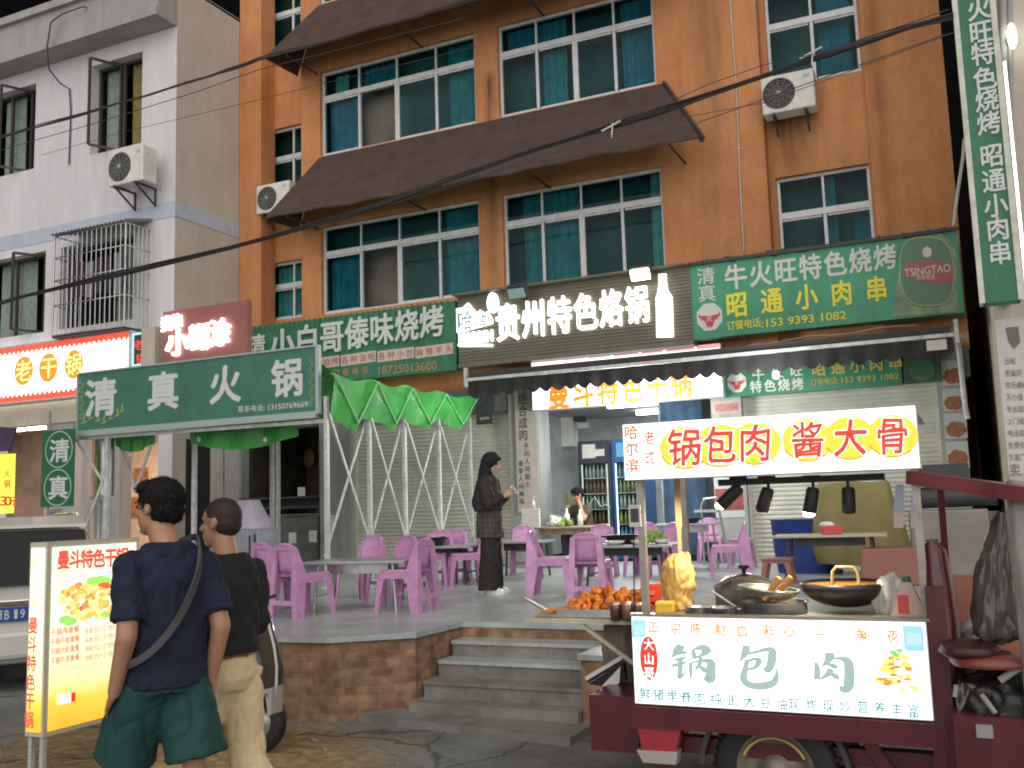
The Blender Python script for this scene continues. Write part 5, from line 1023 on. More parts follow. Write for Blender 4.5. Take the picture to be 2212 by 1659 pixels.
heap('greens', (T5.x+.02, T5.y-.1, HP+.65), .15, .10, 30, leafm, 'green vegetables in front of the seated diner')
heap('plastic_bag', (T5.x-.14, T5.y+.02, HP+.65), .12, .16, 16, mat('milky_bag', (.58, .6, .56), .35), 'milky plastic bag on the wooden table', .07, 'bag')
def bottle(c, r, h, m_, label, pump=False):
    m = MB(); m.lathe([(0, 0), (r, 0), (r, h*.62), (r*.4, h*.78), (r*.4, h*.92), (0, h*.92)], c, 14); t = thing('condiment_bottle', label, 'bottle', c, 0, 'condiment bottles on the wooden table'); part(t, 'bottle_body', m, m_)
    m = MB(); m.lathe([(r*.5, h*.9), (r*.5, h), (0, h)], c, 12)
    if pump: m.tube([Vector(c)+Vector((0, 0, h)), Vector(c)+Vector((0, 0, h*1.15)), Vector(c)+Vector((.06, 0, h*1.13))], .008, 6)
    part(t, 'cap', m, mt['signwhite'])
bottle((T5.x+.32, T5.y-.1, HP+.64), .045, .26, porc, 'tall white condiment bottle beside the seated diner')
bottle((T5.x+.03, T5.y+.05, HP+.64), .05, .28, porc, 'white pump bottle behind the greens', True)
bottle((T5.x-.45, T5.y-.05, HP+.64), .07, .24, mt['steel'], 'steel kettle shaped bottle at the board end of the wooden table')
m = MB(); q = PY(1147, 1119, T5.y-.5); m.box((q.x, q.y, q.z), (.31, .05, .30), bev=.01); o = solo('menu_easel', m, mt['paper'], 'plain white board standing between chair and wooden table', 'board'); m = MB(); m.bx((q.x-.02, q.y+.02, HP), (q.x+.02, q.y+.05, q.z)); part(o, 'leg', m, mt['darkgrey'])
bottle((q.x+.05, q.y, q.z+.15), .025, .16, porc, 'small white pump bottle above the plain white board', True)
m = MB(); m.box((T6.x+.02, T6.y-.05, HP+.60), (.22, .16, .10), rot=(0, 0, .3), bev=.01); o = solo('tissue_box', m, mt['red'], 'red tissue box on the beige topped table', 'box'); m = MB(); m.ell((T6.x-.02, T6.y-.05, HP+.66), (.09, .05, .04), 8, 5); part(o, 'tissue', m, porc)
# things by the second shutter
c = Zp(1745, 1236); m = MB(); m.loft([(c.x, c.y, HP, .36, .26, .5), (c.x, c.y, HP+.3, .40, .30, .5), (c.x, c.y, HP+.68, .42, .32, .5), (c.x, c.y, HP+.70, .44, .34, .5)], 24); solo('blue_bin', m, mat('blue_plastic', (.015, .05, .26), .4, var=.3, vscale=4), 'large dark blue plastic bin against the roller shutter', 'bin')
c = Zp(1862, 1238); m = MB(); n = 18; m.loft([(c.x, c.y, HP+.12, .52, .34, .6), (c.x+.02, c.y, HP+.28, .60, .36, .6), (c.x, c.y, HP+.6, .55, .34, .5), (c.x-.03, c.y, HP+.9, .48, .30, .5), (c.x-.04, c.y, HP+1.12, .44, .26, .45), (c.x-.04, c.y, HP+1.16, .40, .22, .45)], 36)
for i, v in enumerate(m.v): q = noise.noise_vector(v*4.5)*.035; v += q
o = solo('covered_machine', m, mat('khaki_cloth', (.30, .25, .10), .9, col2=(.22, .18, .07), vscale=2.5, bump=.25, bscale=8), 'machine under a khaki cloth cover in front of the shutter', 'covered machine'); m = MB(); m.bx((c.x-.3, c.y-.2, HP), (c.x-.25, c.y+.2, HP+.14)); m.bx((c.x+.28, c.y-.2, HP), (c.x+.33, c.y+.2, HP+.14)); part(o, 'foot', m, mt['darkgrey'])
m = MB(); c = Zp(1930, 1262); m.box((c.x, c.y, HP+.2), (.62, .4, .40), bev=.02); solo('red_crate', m, rstool, 'brick red plastic crate behind the cart post', 'crate')
m = MB(); c = Zp(1525, 1222); m.tube([(c.x-.05, c.y+.1, HP), (c.x-.05, c.y+.1, HP+.9), (c.x, c.y+.1, HP+1.0), (c.x+.2, c.y+.1, HP+1.02)], .018, 8); m.tube([(c.x+.3, c.y+.25, HP), (c.x+.2, c.y+.1, HP+1.02)], .018, 8); m.bx((c.x-.15, c.y+.05, HP+.8), (c.x+.2, c.y+.15, HP+.84)); solo('hand_trolley', m, mt['steel'], 'bent steel trolley handle by the navy curtain', 'trolley')
c = Zp(2060, 1262); m = MB(); m.box((c.x, c.y+.25, HP+.40), (.80, .5, .80), bev=.02); t = thing('steel_cabinet', 'brushed steel cabinet with dark pipe on top, by the dark alley', 'cabinet', (c.x, c.y+.25, HP)); part(t, 'body', m, mat('dull_steel', (.27, .235, .205), .45, metal=.4, var=.25, vscale=3)); m = MB(); m.tube([(c.x-.35, c.y+.2, HP+.93), (c.x+.5, c.y+.2, HP+.95)], .12, 14); m.bx((c.x-.3, c.y+.1, HP+1.06), (c.x+.25, c.y+.14, HP+1.30)); part(t, 'pipe', m, mt['darkgrey'])
m = MB(); c = PZ(1985, 1180, HP+.3); 
for x, y, L in ((1905, 1125, .35), (1935, 1120, .3)): q = PY(x, y, Zp(1862, 1238).y+.5); m.tube([q, q+Vector((.05, 0, -.3)), q+Vector((0, 0, -.6))], .02, 6); m.tube([q+Vector((-.25, 0, .12)), q+Vector((.2, 0, .1))], .014, 6)
solo('machine_levers', m, mt['steel'], 'steel levers and hoses behind the khaki cover', 'levers')

c = PY(540, 1180, 12.2); m = MB(); z0 = PY(540, 1142, 12.2).z; z1 = PY(540, 1080, 12.2).z; m.loft([(c.x, 12.2, z0, .30, .26, .35), (c.x, 12.2, z0+.04, .30, .26, .35), (c.x-.02, 12.2, z1-.03, .15, .13, .4), (c.x-.02, 12.2, z1, .14, .12, .4)], 24)
t = thing('steam_cabinet', 'pale lavender hood on a small steel cabinet behind the dark clothed walker', 'cabinet', (c.x, 12.2, HP)); part(t, 'hood', m, mat('lavender_hood', (.50, .44, .56), .4, var=.15, vscale=5)); m = MB(); m.box((c.x+.05, 12.2, (HP+z0)/2), (.62, .5, z0-HP), bev=.02); part(t, 'body', m, mat('pale_steel_body', (.42, .44, .50), .35, metal=.4, var=.25, vscale=4)); m = MB(); m.bx((c.x+.2, 11.93, HP+.2), (c.x+.22, 11.95, z0-.1)); m.bx((c.x+.3, 11.92, z0-.2), (c.x+.32, 11.95, z0-.08)); part(t, 'door_handle', m, mt['darkgrey'])

# ------------------------------------------------------------------ food tricycle
YC0 = 5.0; C_ = YP(YC0); cu0, cu1 = -1.685, -.268; cz0, cz1 = .612, 1.06; CD = 1.0
cart = thing('food_tricycle', 'maroon food tricycle with two glowing sign boxes and a serving counter', 'food cart', ((cu0+cu1)/2, YC0, 0))
m = MB(); m.bx((cu0, YC0+.03, cz1-.02), (cu1+.04, YC0+CD, cz1)); m.bx((cu0, YC0-.02, cz1), (cu1+.03, YC0+.03, cz1+.012)); part(cart, 'counter_top', m, mat('greasy_steel', (.42, .40, .34), .3, metal=.7, var=.35, vscale=9))
m = MB(); m.bx((cu0-.02, YC0+.05, .50), (cu1+.05, YC0+CD, .56)); m.bx((cu0, YC0+.05, .56), (cu1, YC0+CD-.05, cz1-.03)); m.bx((cu0-.01, YC0-.03, .50), (cu1+.07, YC0+.05, .605)); part(cart, 'bed', m, mt['maroon'])
m = MB(); C_.box(m, cu0, cu1+.015, cz0, cz1, -.06, 0); sg = part(cart, 'front_sign', m, mt['whitesteel'])
m = MB(); C_.box(m, cu0+.006, cu1+.009, cz0+.006, cz1-.006, .001, .008); part(sg, 'light_panel', m, L_white)
def brush(pl, mb, x, y, w, h, strokes, d):
    """brush characters: strokes are (x,y,width) chains in a unit box"""
    for i, s_ in enumerate(strokes):
        pts = [];
        for k in range(len(s_)-1):   # smooth chain
            a = s_[max(k-1, 0)]; b = s_[k]; c = s_[k+1]; e = s_[min(k+2, len(s_)-1)]
            for q in range(5):
                t = q/5; pts.append(tuple(.5*((2*b[j])+(-a[j]+c[j])*t+(2*a[j]-5*b[j]+4*c[j]-e[j])*t*t+(-a[j]+3*b[j]-3*c[j]+e[j])*t**3) for j in range(3)))
        pts.append(s_[-1]); L = []; R = []
        for k, p_ in enumerate(pts):
            a = pts[max(k-1, 0)]; b = pts[min(k+1, len(pts)-1)]; dx, dy = b[0]-a[0], b[1]-a[1]; n = math.hypot(dx, dy) or 1; ww = max(.012, p_[2]*1.55)*.5
            L.append((p_[0]-dy/n*ww, p_[1]+dx/n*ww)); R.append((p_[0]+dy/n*ww, p_[1]-dx/n*ww))
        cv = lambda q: pl.px(x+(q[0]-.5)*w, y-(q[1]-.5)*h, d+i*.0004)
        n = len(L); mb.add([cv(q) for q in L+R], [(k, n+k, n+k+1, k+1) for k in range(n-1)])
GUO = [[(.27, .98, .10), (.2, .84, .13), (.08, .66, .02)], [(.14, .74, .03), (.3, .78, .06), (.38, .80, .04)], [(.14, .6, .05), (.26, .63, .06), (.36, .66, .03)], [(.08, .45, .05), (.22, .49, .06), (.38, .55, .03)], [(.25, .64, .07), (.25, .4, .07), (.24, .14, .06), (.36, .3, .02)], [(.5, .88, .03), (.52, .74, .07), (.54, .62, .04)], [(.5, .86, .03), (.68, .92, .10), (.78, .84, .12), (.66, .70, .05)], [(.54, .66, .04), (.66, .70, .05)], [(.46, .54, .05), (.46, .36, .05), (.46, .12, .03)], [(.46, .52, .03), (.68, .58, .05), (.86, .54, .11), (.86, .3, .13), (.84, .1, .14), (.72, .14, .03)], [(.66, .68, .05), (.64, .5, .06), (.56, .36, .04)], [(.62, .46, .05), (.74, .34, .08), (.78, .28, .03)]]
BAO = [[(.22, .98, .10), (.2, .82, .12), (.08, .60, .02)], [(.2, .76, .04), (.44, .82, .05), (.68, .88, .07), (.80, .82, .13), (.78, .56, .13), (.70, .40, .10), (.6, .46, .02)], [(.24, .6, .05), (.42, .66, .05), (.50, .60, .10), (.42, .46, .06), (.26, .42, .04)], [(.24, .64, .07), (.2, .42, .09), (.16, .2, .11), (.28, .06, .10), (.52, .02, .12), (.8, .08, .12), (.90, .24, .08), (.90, .42, .02)]]
ROU = [[(.14, .74, .04), (.17, .58, .08), (.17, .30, .09)], [(.44, .98, .13), (.42, .84, .12), (.34, .70, .06), (.26, .62, .02)], [(.42, .80, .03), (.62, .84, .05), (.80, .76, .12), (.84, .5, .14), (.82, .14, .15), (.72, .06, .12), (.64, .14, .03)], [(.38, .70, .04), (.52, .64, .08), (.6, .60, .03)], [(.46, .58, .09), (.40, .44, .09), (.22, .30, .02)], [(.44, .48, .04), (.56, .38, .09), (.62, .30, .03)]]
m = MB(); brush(C_, m, 1498, 1433, 108, 84, GUO, .012); brush(C_, m, 1640, 1437, 96, 92, BAO, .012); brush(C_, m, 1800, 1450, 104, 86, ROU, .012); part(sg, 'brush_lettering', m, lit('brush_grey_film', (.34, .46, .41), .55))
m = MB(); C_.line(m, '鲜猪里脊肉', (1395, 1497), (1512, 1507), 24, 26, d=.012, bold=.012, warp=.07); C_.line(m, '纯正大豆油', (1548, 1508), (1690, 1520), 24, 26, d=.012, bold=.012, warp=.07); C_.line(m, '现炸现炒', (1716, 1519), (1826, 1524), 24, 26, d=.012, bold=.012, warp=.07); C_.line(m, '营养丰富', (1864, 1526), (1974, 1535), 24, 28, d=.012, bold=.012, warp=.07); part(sg, 'small_lettering', m, lit('small_teal_film', (.07, .24, .27), .7))
m = MB()
for ch, x, y in zip('正宗陈制口彩心一每夜', (1412, 1460, 1505, 1557, 1604, 1660, 1705, 1768, 1862, 1928), (1354, 1357, 1357, 1360, 1363, 1361, 1362, 1370, 1368, 1372)): C_.char(m, ch, x, y, 23, 25, d=.012, bold=.02, warp=.09)
part(sg, 'orange_lettering', m, lit('small_orange_film', (.95, .24, .05), .7))
m = MB(); C_.disc(m, 1403, 1421, 19, 47, .010, .002, 30); part(sg, 'red_oval', m, L_red)
m = MB(); C_.line(m, '大山哥', (1403, 1391), (1404, 1452), 22, 25, d=.016, bold=.010, warp=.05); part(sg, 'oval_lettering', m, lit('white_film_dim', (1, 1, 1), .95))
m = MB(); C_.ppoly(m, [(1368, 1376), (1396, 1376), (1396, 1338), (1367, 1338)], .010, .002); C_.ppoly(m, [(1954, 1405), (1997, 1406), (1994, 1352), (1950, 1350)], .010, .002); part(sg, 'blue_sticker', m, lit('sticker_blue', (.28, .55, .72), .8))
m = MB(); C_.ppoly(m, [(1373, 1372), (1392, 1372), (1391, 1351), (1372, 1351)], .014, .001); C_.ppoly(m, [(1960, 1393), (1990, 1394), (1988, 1368), (1958, 1367)], .014, .001); part(sg, 'sticker_square', m, lit('sticker_pale', (.36, .56, .64), .9))
m = MB(); m2 = MB(); m3 = MB(); rr = random.Random(3)
for i in range(46):   # printed dish of crisp pork
    t_ = rr.random(); y = 1490-80*t_; x = 1938+(rr.random()-.5)*(110*(1-t_)+26*t_); C_.disc(m if i % 3 else m2, x, y, rr.uniform(4, 11), rr.uniform(3, 6), .010+i*.0002, .001, 9)
for x, y in ((1930, 1408), (1944, 1404), (1936, 1413)): C_.disc(m3, x, y, 8, 5, .021, .001, 9)
part(sg, 'dish_print', m, lit('dish_yellow_film', (1, .66, .12), .9)); part(sg, 'dish_sauce_print', m2, lit('dish_red_film', (.9, .25, .04), .8)); part(sg, 'dish_leaf_print', m3, lit('dish_green_film', (.2, .7, .15), .7))
# upper sign box
UY = 5.0; U_ = YP(UY); tu0, tu1 = U_.uv(1347, 970)[0], U_.uv(1984, 950)[0]; tz0, tz1 = 1.765, 2.065
m = MB(); U_.box(m, tu0, tu1, tz0, tz1, -.10, 0); m.bx((tu0, UY+.1, tz0), (tu1, UY+.16, tz0+.05)); us = part(cart, 'upper_sign', m, mt['whitesteel'])
m = MB(); U_.box(m, tu0+.004, tu1-.004, tz0+.004, tz1-.004, .001, .008); part(us, 'light_panel', m, L_white)
cs = [(1481, 966), (1555, 962), (1632, 957), (1745, 950), (1836, 946), (1928, 941)]
m = MB(); md = MB()
for i, (x, y) in enumerate(cs): U_.disc(m, x, y+1, 56, 46, .010+.0006*i, .0003, 36)
part(us, 'yellow_disc', m, L_yellow)
m = MB()
for x, y in cs: 
    cu_, cv_ = U_.uv(x, y+1); a = U_.uv(x+56, y)[0]-cu_; b = cv_-U_.uv(x, y+47)[1]
    for k in range(16): t0, t1 = pi*1.12+pi*.62*k/16, pi*1.12+pi*.62*(k+1)/16; U_.poly(m, [(cu_+a*r*cos(t), cv_+b*r*sin(t)) for r, t in ((1.02, t0), (1.02, t1), (.955, t1), (.955, t0))], .015, .001)
part(us, 'disc_edge', m, L_orange)
m = MB()
for ch, (x, y) in zip('锅包肉酱大骨', cs): U_.char(m, ch, x, y, 72, 80, d=.0165, bold=.042, warp=.06, shear=.07)
part(us, 'letter_outline', m, lit('outline_white_film', (1, .93, .85), 1.0))
m = MB()
for ch, (x, y) in zip('锅包肉酱大骨', cs): U_.char(m, ch, x, y, 70, 78, d=.0205, bold=.017, warp=.06, shear=.07)
part(us, 'lettering', m, L_red)
m = MB(); U_.line(m, '哈尔滨', (1364, 934), (1367, 1006), 28, 30, d=.012, bold=.022, warp=.06); U_.line(m, '老式', (1404, 946), (1404, 988), 23, 30, d=.012, bold=.014, warp=.07); part(us, 'side_lettering', m, lit('side_orange_film', (.9, .12, .05), .6))
# posts, canopy rail
m = MB(); pr_ = C_.uv(1385, 1330)[0]
for x, y in ((pr_, YC0+.09), (-.255, YC0+.09), (cu0+.06, YC0+CD-.06), (-.30, YC0+CD-.06)):
    m = MB(); m.bx((x-.018, y-.018, .56), (x+.018, y+.018, tz0+.02)); part(cart, 'post', m, mat('post_steel', (.40, .37, .33), .4, metal=.6, var=.3, vscale=12))
m = MB(); a = PY(1968, 1031, 5.1); b = PY(2290, 1078, 4.55); m.beam(a, b, .064, .064); part(cart, 'canopy_rail', m, mat('rail_lit_red', (.27, .05, .07), .35, var=.35, vscale=6, coat=.3)); m = MB(); m.beam(PY(2030, 1040, 5.1), PY(2052, 1330, 5.25), .03); part(cart, 'canopy_post', m, mt['maroon'])  # rail red brightened beyond the maroon: light on its top is in the colour
m = MB(); m.bx((tu0+.02, UY+.1, tz1-.03), (tu1, UY+CD, tz1)); part(cart, 'roof', m, mt['whitesteel'])
m = MB(); xx = C_.uv(1700, 1050)[0]; m.bx((C_.uv(1560, 1035)[0]-.06, UY+.16, tz0-.045), (C_.uv(1880, 1030)[0]+.05, UY+.2, tz0-.012)); part(cart, 'lamp_rail', m, mt['black'])
for i, (x, y0_, x2, y2, on) in enumerate(((1598, 1046, 1557, 1092, 2), (1660, 1048, 1645, 1104, 0), (1757, 1047, 1748, 1108, 1), (1832, 1046, 1834, 1108, 0))):
    pl = YP(UY+.18); a = pl.px(x, y0_+6); b = pl.px(x2, y2); d = (b-a).normalized(); m = MB(); m.tube([a, a+d*.015, b-d*.008, b], [.025, .033, .034, .031], 18); m.beam(a, (pl.px(x-2, y0_-14)), .014); m.box(pl.px(x-4, y0_-14), (.085, .035, .03)); L = part(cart, 'spot_lamp', m, mt['black'])
    if on:
        la = bpy.data.lights.new('spot_bulb', 'SPOT'); la.energy = 48 if on == 1 else 34; la.spot_size = radians(115); la.spot_blend = .6; la.shadow_soft_size = .03; la.color = (1, .86, .62)
        lo = bpy.data.objects.new('spot_bulb', la); COL.objects.link(lo); lo.location = b+d*.02; lo.rotation_euler = (-(Vector((d.x*.4, .08, -1)) if on == 1 else Vector((-1.5, .1, -1)))).to_track_quat('Z', 'Y').to_euler()
    m = MB(); m.ell(b, (.031, .031, .022) if on else (.026, .026, .008), 14, 8); part(L, 'lens', m, lit('spot_light', (1, .97, .85), 40 if on == 1 else 8) if on else mt['darkgrey'])
m = MB(); m.bx((cu0-.75, YC0+.28, .975), (cu0-.02, YC0+.85, 1.0)); m.beam((cu0-.4, YC0+.3, .97), (cu0-.03, YC0+.3, .72), .02); part(cart, 'side_shelf', m, mat('shelf_board', (.56, .50, .36), .5, var=.3, vscale=8))
m = MB(); m.bx((cu0-.30, YC0+.12, .33), (cu0-.03, YC0+CD-.1, .62)); m.bx((cu0-.03, YC0+.02, .50), (cu0, YC0+CD, .62)); part(cart, 'tail_box', m, mt['maroon'])
m = MB(); q0 = C_.uv(1372, 1550); q1 = C_.uv(1478, 1558); m.prism([C_.px(1370, 1530, .02), C_.px(1482, 1534, .02), C_.px(1462, 1622, .02), C_.px(1390, 1618, .02)], (0, .09, 0)); tl = part(cart, 'tail_lamp', m, mat('tail_red', (.34, .03, .04), .25, coat=.5)); m = MB(); m.prism([C_.px(1378, 1618, .022), C_.px(1466, 1622, .022), C_.px(1463, 1650, .022), C_.px(1392, 1645, .022)], (0, .08, 0)); part(tl, 'clear_lens', m, mat('tail_clear', (.40, .36, .34), .25, coat=.5))
m = MB(); m.bx((cu0+.05, YC0+.1, .36), (cu1+.3, YC0+.18, .44)); m.bx((cu0+.05, YC0+CD-.2, .36), (cu1+.3, YC0+CD-.1, .44)); m.beam((-.56, YC0+.06, .5), (-.36, YC0+.06, .2), .05); m.beam((-.36, YC0+.06, .22), (.4, YC0+.06, .22), .05); part(cart, 'chassis', m, mt['maroon'])
def wheel(c, r, label=None):
    R = Matrix.Rotation(pi/2, 3, 'X'); m = MB(); prof = [(r*.62, -.055), (r*.9, -.06), (r*.985, -.04), (r, 0), (r*.985, .04), (r*.9, .06), (r*.62, .055)]; m.lathe(prof, c, 36, R=R)
    for k in range(24): a = 2*pi*k/24; m.box(Vector(c)+Vector((r*.995*cos(a), 0, r*.995*sin(a))), (.022, .1, .016), rot=Matrix.Rotation(-a, 3, 'Y'))
    w = part(cart, 'wheel', m, mt['black']); m = MB(); m.lathe([(r*.64, -.045), (r*.56, -.05), (r*.5, -.02), (r*.25, -.015), (r*.22, -.06), (.0, -.06)][::-1], c, 28, R=R.to_3x3() @ Matrix.Scale(-1, 3, (0, 0, 1))); m.lathe([(0, -.02), (r*.6, -.02)], c, 24, R=R); part(w, 'rim', m, mat('rim_dirty', (.20, .18, .14), .45, metal=.5))
    m = MB(); 
    for k in range(24): a0_, a1_ = pi*.15+pi*.7*k/24, pi*.15+pi*.7*(k+1)/24; m.tube([Vector(c)+Vector((r*.53*cos(a0_), -.066, r*.53*sin(a0_))), Vector(c)+Vector((r*.53*cos(a1_), -.066, r*.53*sin(a1_)))], .008, 5)
    part(w, 'yellow_rim_line', m, mat('rim_yellow', (.50, .40, .10), .5))
wc = C_.uv(1670, 1690); WX = wc[0]; wheel((WX, YC0+.12, .31), .31); wheel((WX, YC0+CD-.08, .31), .31)
m = MB(); k = 16; 
for i in range(k): t0, t1 = pi*.98-pi*.96*i/k, pi*.98-pi*.96*(i+1)/k; m.add([(WX+.37*cos(t), YC0+y, .31+.37*sin(t)) for t in (t0, t1) for y in (.03, .24)], [(0, 2, 3, 1)], 0, True); m.add([(WX+r*cos(t), YC0+.03, .31+r*sin(t)) for t in (t0, t1) for r in (.345, .37)], [(0, 1, 3, 2)])
part(cart, 'mudguard', m, mt['darkgrey'])
# driver's end of the tricycle
m = MB(); m.bx((cu1+.02, YC0-.02, .34), (cu1+.10, YC0+.05, 1.22)); m.loft([(cu1+.07, YC0+.22, .50, .075, .20, .5), (cu1+.08, YC0+.22, 1.05, .07, .19, .5), (cu1+.07, YC0+.22, 1.38, .055, .16, .6), (cu1+.06, YC0+.22, 1.42, .03, .14, .6)], 24); m.prism([C_.px(2016, 1560, .025), C_.px(2042, 1560, .025), C_.px(2050, 1659, .025), C_.px(2018, 1659, .025)], (0, .04, 0)); part(cart, 'front_shell', m, mt['maroon'])
DX = YP(4.75)
m = MB(); s_ = DX.px(2092, 1408); m.loft([(s_.x, s_.y+.15, s_.z-.03, .10, .16, .6), (s_.x, s_.y+.15, s_.z-.01, .125, .19, .6), (s_.x, s_.y+.15, s_.z+.015, .11, .17, .6)], 24); part(cart, 'seat', m, mat('oxblood_seat', (.05, .010, .012), .5))
m = MB(); s_ = DX.px(2138, 1432); m.loft([(s_.x, s_.y+.1, s_.z-.02, .15, .16, .8), (s_.x, s_.y+.1, s_.z, .165, .17, .8), (s_.x, s_.y+.1, s_.z+.03, .09, .1, .8)], 24); part(cart, 'fuel_tank', m, mat('faded_red_paint', (.22, .045, .03), .4, var=.3, vscale=6))
m = MB(); a = DX.px(2058, 1545); b = DX.px(2300, 1660); m.bx((a.x, 4.75, b.z-.35), (b.x+.2, 5.3, a.z)); part(cart, 'battery_box', m, mt['maroon'])
m = MB(); u0, v0 = DX.uv(2110, 1592); u1, v1 = DX.uv(2144, 1566); DX.box(m, u0, u1, v0, v1, .001, .012); part(cart, 'label_plate', m, mt['greyband'])
m = MB(); m.tube([DX.px(2065, 1480), DX.px(2062, 1505)], .01, 6); m.tube([DX.px(2160, 1470), DX.px(2205, 1440), DX.px(2235, 1445)], .016, 8); m.tube([DX.px(2120, 1500), DX.px(2150, 1540)], .012, 6); part(cart, 'control_lever', m, mt['greyband'])
m = MB(); s_ = DX.px(2165, 1500); m.loft([(s_.x, s_.y+.3, s_.z-.12, .21, .25, .7), (s_.x, s_.y+.3, s_.z-.03, .20, .24, .7), (s_.x, s_.y+.3, s_.z+.03, .17, .2, .8), (s_.x+.03, s_.y+.3, s_.z+.08, .10, .12, .8)], 24)
m.crumple(.03, 9, 3, 4)
part(cart, 'seat_cover', m, mat('black_sheet', (.016, .015, .015), .35, bump=.4, bscale=14))
m = MB(); q = PY(2232, 1200, 4.7); m.loft([(q.x+.02, 4.75, .10, .10, .05, .8), (q.x+.03, 4.75, .7, .11, .06, .8), (q.x+.03, 4.75, 1.1, .105, .055, .8), (q.x+.01, 4.75, 1.45, .10, .05, .8), (q.x, 4.78, 1.68, .08, .04, .8)], 28)
for v in m.v: v += noise.noise_vector(Vector((v.x*14, v.y*14, v.z*3)))*.02
part(cart, 'rolled_rain_curtain', m, mat('grey_plastic_sheet', (.30, .28, .26), .35, var=.3, vscale=7))
m = MB(); q = PY(2140, 1300, 5.05); m.loft([(q.x, 5.05, q.z-.17, .05, .05), (q.x+.01, 5.05, q.z-.14, .10, .08), (q.x+.01, 5.05, q.z, .085, .07), (q.x+.03, 5.05, q.z+.22, .05, .04), (q.x+.07, 5.05, q.z+.40, .015, .012)], 18)
m.crumple(.02, 13, 3, 5)
solo('hanging_bag', m, mat('cloudy_bag', (.13, .115, .10), .25, var=.6, vscale=12), 'cloudy plastic bag hanging beside the rolled grey sheet', 'bag')
# red plastic chair with clutter behind the driver's end
c = PY(2098, 1330, 6.0); t = thing('clutter_chair', 'faded red plastic chair piled with bags behind the driver end', 'chair', (c.x, 6.0, 0)); m = MB()
m.loft([(c.x+.04, 6.22, c.z-.40, .26, .03, .5), (c.x, 6.24, c.z, .22, .03, .5), (c.x-.02, 6.25, c.z+.17, .19, .025, .5), (c.x-.02, 6.25, c.z+.2, .15, .02, .5)], 20); part(t, 'backrest', m, mat('faded_red_plastic', (.34, .12, .07), .45, var=.3, vscale=5)); m = MB(); m.box((c.x+.02, 6.0, c.z-.35), (.48, .46, .04), bev=.015); part(t, 'seat', m, rstool)
for a in (-1, 1):
    for b in (-1, 1): m = MB(); m.beam((c.x+a*.2, 6+b*.2, c.z-.36), (c.x+a*.23, 6+b*.22, 0), .04); part(t, 'leg', m, rstool)
heap('clutter_bags', (c.x-.03, 5.98, c.z-.33), .17, .26, 24, mat('clutter_mix', (.34, .31, .29), .35, col2=(.06, .03, .05), vscale=9), 'pile of grey bags and dark cloth on the faded red chair', .075, 'bags')

# ------------------------------------------------------------------ goods on the cart
CT = cz1
def on(px_, py_, z=CT): p = PZ(px_, py_, z); return p
oil = mat('orange_fry_oil', (.80, .26, .02), .25); fry = mat('fried_pork', (.86, .30, .035), .45, col2=(.62, .15, .015), vscale=30, bump=.5, bscale=60)
c = Vector((-.645, YC0+.42, CT+.015)); wk = thing('frying_wok', 'big dark wok with orange oil and bright wire handle', 'wok', c); m = MB(); R = .235
pr2 = [(R*sin(t), R*.52*(1-cos(t))) for t in [pi*.5*k/9 for k in range(10)]]; m.lathe([(a*1.0, b) for a, b in pr2]+[(R*.97, pr2[-1][1]+.002)]+[(a*.96, b+.008) for a, b in pr2[::-1]], c, 40); part(wk, 'bowl', m, mat('wok_iron', (.045, .043, .045), .4, metal=.5, var=.4, vscale=6)); m = MB(); m.lathe([(0, R*.49), (R*.95, R*.49)], c, 32); part(wk, 'oil', m, oil)
m = MB(); h = Vector((c.x+.02, c.y-.19, c.z+R*.52)); m.tube([h+Vector((-.065, 0, 0)), h+Vector((-.06, 0, .07)), h+Vector((-.04, 0, .095)), h+Vector((.04, 0, .095)), h+Vector((.06, 0, .07)), h+Vector((.065, 0, 0))], .009, 8); part(wk, 'handle', m, mat('brass_wire', (.75, .50, .16), .3, metal=.6))
def pan(c, r, h, m_, label, name='steel_pot', lid=False, cat='pot'):
    t = thing(name, label, cat, c); m = MB(); m.lathe([(0, 0), (r, 0), (r, h), (r*1.06, h+.004), (r*.96, h), (r*.95, .008), (0, .008)], c, 30); part(t, 'body', m, m_)
    if lid: m = MB(); m.lathe([(r*1.04, h+.006), (r*.95, h+.025), (r*.6, h+.06), (r*.2, h+.078), (0, h+.08)], c, 30); part(t, 'lid', m, mat('lid_steel', (.55, .55, .55), .2, metal=.9)); m = MB(); m.lathe([(.0, h+.08), (.012, h+.08), (.012, h+.1), (.03, h+.105), (.03, h+.12), (0, h+.122)], c, 14); part(t, 'knob', m, mt['black'])
    return t
pan((-1.20, YC0+.55, CT), .165, .10, mt['steel'], 'steel pot covered by a domed lid with a black knob', lid=True)
pan((-1.36, YC0+.14, CT), .07, .035, mt['steel'], 'small steel tin beside the wooden stick', 'steel_tin', cat='tin'); pan((-1.24, YC0+.13, CT), .08, .035, mt['steel'], 'wide shallow steel tin of sauce on the counter edge', 'steel_tin', cat='tin')
pan((-.985, YC0+.26, CT), .16, .055, mt['steel'], 'wide steel basin under the wire strainer', 'steel_basin', cat='basin'); m = MB(); m.lathe([(0, .03), (.14, .03)], (-.985, YC0+.26, CT+.005), 24); solo('basin_oil', m, oil, 'orange oil filling the wide steel basin', 'oil')
s0 = Vector((-1.01, YC0+.22, CT+.075)); t = thing('wire_strainer', 'shallow wire strainer with two wooden handles leaning over the basin', 'strainer', s0); Rm = Euler((0, radians(6), 0)).to_matrix(); m = MB()
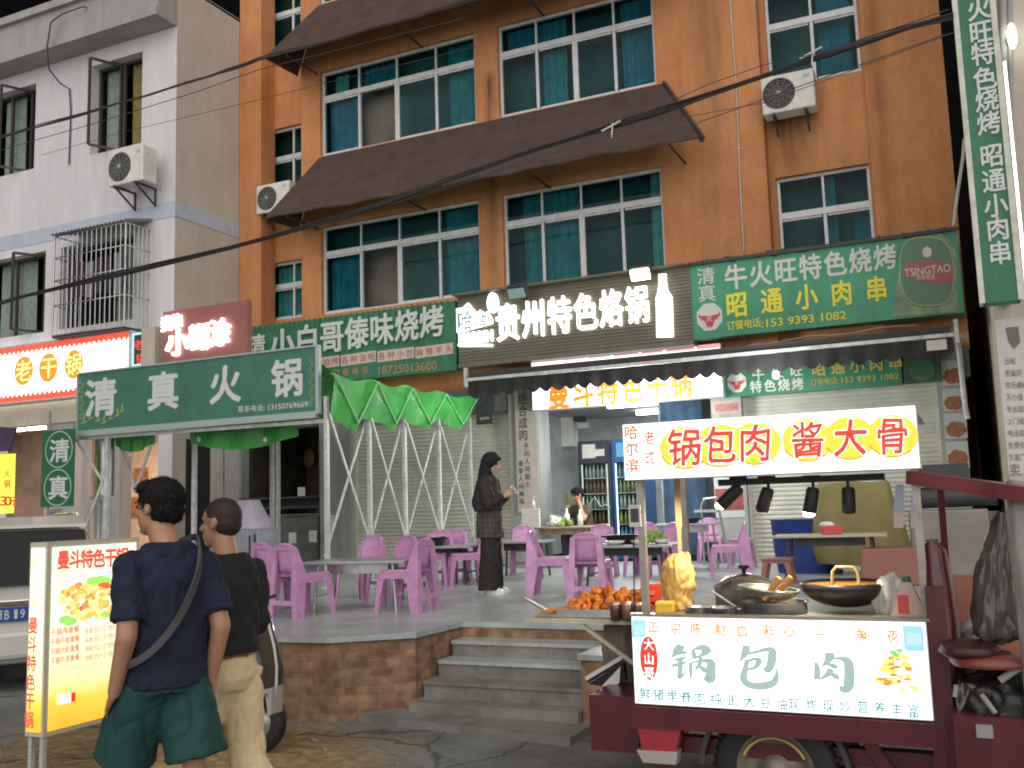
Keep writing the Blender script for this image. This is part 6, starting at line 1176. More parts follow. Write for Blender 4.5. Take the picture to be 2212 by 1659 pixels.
m.lathe([(.15, .05), (.13, .02), (.09, .0), (0, -.01)], s0, 26, R=Rm); m.tube([s0+Rm @ Vector((.15*cos(2*pi*k/28), .15*sin(2*pi*k/28), .05)) for k in range(29)], .007, 6, caps=False); part(t, 'basket', m, mat('mesh_steel', (.62, .62, .5), .3, metal=.8, var=.5, vscale=60))
for k, (x0_, y0_, x1_, y1_) in enumerate(((1650, 1296, 1684, 1248), (1668, 1298, 1708, 1246))): pl = YP(YC0+.10+.04*k); m = MB(); m.tube([pl.px(x0_, y0_), pl.px((x0_+x1_)/2, (y0_+y1_)/2), pl.px(x1_, y1_)], [.012, .017, .016], 10); part(t, 'handle', m, mat('handle_wood', (.60, .27, .06), .5))
m = MB(); pl = YP(YC0+.2); m.tube([pl.px(1536, 1276), pl.px(1592, 1312)], .007, 6); m.ell(pl.px(1595, 1315), (.03, .03, .012), 10, 6); solo('ladle', m, mt['steel'], 'thin steel ladle lying across the counter tins', 'ladle')
# takeaway bag of fries
c = Vector((C_.uv(1432, 1300)[0], YC0+.30, CT)); m = MB(); m.loft([(c.x, c.y, CT+.004, .060, .05), (c.x, c.y, CT+.05, .062, .055), (c.x, c.y, CT+.09, .078, .066), (c.x, c.y, CT+.14, .088, .07), (c.x, c.y, CT+.19, .088, .072), (c.x, c.y, CT+.235, .080, .064), (c.x, c.y, CT+.262, .068, .05), (c.x+.01, c.y, CT+.29, .05, .022), (c.x+.02, c.y, CT+.305, .04, .006)], 22); m.crumple(.016, 24, 2, 3)
solo('food_bag', m, mat('fries_bag', (.86, .56, .20), .25, col2=(.74, .38, .08), vscale=14, bump=.3, bscale=30), 'translucent bag full of yellow fried strips beside the wooden stick', 'bag')
m = MB(); m.box((c.x-.035, c.y-.15, CT+.03), (.1, .08, .06), rot=(0, 0, .2), bev=.01); solo('yellow_box', m, mat('yellow_carton', (.80, .45, .03), .5), 'small yellow carton beside the bag of fried strips', 'carton')
m = MB(); q0 = YP(YC0+.35); a = q0.px(1462, 1030); b = q0.px(1475, 1332); m.beam(a, a+(b-a)*.36, .032, .012); m.beam(a+(b-a)*.36, b, .02, .012); solo('wooden_stick', m, mat('pale_wood', (.60, .40, .18), .6, var=.2, vscale=9), 'pale wooden stick standing on the counter up to the upper sign', 'stick')
m = MB(); pl = YP(YC0+.07); u0, v0 = pl.uv(1361, 1138); u1, v1 = pl.uv(1384, 1090); pl.box(m, u0, u1, v0, v1, 0, .012); o = solo('payment_card', m, mt['paper'], 'small white plastic card hanging on the cart post by a cord', 'card'); m = MB(); pl.box(m, u0+.01, u1-.01, v0+.025, v1-.02, .0125, .014); part(o, 'dark_square', m, mt['ink']); m = MB(); m.tube([pl.px(1370, 1138, .01), pl.px(1372, 1330, .01)], .004, 5); part(o, 'cord', m, mt['black'])
# side shelf goods
SZ = 1.0; sx = cu0-.40
tr = thing('snack_tray', 'steel tray heaped with orange fried snacks on the side shelf', 'tray', (sx+.1, YC0+.5, SZ)); m = MB(); m.prism([(sx-.30, YC0+.33, SZ+.005), (sx+.36, YC0+.33, SZ+.005), (sx+.36, YC0+.72, SZ+.005), (sx-.30, YC0+.72, SZ+.005)], (0, 0, .012)); m.bx((sx-.16, YC0+.33, SZ+.017), (sx+.36, YC0+.345, SZ+.05)); m.bx((sx-.16, YC0+.705, SZ+.017), (sx+.36, YC0+.72, SZ+.05)); m.beam((sx-.30, YC0+.5, SZ+.02), (sx-.44, YC0+.5, SZ+.09), .03, .015); part(tr, 'pan', m, mt['steel'])
m = MB(); rr = random.Random(11)
for i in range(190):
    x = sx-.12+.46*rr.random(); y = YC0+.36+.33*rr.random(); hh = .13*(.4+.6*min(1, (x-sx+.14)/.2))*(1-abs(y-YC0-.52)/.24*.7); o_ = len(m.v); m.ell((x, y, SZ+.03+hh*rr.random()), (rr.uniform(.018, .042), rr.uniform(.013, .026), rr.uniform(.010, .02)), 8, 6, R=Euler((rr.random()*3, rr.random()*3, 0)).to_matrix())
for v in m.v: v += noise.noise_vector(v*55)*.009
m.sm = [False]*len(m.sm)
solo('snack_heap', m, fry, 'heap of orange fried snacks on the side shelf tray', 'food', org=(sx+.1, YC0+.5, SZ))
m = MB(); m.loft([(sx-.25, YC0+.42, SZ+.017, .04, .03), (sx-.12, YC0+.42, SZ+.02, .12, .05), (sx-.12, YC0+.42, SZ+.03, .1, .04)], 14)
for i in range(14): a = rr.random(); m.tube([(sx-.30+.3*a, YC0+.36+.02*i, SZ+.03), (sx-.12+.3*a, YC0+.38+.02*i, SZ+.05)], .006, 5)
solo('fried_strips', m, fry, 'flat fried strips at the open end of the snack tray', 'food', org=(sx-.2, YC0+.45, SZ))
for i, dx in enumerate((.20, .27, .335)):
    c = Vector((sx+dx+.02, YC0+.27, SZ)); t = thing('sauce_jar', 'glass sauce jar in front of the fried snacks, %s from the glowing sign' % ('third', 'second', 'first')[i], 'jar', c, 0, 'sauce jars on the shelf'); m = MB(); m.lathe([(0, 0), (.03, 0), (.032, .07), (.028, .085), (0, .085)], c, 16); part(t, 'glass', m, mat('sauce_%d' % i, ((.10, .06, .03), (.20, .12, .07), (.12, .05, .03))[i], .15)); m = MB(); m.lathe([(.03, .083), (.031, .1), (0, .1)], c, 16); part(t, 'lid', m, mat('jar_lid', (.45, .35, .28), .3, metal=.6))
m = MB(); m.box((cu0-.07, YC0+.62, SZ+.12), (.10, .1, .11), rot=(0, 0, .3), bev=.01); solo('red_carton', m, mat('bright_red_box', (.75, .06, .02), .5), 'small bright red carton behind the fried snacks', 'carton')
m = MB(); q = PY(1330, 1465, 5.5); m.beam(PY(1268, 1470, 5.45), PY(1342, 1425, 5.45), .012, .03); m.prism([PY(1270, 1478, 5.46), PY(1345, 1432, 5.46), PY(1350, 1470, 5.46), PY(1300, 1482, 5.46)], (0, .05, 0)); o = solo('black_plate', m, mt['black'], 'black plate with white edge leaning at the maroon tail box', 'plate'); m = MB(); m.beam(PY(1266, 1466, 5.44), PY(1343, 1420, 5.44), .012, .022); m.prism([PY(1300, 1482, 5.44), PY(1340, 1440, 5.44), PY(1338, 1475, 5.44), PY(1325, 1484, 5.44)], (0, .01, 0)); part(o, 'white_edge', m, porc)
c = PY(1340, 1405, 5.6); m = MB(); m.loft([(c.x, 5.6, .62, .08, .08), (c.x, 5.6, .80, .10, .09), (c.x, 5.6, .93, .085, .08), (c.x, 5.6, .96, .05, .05)], 16)
m.crumple(.016, 15, 2, 1)
solo('rice_bag', m, mat('dusty_bag', (.32, .25, .22), .5, var=.4, vscale=9), 'dusty tied bag standing on the maroon tail box', 'bag')
c = Vector((-.33, YC0+.2, CT)); m = MB(); m.prism([(c.x-.09, c.y, CT), (c.x+.055, c.y, CT), (c.x+.05, c.y, CT+.06), (c.x+.01, c.y, CT+.16), (c.x-.03, c.y, CT+.16), (c.x-.075, c.y, CT+.06)], (0, .07, 0)); t = thing('oil_jug', 'pale plastic jug with red label at the counter corner', 'jug', c); part(t, 'body', m, mat('jug_plastic', (.55, .40, .33), .35)); m = MB(); m.bx((c.x-.055, c.y-.004, CT+.01), (c.x-.005, c.y, CT+.10)); part(t, 'label_patch', m, mt['red']); m = MB(); m.lathe([(.02, .16), (.02, .185), (0, .185)], c+Vector((-.01, .035, 0)), 12); part(t, 'cap', m, mt['green'])
m = MB(); m.loft([(c.x-.10, c.y+.12, CT, .07, .05), (c.x-.10, c.y+.12, CT+.08, .08, .06), (c.x-.09, c.y+.12, CT+.15, .06, .05), (c.x-.07, c.y+.12, CT+.19, .015, .012)], 16)
m.crumple(.018, 20, 2, 2)
solo('clear_bag', m, mat('frosted_bag', (.55, .53, .48), .25, var=.3, vscale=15), 'frosted plastic bag beside the wok and the pale jug', 'bag')
m = MB(); pl = YP(YC0+.3)
for x in (1940, 1976): pl.ppoly(m, [(x-5, 1046), (x+12, 1046), (x+14, 1105), (x-10, 1105)], 0, .01)
t = solo('paint_brushes', m, mat('pale_blue_plastic', (.36, .42, .50), .4), 'pale blue handled brushes hanging at the cart corner post', 'brush'); m = MB()
for x in (1940, 1976): pl.ppoly(m, [(x-9, 1106), (x+14, 1106), (x+12, 1140), (x-8, 1140)], 0, .02)
part(t, 'bristle', m, mat('bristle_cream', (.60, .48, .40), .8))

# ------------------------------------------------------------------ people
def fuse(mb, vox=.012, smooth=4, sm_f=.5, noise_a=0, noise_s=6, seed=0):
    """union of overlapping closed pieces into one continuous skin"""
    me = bpy.data.meshes.new('t'); me.from_pydata([tuple(v) for v in mb.v], [], mb.f); o = bpy.data.objects.new('t', me); COL.objects.link(o)
    r = o.modifiers.new('r', 'REMESH'); r.mode = 'VOXEL'; r.voxel_size = vox; r.use_smooth_shade = True
    s = o.modifiers.new('s', 'SMOOTH'); s.factor = sm_f; s.iterations = smooth
    bpy.context.view_layer.update(); ev = o.evaluated_get(bpy.context.evaluated_depsgraph_get()); m2 = bpy.data.meshes.new_from_object(ev)
    out = MB(); out.v = [v.co.copy() for v in m2.vertices]; out.f = [list(p.vertices) for p in m2.polygons]; out.m = [0]*len(out.f); out.sm = [True]*len(out.f)
    if noise_a:
        nn = [v.normal.copy() for v in m2.vertices]
        for v, n in zip(out.v, nn):
            q = noise.noise(Vector((v.x*noise_s+seed, v.y*noise_s, v.z*noise_s*.55)))+.5*noise.noise(Vector((v.x*noise_s*2.3, v.y*noise_s*2.3+seed, v.z*noise_s*1.4)))
            d_ = Vector((v.x*noise_s*.9+v.z*noise_s*.5+seed, v.y*noise_s*.9, v.z*noise_s*.35-v.x*noise_s*.3)); c_ = (1-abs(noise.noise(d_)))**7+.6*(1-abs(noise.noise(d_*1.9+Vector((3, 1, 7)))))**9
            v += n*(q*noise_a*.8-c_*noise_a*.75)
    bpy.data.objects.remove(o); bpy.data.meshes.remove(me); bpy.data.meshes.remove(m2); return out
def hand(mb, wrist, d, side, curl=.5, s=1.0):
    """palm, four unequal fingers and a thumb; d points from wrist to knuckles, side is the thumb side"""
    d = Vector(d).normalized(); side = Vector(side); side = (side-d*side.dot(d)).normalized(); nrm = d.cross(side); w = Vector(wrist)
    k = w+d*.085*s
    for t in (-.03, -.01, .01, .03): mb.cap(w+side*t*.7*s, k+side*t*s, .013*s, .011*s, 8)
    for i, L in enumerate((.072, .08, .074, .058)):
        b = k+side*(.032-.021*i)*s; a1 = curl*.6; d1 = d*cos(a1)+nrm*sin(a1); d2 = d*cos(a1*2.2)+nrm*sin(a1*2.2); p1 = b+d1*L*.5*s; p2 = p1+d2*L*.5*s
        mb.cap(b, p1, .0095*s, .009*s, 8); mb.cap(p1, p2, .009*s, .0075*s, 8)
    t0 = w+d*.03*s+side*.03*s; t1 = t0+(side*.6+d*.6+nrm*.3)*.045*s; mb.cap(t0, t1, .012*s, .010*s, 8); mb.cap(t1, t1+(d*.9+nrm*.4)*.03*s, .010*s, .008*s, 8)
def head(mb, c, yaw, s=1.0, pitch=0, jaw=1.0):
    """face towards +x before yaw"""
    R = Matrix.Rotation(yaw, 3, 'Z') @ Matrix.Rotation(pitch, 3, 'Y'); c = Vector(c); W = lambda x, y, z: c+R @ Vector((x*s, y*s, z*s))
    mb.ell(W(-.01, 0, .03), (.098*s, .078*s, .092*s), 20, 14, R=R); mb.ell(W(.022, 0, -.045), (.068*s, .062*s*jaw, .072*s), 16, 10, R=R); mb.ell(W(.052, 0, -.095), (.034*s, .036*s*jaw, .024*s), 12, 8, R=R)
    mb.ell(W(.070, 0, .028), (.022*s, .055*s, .014*s), 10, 6, R=R)
    mb.cap(W(.086, 0, .012), W(.108, 0, -.026), .010*s, .015*s, 8); mb.ell(W(.098, 0, -.030), (.014*s, .020*s, .010*s), 8, 6, R=R)
    mb.ell(W(.086, 0, -.060), (.013*s, .026*s, .006*s), 8, 6, R=R); mb.ell(W(.084, 0, -.073), (.013*s, .022*s, .007*s), 8, 6, R=R)
    for k in (-1, 1): mb.ell(W(.052, k*.042, -.02), (.028*s, .022*s, .024*s), 8, 6, R=R); mb.ell(W(-.01, k*.082, -.005), (.018*s, .010*s, .032*s), 10, 7, R=R @ Matrix.Rotation(-.2, 3, 'Y')); mb.ell(W(-.012, k*.086, -.012), (.010*s, .008*s, .02*s), 8, 6, R=R)
    return W, R
def eyes(par, W, R, s=1.0):
    m = MB()
    for k in (-1, 1): m.ell(W(.079, k*.032, .006), (.009*s, .014*s, .006*s), 10, 6, R=R); m.ell(W(.084, k*.032, .026), (.006*s, .022*s, .004*s), 8, 5, R=R)
    part(par, 'eye', m, mt['hair'], org=(0, 0, 0))
def hairm(W, R, s=1.0, vol=1.0, low=-.05, face=.055, seed=0, fade=False):
    m = MB(); m.ell(W(-.022, 0, .042) if not fade else W(-.016, 0, .038), (.096*s*vol, .083*s*vol, .088*s*vol) if not fade else (.098*s, .0805*s, .092*s), 22, 14, R=R)
    if not fade: m.ell(W(-.05, 0, -.005), (.062*s*vol, .078*s*vol, .075*s), 16, 10, R=R); m.ell(W(.03, 0, .085), (.06*s*vol, .07*s*vol, .04*s*vol), 14, 8, R=R)
    else: m.ell(W(-.044, 0, .0), (.066*s, .0775*s, .07*s), 16, 10, R=R)
    h = fuse(m, .0055, 3, .5, .005*s*vol if not fade else .0012, 42 if not fade else 90, seed)
    if not fade:
        for v in h.v: v += noise.noise_vector(v*130)*.0035
    # short tufts of hair standing off the mass
    rng = random.Random(seed+40); cen = W(-.02, 0, .02); idx = range(len(h.v)); L_ = .017*s if not fade else .008*s
    for i in rng.sample(list(idx), min(1500, len(h.v))):
        p_ = h.v[i]; o_ = (p_-cen).normalized()
        if (R.inverted() @ o_).z < -.75: continue
        t_ = (o_*.75+Vector((0, 0, -.7 if not fade else .2))+Vector((rng.uniform(-.6, .6), rng.uniform(-.6, .6), rng.uniform(-.4, .4)))).normalized(); a_ = t_.cross(o_); a_ = (a_ if a_.length > .01 else Vector((1, 0, 0))).normalized()*(.0032 if not fade else .0016); b_ = a_.cross(t_).normalized()*a_.length; base = p_-o_*.004
        h.add([base+a_, base-a_*.5+b_, base-a_*.5-b_, base+t_*L_*rng.uniform(.6, 1.3)], [(0, 1, 3), (1, 2, 3), (2, 0, 3)], 0, True)
    return h
def rot2(a): return Matrix.Rotation(a, 3, 'Z')
ZERO = (0, 0, 0)
skin2 = mat('tanned_skin', (.46, .235, .14), .5, var=.15, vscale=10)
def person(label, loc, face, group=None): return thing('person', label, 'person', loc, radians(face), group)
# walker in navy t-shirt: local +x is the walking direction, +y his left
def walker(label, loc, face, H, shirt, legs_m, short, hair_kw, head_yaw, arms, skinm, stride=.28, hem=.845, legr=1, hx=.045, strap=False, bulk=1.0, shoe=mt['black']):
    t = person(label, loc, face); k = H/1.8; b = bulk; body = MB(); S_ = lambda *a: tuple(x*k for x in a)
    hipz, kz, az = .93, .50, .09
    feet = {1: (stride, .10), -1: (-stride*.9, -.10)}
    for s_ in (1, -1):
        fx, fy = feet[s_]; kn = (fx*.62+.06, s_*.105, kz if s_ > 0 else kz-.01); an = (fx-.02 if s_ > 0 else fx-.10, fy, az+(0 if s_ > 0 else .05))
        body.cap(S_(0, s_*.095, hipz-.03), S_(*kn), .090*k*b*legr, .060*k*b*legr, 14); body.cap(S_(*kn), S_(an[0]*.6+kn[0]*.4-.025, (an[1]+kn[1])/2, kz*.62), .056*k*b*legr, .056*k*b*legr, 12); body.cap(S_(an[0]*.6+kn[0]*.4-.02, (an[1]+kn[1])/2, kz*.62), S_(*an), .054*k*b*legr, .036*k, 12); body.cap(S_(*an), S_(an[0]+.14, an[1], .035+(0 if s_ > 0 else .03)), .036*k, .03*k, 10)
    body.loft([S_(.01, 0, .86, .095*b*b, .155*b), S_(.01, 0, .98, .10*b*b, .155*b), S_(-.005, 0, 1.10, .11*b, .15*b), S_(0, 0, 1.25, .115*b, .165*b), S_(-.005, 0, 1.38, .115*b, .18*b), S_(-.01, 0, 1.46, .08, .13)], 24)
    body.cap(S_(-.015, 0, 1.43), S_(hx-.02, 0, 1.57), .062*k, .056*k, 14)
    for s_ in (1, -1):
        sh, el, wr, hd, cu_ = arms[s_]; body.cap(S_(*sh), S_(*el), .052*k*b, .043*k, 12); body.cap(S_(*el), S_(*wr), .043*k, .028*k, 12); hand(body, S_(*wr), hd, (.6, -s_*.3, .2) if abs(hd[2]) > .6 else (0, 0, 1), cu_, k)
    W_, R_h = head(body, S_(hx, 0, 1.645), head_yaw, k); part(t, 'body', fuse(body, .0075, 3, .4), skinm, org=ZERO); eyes(t, W_, R_h, k)
    hm = hairm(W_, R_h, k, **hair_kw); part(t, 'hair', hm, mt['hair'] if not hair_kw.get('fade') else mat('short_dark_hair', (.035, .020, .014), .7), org=ZERO)
    # shirt
    m = MB(); m.loft([S_(-.005, 0, hem, .155*b, .205*b), S_(0, 0, hem+.055, .158*b, .21*b), S_(0, 0, 1.05, .15*b, .20*b), S_(0, 0, 1.2, .15*b, .205*b), S_(-.01, 0, 1.34, .148*b, .21*b), S_(-.015, 0, 1.43, .12*b, .19*b), S_(-.015, 0, 1.485, .085, .12), S_(-.012, 0, 1.505, .075, .085)], 28)
    for s_ in (1, -1):
        sh, el = Vector(S_(*arms[s_][0])), Vector(S_(*arms[s_][1])); f = short; m.cap(sh+Vector((0, -s_*.03*k, .0)), sh, .075*k*b, .083*k*b, 14)
        e = sh+(el-sh)*min(f, 1); m.tube([sh, sh+(e-sh)*.5, e], [.074*k*b, .080*k*b, .084*k*b], 16)
        if f > 1: wr = Vector(S_(*arms[s_][2])); e2 = el+(wr-el)*(f-1); m.cap(el, el, .062*k, .062*k); m.tube([el, e2], [.066*k, .05*k], 14)
    sm_ = fuse(m, .010, 5, .5, .014*k, 9, H*3); part(t, 'shirt', sm_, shirt, org=ZERO)
    return t, k, feet, S_
navy = mat('navy_cotton', (.012, .017, .045), .85, var=.3, vscale=8, bump=.15, bscale=200); blk = mat('black_cotton', (.010, .011, .012), .8, var=.3, vscale=8, bump=.12, bscale=200)
gshort = mat('dark_green_shorts', (.008, .062, .052), .8, var=.25, vscale=7, bump=.15, bscale=150); khaki = mat('khaki_trousers', (.74, .58, .34), .85, var=.18, vscale=6, bump=.15, bscale=160)
NX, NY = PY(358, 1400, 3.30).x, 3.30
arms_n = {1: ((-.01, .165, 1.40), (-.07, .205, 1.13), (.03, .205, .90), (.75, -.05, -.65), .5), -1: ((-.02, -.165, 1.40), (-.10, -.20, 1.13), (-.03, -.195, .90), (.25, .1, -.95), .7)}
t, k, feet, S_ = walker('person in navy t-shirt and dark green shorts with a strap across the back', (NX, NY, 0), 162, 1.85, navy, gshort, .80, dict(vol=1.08, seed=2), radians(24), arms_n, skin2, .24, .90, .88, bulk=.86, hx=.085)
m = MB(); m.loft([S_(.0, 0, .955, .098, .135), S_(-.002, 0, .88, .128, .165)], 28)
for s_ in (1, -1):
    fx = feet[s_][0]; m.tube([S_(0, s_*.075, .93), S_(fx*.3+.02, s_*.095, .74), S_(fx*.48+.03, s_*.105, .60)], [.108*k, .122*k, .132*k], 20)
part(t, 'shorts', fuse(m, .010, 4, .5, .014, 8, 4), gshort, org=ZERO)
m = MB(); pts = [(.12, .10, 1.40), (.05, -.12, 1.505), (-.05, -.12, 1.49), (-.135, -.07, 1.36), (-.158, .02, 1.20), (-.145, .12, 1.08), (-.08, .185, 1.02), (.05, .18, 1.00)]
pp = [Vector(S_(*p)) for p in pts]
for a, b in zip(pp, pp[1:]):
    for q in range(6): pass
crv = []
for i in range(len(pp)-1):
    a, b, c, e = pp[max(i-1, 0)], pp[i], pp[i+1], pp[min(i+2, len(pp)-1)]
    for q in range(6): t_ = q/6; crv.append(.5*((2*b)+(c-a)*t_+(2*a-5*b+4*c-e)*t_*t_+(3*b-a-3*c+e)*t_**3))
for a, b in zip(crv, crv[1:]): m.beam(a, b+(b-a)*.15, .03, .012, up=(b-Vector((0, 0, b.z))+Vector((0, 0, .01))))
part(t, 'bag_strap', m, mat('grey_strap', (.06, .06, .055), .7), org=ZERO)
for s_ in (1, -1): m = MB(); fx = feet[s_][0]; m.loft([S_(fx+.03, s_*.10, 0, .135, .05, .7), S_(fx+.03, s_*.10, .03, .14, .052, .7), S_(fx, s_*.10, .09, .09, .045, .8), S_(fx-.03, s_*.1, .11, .05, .042)], 18); part(t, 'shoe', m, mt['black'], org=ZERO)
BX, BY = PY(488, 1400, 3.78).x, 3.78
arms_b = {1: ((-.01, .165, 1.40), (.02, .20, 1.13), (.22, .12, 1.06), (.9, -.3, .2), 1.0), -1: ((-.01, -.165, 1.40), (-.01, -.195, 1.13), (.22, -.11, 1.06), (.9, .3, .2), 1.0)}
t, k, feet, S_ = walker('person in black sweater and khaki trousers with short cropped hair', (BX, BY, 0), 172, 1.76, blk, khaki, 1.85, dict(vol=1.0, fade=True, seed=5), radians(16), arms_b, skin2, .22, 1.01, .7, bulk=.88)
m = MB(); m.loft([S_(0, 0, 1.0, .115, .15), S_(-.005, 0, .90, .135, .168), S_(0, 0, .84, .115, .15)], 28)
for s_ in (1, -1):
    fx = feet[s_][0]; m.tube([S_(0, s_*.09, .92), S_(fx*.45+.05, s_*.105, .5), S_(fx-.05, s_*.10, .10+(0 if s_ > 0 else .03)), S_(fx-.05, s_*.10, .06+(0 if s_ > 0 else .03))], [.112*k, .102*k, .09*k, .09*k], 20)
part(t, 'trousers', fuse(m, .010, 4, .5, .016, 7, 9), khaki, org=ZERO)
for s_ in (1, -1): m = MB(); fx = feet[s_][0]; m.loft([S_(fx+.02, s_*.10, 0, .135, .05, .7), S_(fx+.02, s_*.10, .03, .14, .052, .7), S_(fx-.02, s_*.10, .09, .09, .045, .8), S_(fx-.05, s_*.1, .10, .04, .042)], 18); part(t, 'shoe', m, porc, org=ZERO)
m = MB(); m.box(S_(.34, 0, 1.12), (.012, .075, .15), rot=(0, -.5, 0), bev=.004); o = solo('mobile_phone', m, mt['black'], 'dark phone in the hands of the walker in black', 'phone', org=ZERO); o.location = (BX, BY, 0); o.rotation_euler = (0, 0, radians(172))
# standing woman with dark hood, long coat, wide trousers
p = Zp(1063, 1283); k = .955; S_ = lambda *a: tuple(x*k for x in a)
t = person('person in dark hood, brown jacket and wide trousers standing and looking at a phone', (p.x, p.y, HP), 10); body = MB()
for s_ in (1, -1): body.cap(S_(0, s_*.08, .88), S_(.01, s_*.09, .48), .08*k, .055*k); body.cap(S_(.01, s_*.09, .48), S_(-.01, s_*.09, .09), .052*k, .035*k); body.cap(S_(-.01, s_*.09, .07), S_(.12, s_*.10, .035), .034*k, .028*k)
body.loft([S_(0, 0, .85, .10, .15), S_(0, 0, 1.05, .095, .13), S_(0, 0, 1.28, .10, .16), S_(-.01, 0, 1.40, .07, .11)], 20); body.cap(S_(0, 0, 1.38), S_(.03, 0, 1.5), .05*k, .048*k)
ar = {1: ((0, .17, 1.33), (.04, .22, 1.08), (.22, .08, 1.17)), -1: ((0, -.17, 1.33), (.05, -.21, 1.08), (.22, -.07, 1.16))}
for s_ in (1, -1): sh, el, wr = ar[s_]; body.cap(S_(*sh), S_(*el), .045*k, .038*k); body.cap(S_(*el), S_(*wr), .038*k, .026*k); hand(body, S_(*wr), (.7, -s_*.35, .45), (0, 0, 1), 1.0, .92)
W_, R_h = head(body, S_(.045, 0, 1.555), 0, .93, radians(18)); part(t, 'body', fuse(body, .0075, 3, .4), mat('pale_skin', (.52, .32, .24), .5), org=ZERO); eyes(t, W_, R_h, .93)
m = MB(); m.ell(W_(-.025, 0, .035), (.108, .104, .105), 20, 12, R=R_h); m.cap(W_(-.06, 0, .0), S_(-.045, 0, 1.36), .088, .10); m.ell(W_(.05, 0, .088), (.055, .075, .022), 12, 8, R=R_h); m.cap(S_(-.03, -.08, 1.36), S_(-.03, .08, 1.36), .075, .075)
part(t, 'hood', fuse(m, .010, 4, .5, .006, 12), mat('black_hood', (.010, .010, .012), .85), org=ZERO)
m = MB(); m.loft([S_(-.02, 0, .98, .17, .215), S_(-.035, 0, 1.08, .19, .225), S_(-.03, 0, 1.22, .16, .21), S_(-.02, 0, 1.36, .12, .18), S_(-.01, 0, 1.42, .08, .11)], 24)
for s_ in (1, -1): sh, el, wr = ar[s_]; m.cap(S_(*sh), S_(*el), .085*k, .08*k); e = Vector(el)+(Vector(wr)-Vector(el))*.72; m.cap(S_(*el), S_(*e), .078*k, .055*k)
part(t, 'jacket', fuse(m, .011, 5, .5, .012, 9, 3), mat('dark_brown_jacket', (.034, .026, .022), .8, var=.35, vscale=8), org=ZERO)
m = MB(); m.loft([S_(-.01, 0, .66, .175, .205), S_(-.01, 0, .80, .165, .20), S_(-.01, 0, 1.02, .145, .185), S_(-.01, 0, 1.06, .12, .16)], 24)
part(t, 'plaid_skirt', fuse(m, .011, 4, .5, .012, 9, 6), brick_mat('plaid_cloth', (.06, .055, .05), (.045, .04, .038), (.10, .095, .085), .06, .06, 0), org=ZERO)
m = MB(); m.loft([S_(0, 0, .92, .13, .165), S_(0, 0, .78, .135, .17)], 20)
for s_ in (1, -1): m.tube([S_(0, s_*.075, .85), S_(.005, s_*.09, .45), S_(-.01, s_*.10, .05)], [.10*k, .112*k, .135*k], 18)
part(t, 'trousers', fuse(m, .011, 4, .5, .012, 8, 2), mat('dark_trousers', (.026, .020, .018), .85, var=.3, vscale=7), org=ZERO)
for s_ in (1, -1): m = MB(); m.loft([S_(.07, s_*.10, 0, .13, .048, .7), S_(.07, s_*.10, .03, .132, .05, .7), S_(.04, s_*.10, .075, .09, .042, .8), S_(0, s_*.1, .10, .045, .04)], 16); part(t, 'shoe', m, porc, org=ZERO)
d = rot2(radians(10)); c = Vector((p.x, p.y, HP))+d @ Vector(S_(.315, 0, 1.235)); m = MB(); m.box(c, (.012, .07, .145), rot=rot2(radians(10)) @ Euler((0, -.6, 0)).to_matrix(), bev=.004); o = solo('mobile_phone', m, mt['black'], 'small dark phone held up by the standing hooded woman', 'phone'); m = MB(); m.box(c+d @ Vector((-.007, 0, -.004)), (.001, .06, .125), rot=rot2(radians(10)) @ Euler((0, -.6, 0)).to_matrix()); part(o, 'screen', m, lit('phone_screen', (1, .75, .5), 2.5))
# seated diner behind the wooden table
q = Vector((T5.x+.10, T5.y+.62, HP)); t = person('seated diner with dark hair resting head on hand behind the wooden table', q, 250); body = MB(); k = .98; S_ = lambda *a: tuple(x*k for x in a)
for s_ in (1, -1): body.cap(S_(-.05, s_*.09, .46), S_(.36, s_*.11, .46), .08, .06); body.cap(S_(.36, s_*.11, .46), S_(.34, s_*.11, .08), .055, .038); body.cap(S_(.34, s_*.11, .06), S_(.46, s_*.11, .035), .035, .03)
body.loft([S_(-.05, 0, .42, .12, .17), S_(-.02, 0, .65, .11, .16), S_(.04, 0, .88, .11, .17), S_(.08, 0, .98, .07, .11)], 20); body.cap(S_(.08, 0, .96), S_(.13, 0, 1.09), .05, .05)
body.cap(S_(.06, .18, .92), S_(.24, .22, .76), .045, .04); body.cap(S_(.24, .22, .76), S_(.20, .10, 1.0), .038, .028); hand(body, S_(.20, .10, 1.0), (-.1, -.3, .95), (1, 0, 0), .8, .95)
body.cap(S_(.06, -.18, .92), S_(.2, -.24, .74), .045, .04); body.cap(S_(.2, -.24, .74), S_(.42, -.14, .78), .038, .028); hand(body, S_(.42, -.14, .78), (.9, .3, 0), (0, .2, 1), .6, .95)
W_, R_h = head(body, S_(.155, .02, 1.16), radians(-25), .95, radians(20)); part(t, 'body', fuse(body, .009, 3, .4), skin2, org=ZERO); eyes(t, W_, R_h, .95)
part(t, 'hair', hairm(W_, R_h, .95, vol=1.15, seed=8), mt['hair'], org=ZERO)
m = MB(); m.loft([S_(-.05, 0, .44, .15, .2), S_(-.02, 0, .65, .14, .19), S_(.04, 0, .88, .14, .20), S_(.08, 0, .99, .09, .13)], 20); m.cap(S_(.06, .17, .92), S_(.15, .20, .84), .075, .07); m.cap(S_(.06, -.17, .92), S_(.13, -.21, .83), .075, .07); part(t, 'shirt', fuse(m, .012, 4, .5, .01, 9), mat('brown_shirt', (.075, .055, .04), .85), org=ZERO)
m = MB(); m.loft([S_(-.05, 0, .38, .15, .19), S_(-.03, 0, .5, .15, .19)], 20)
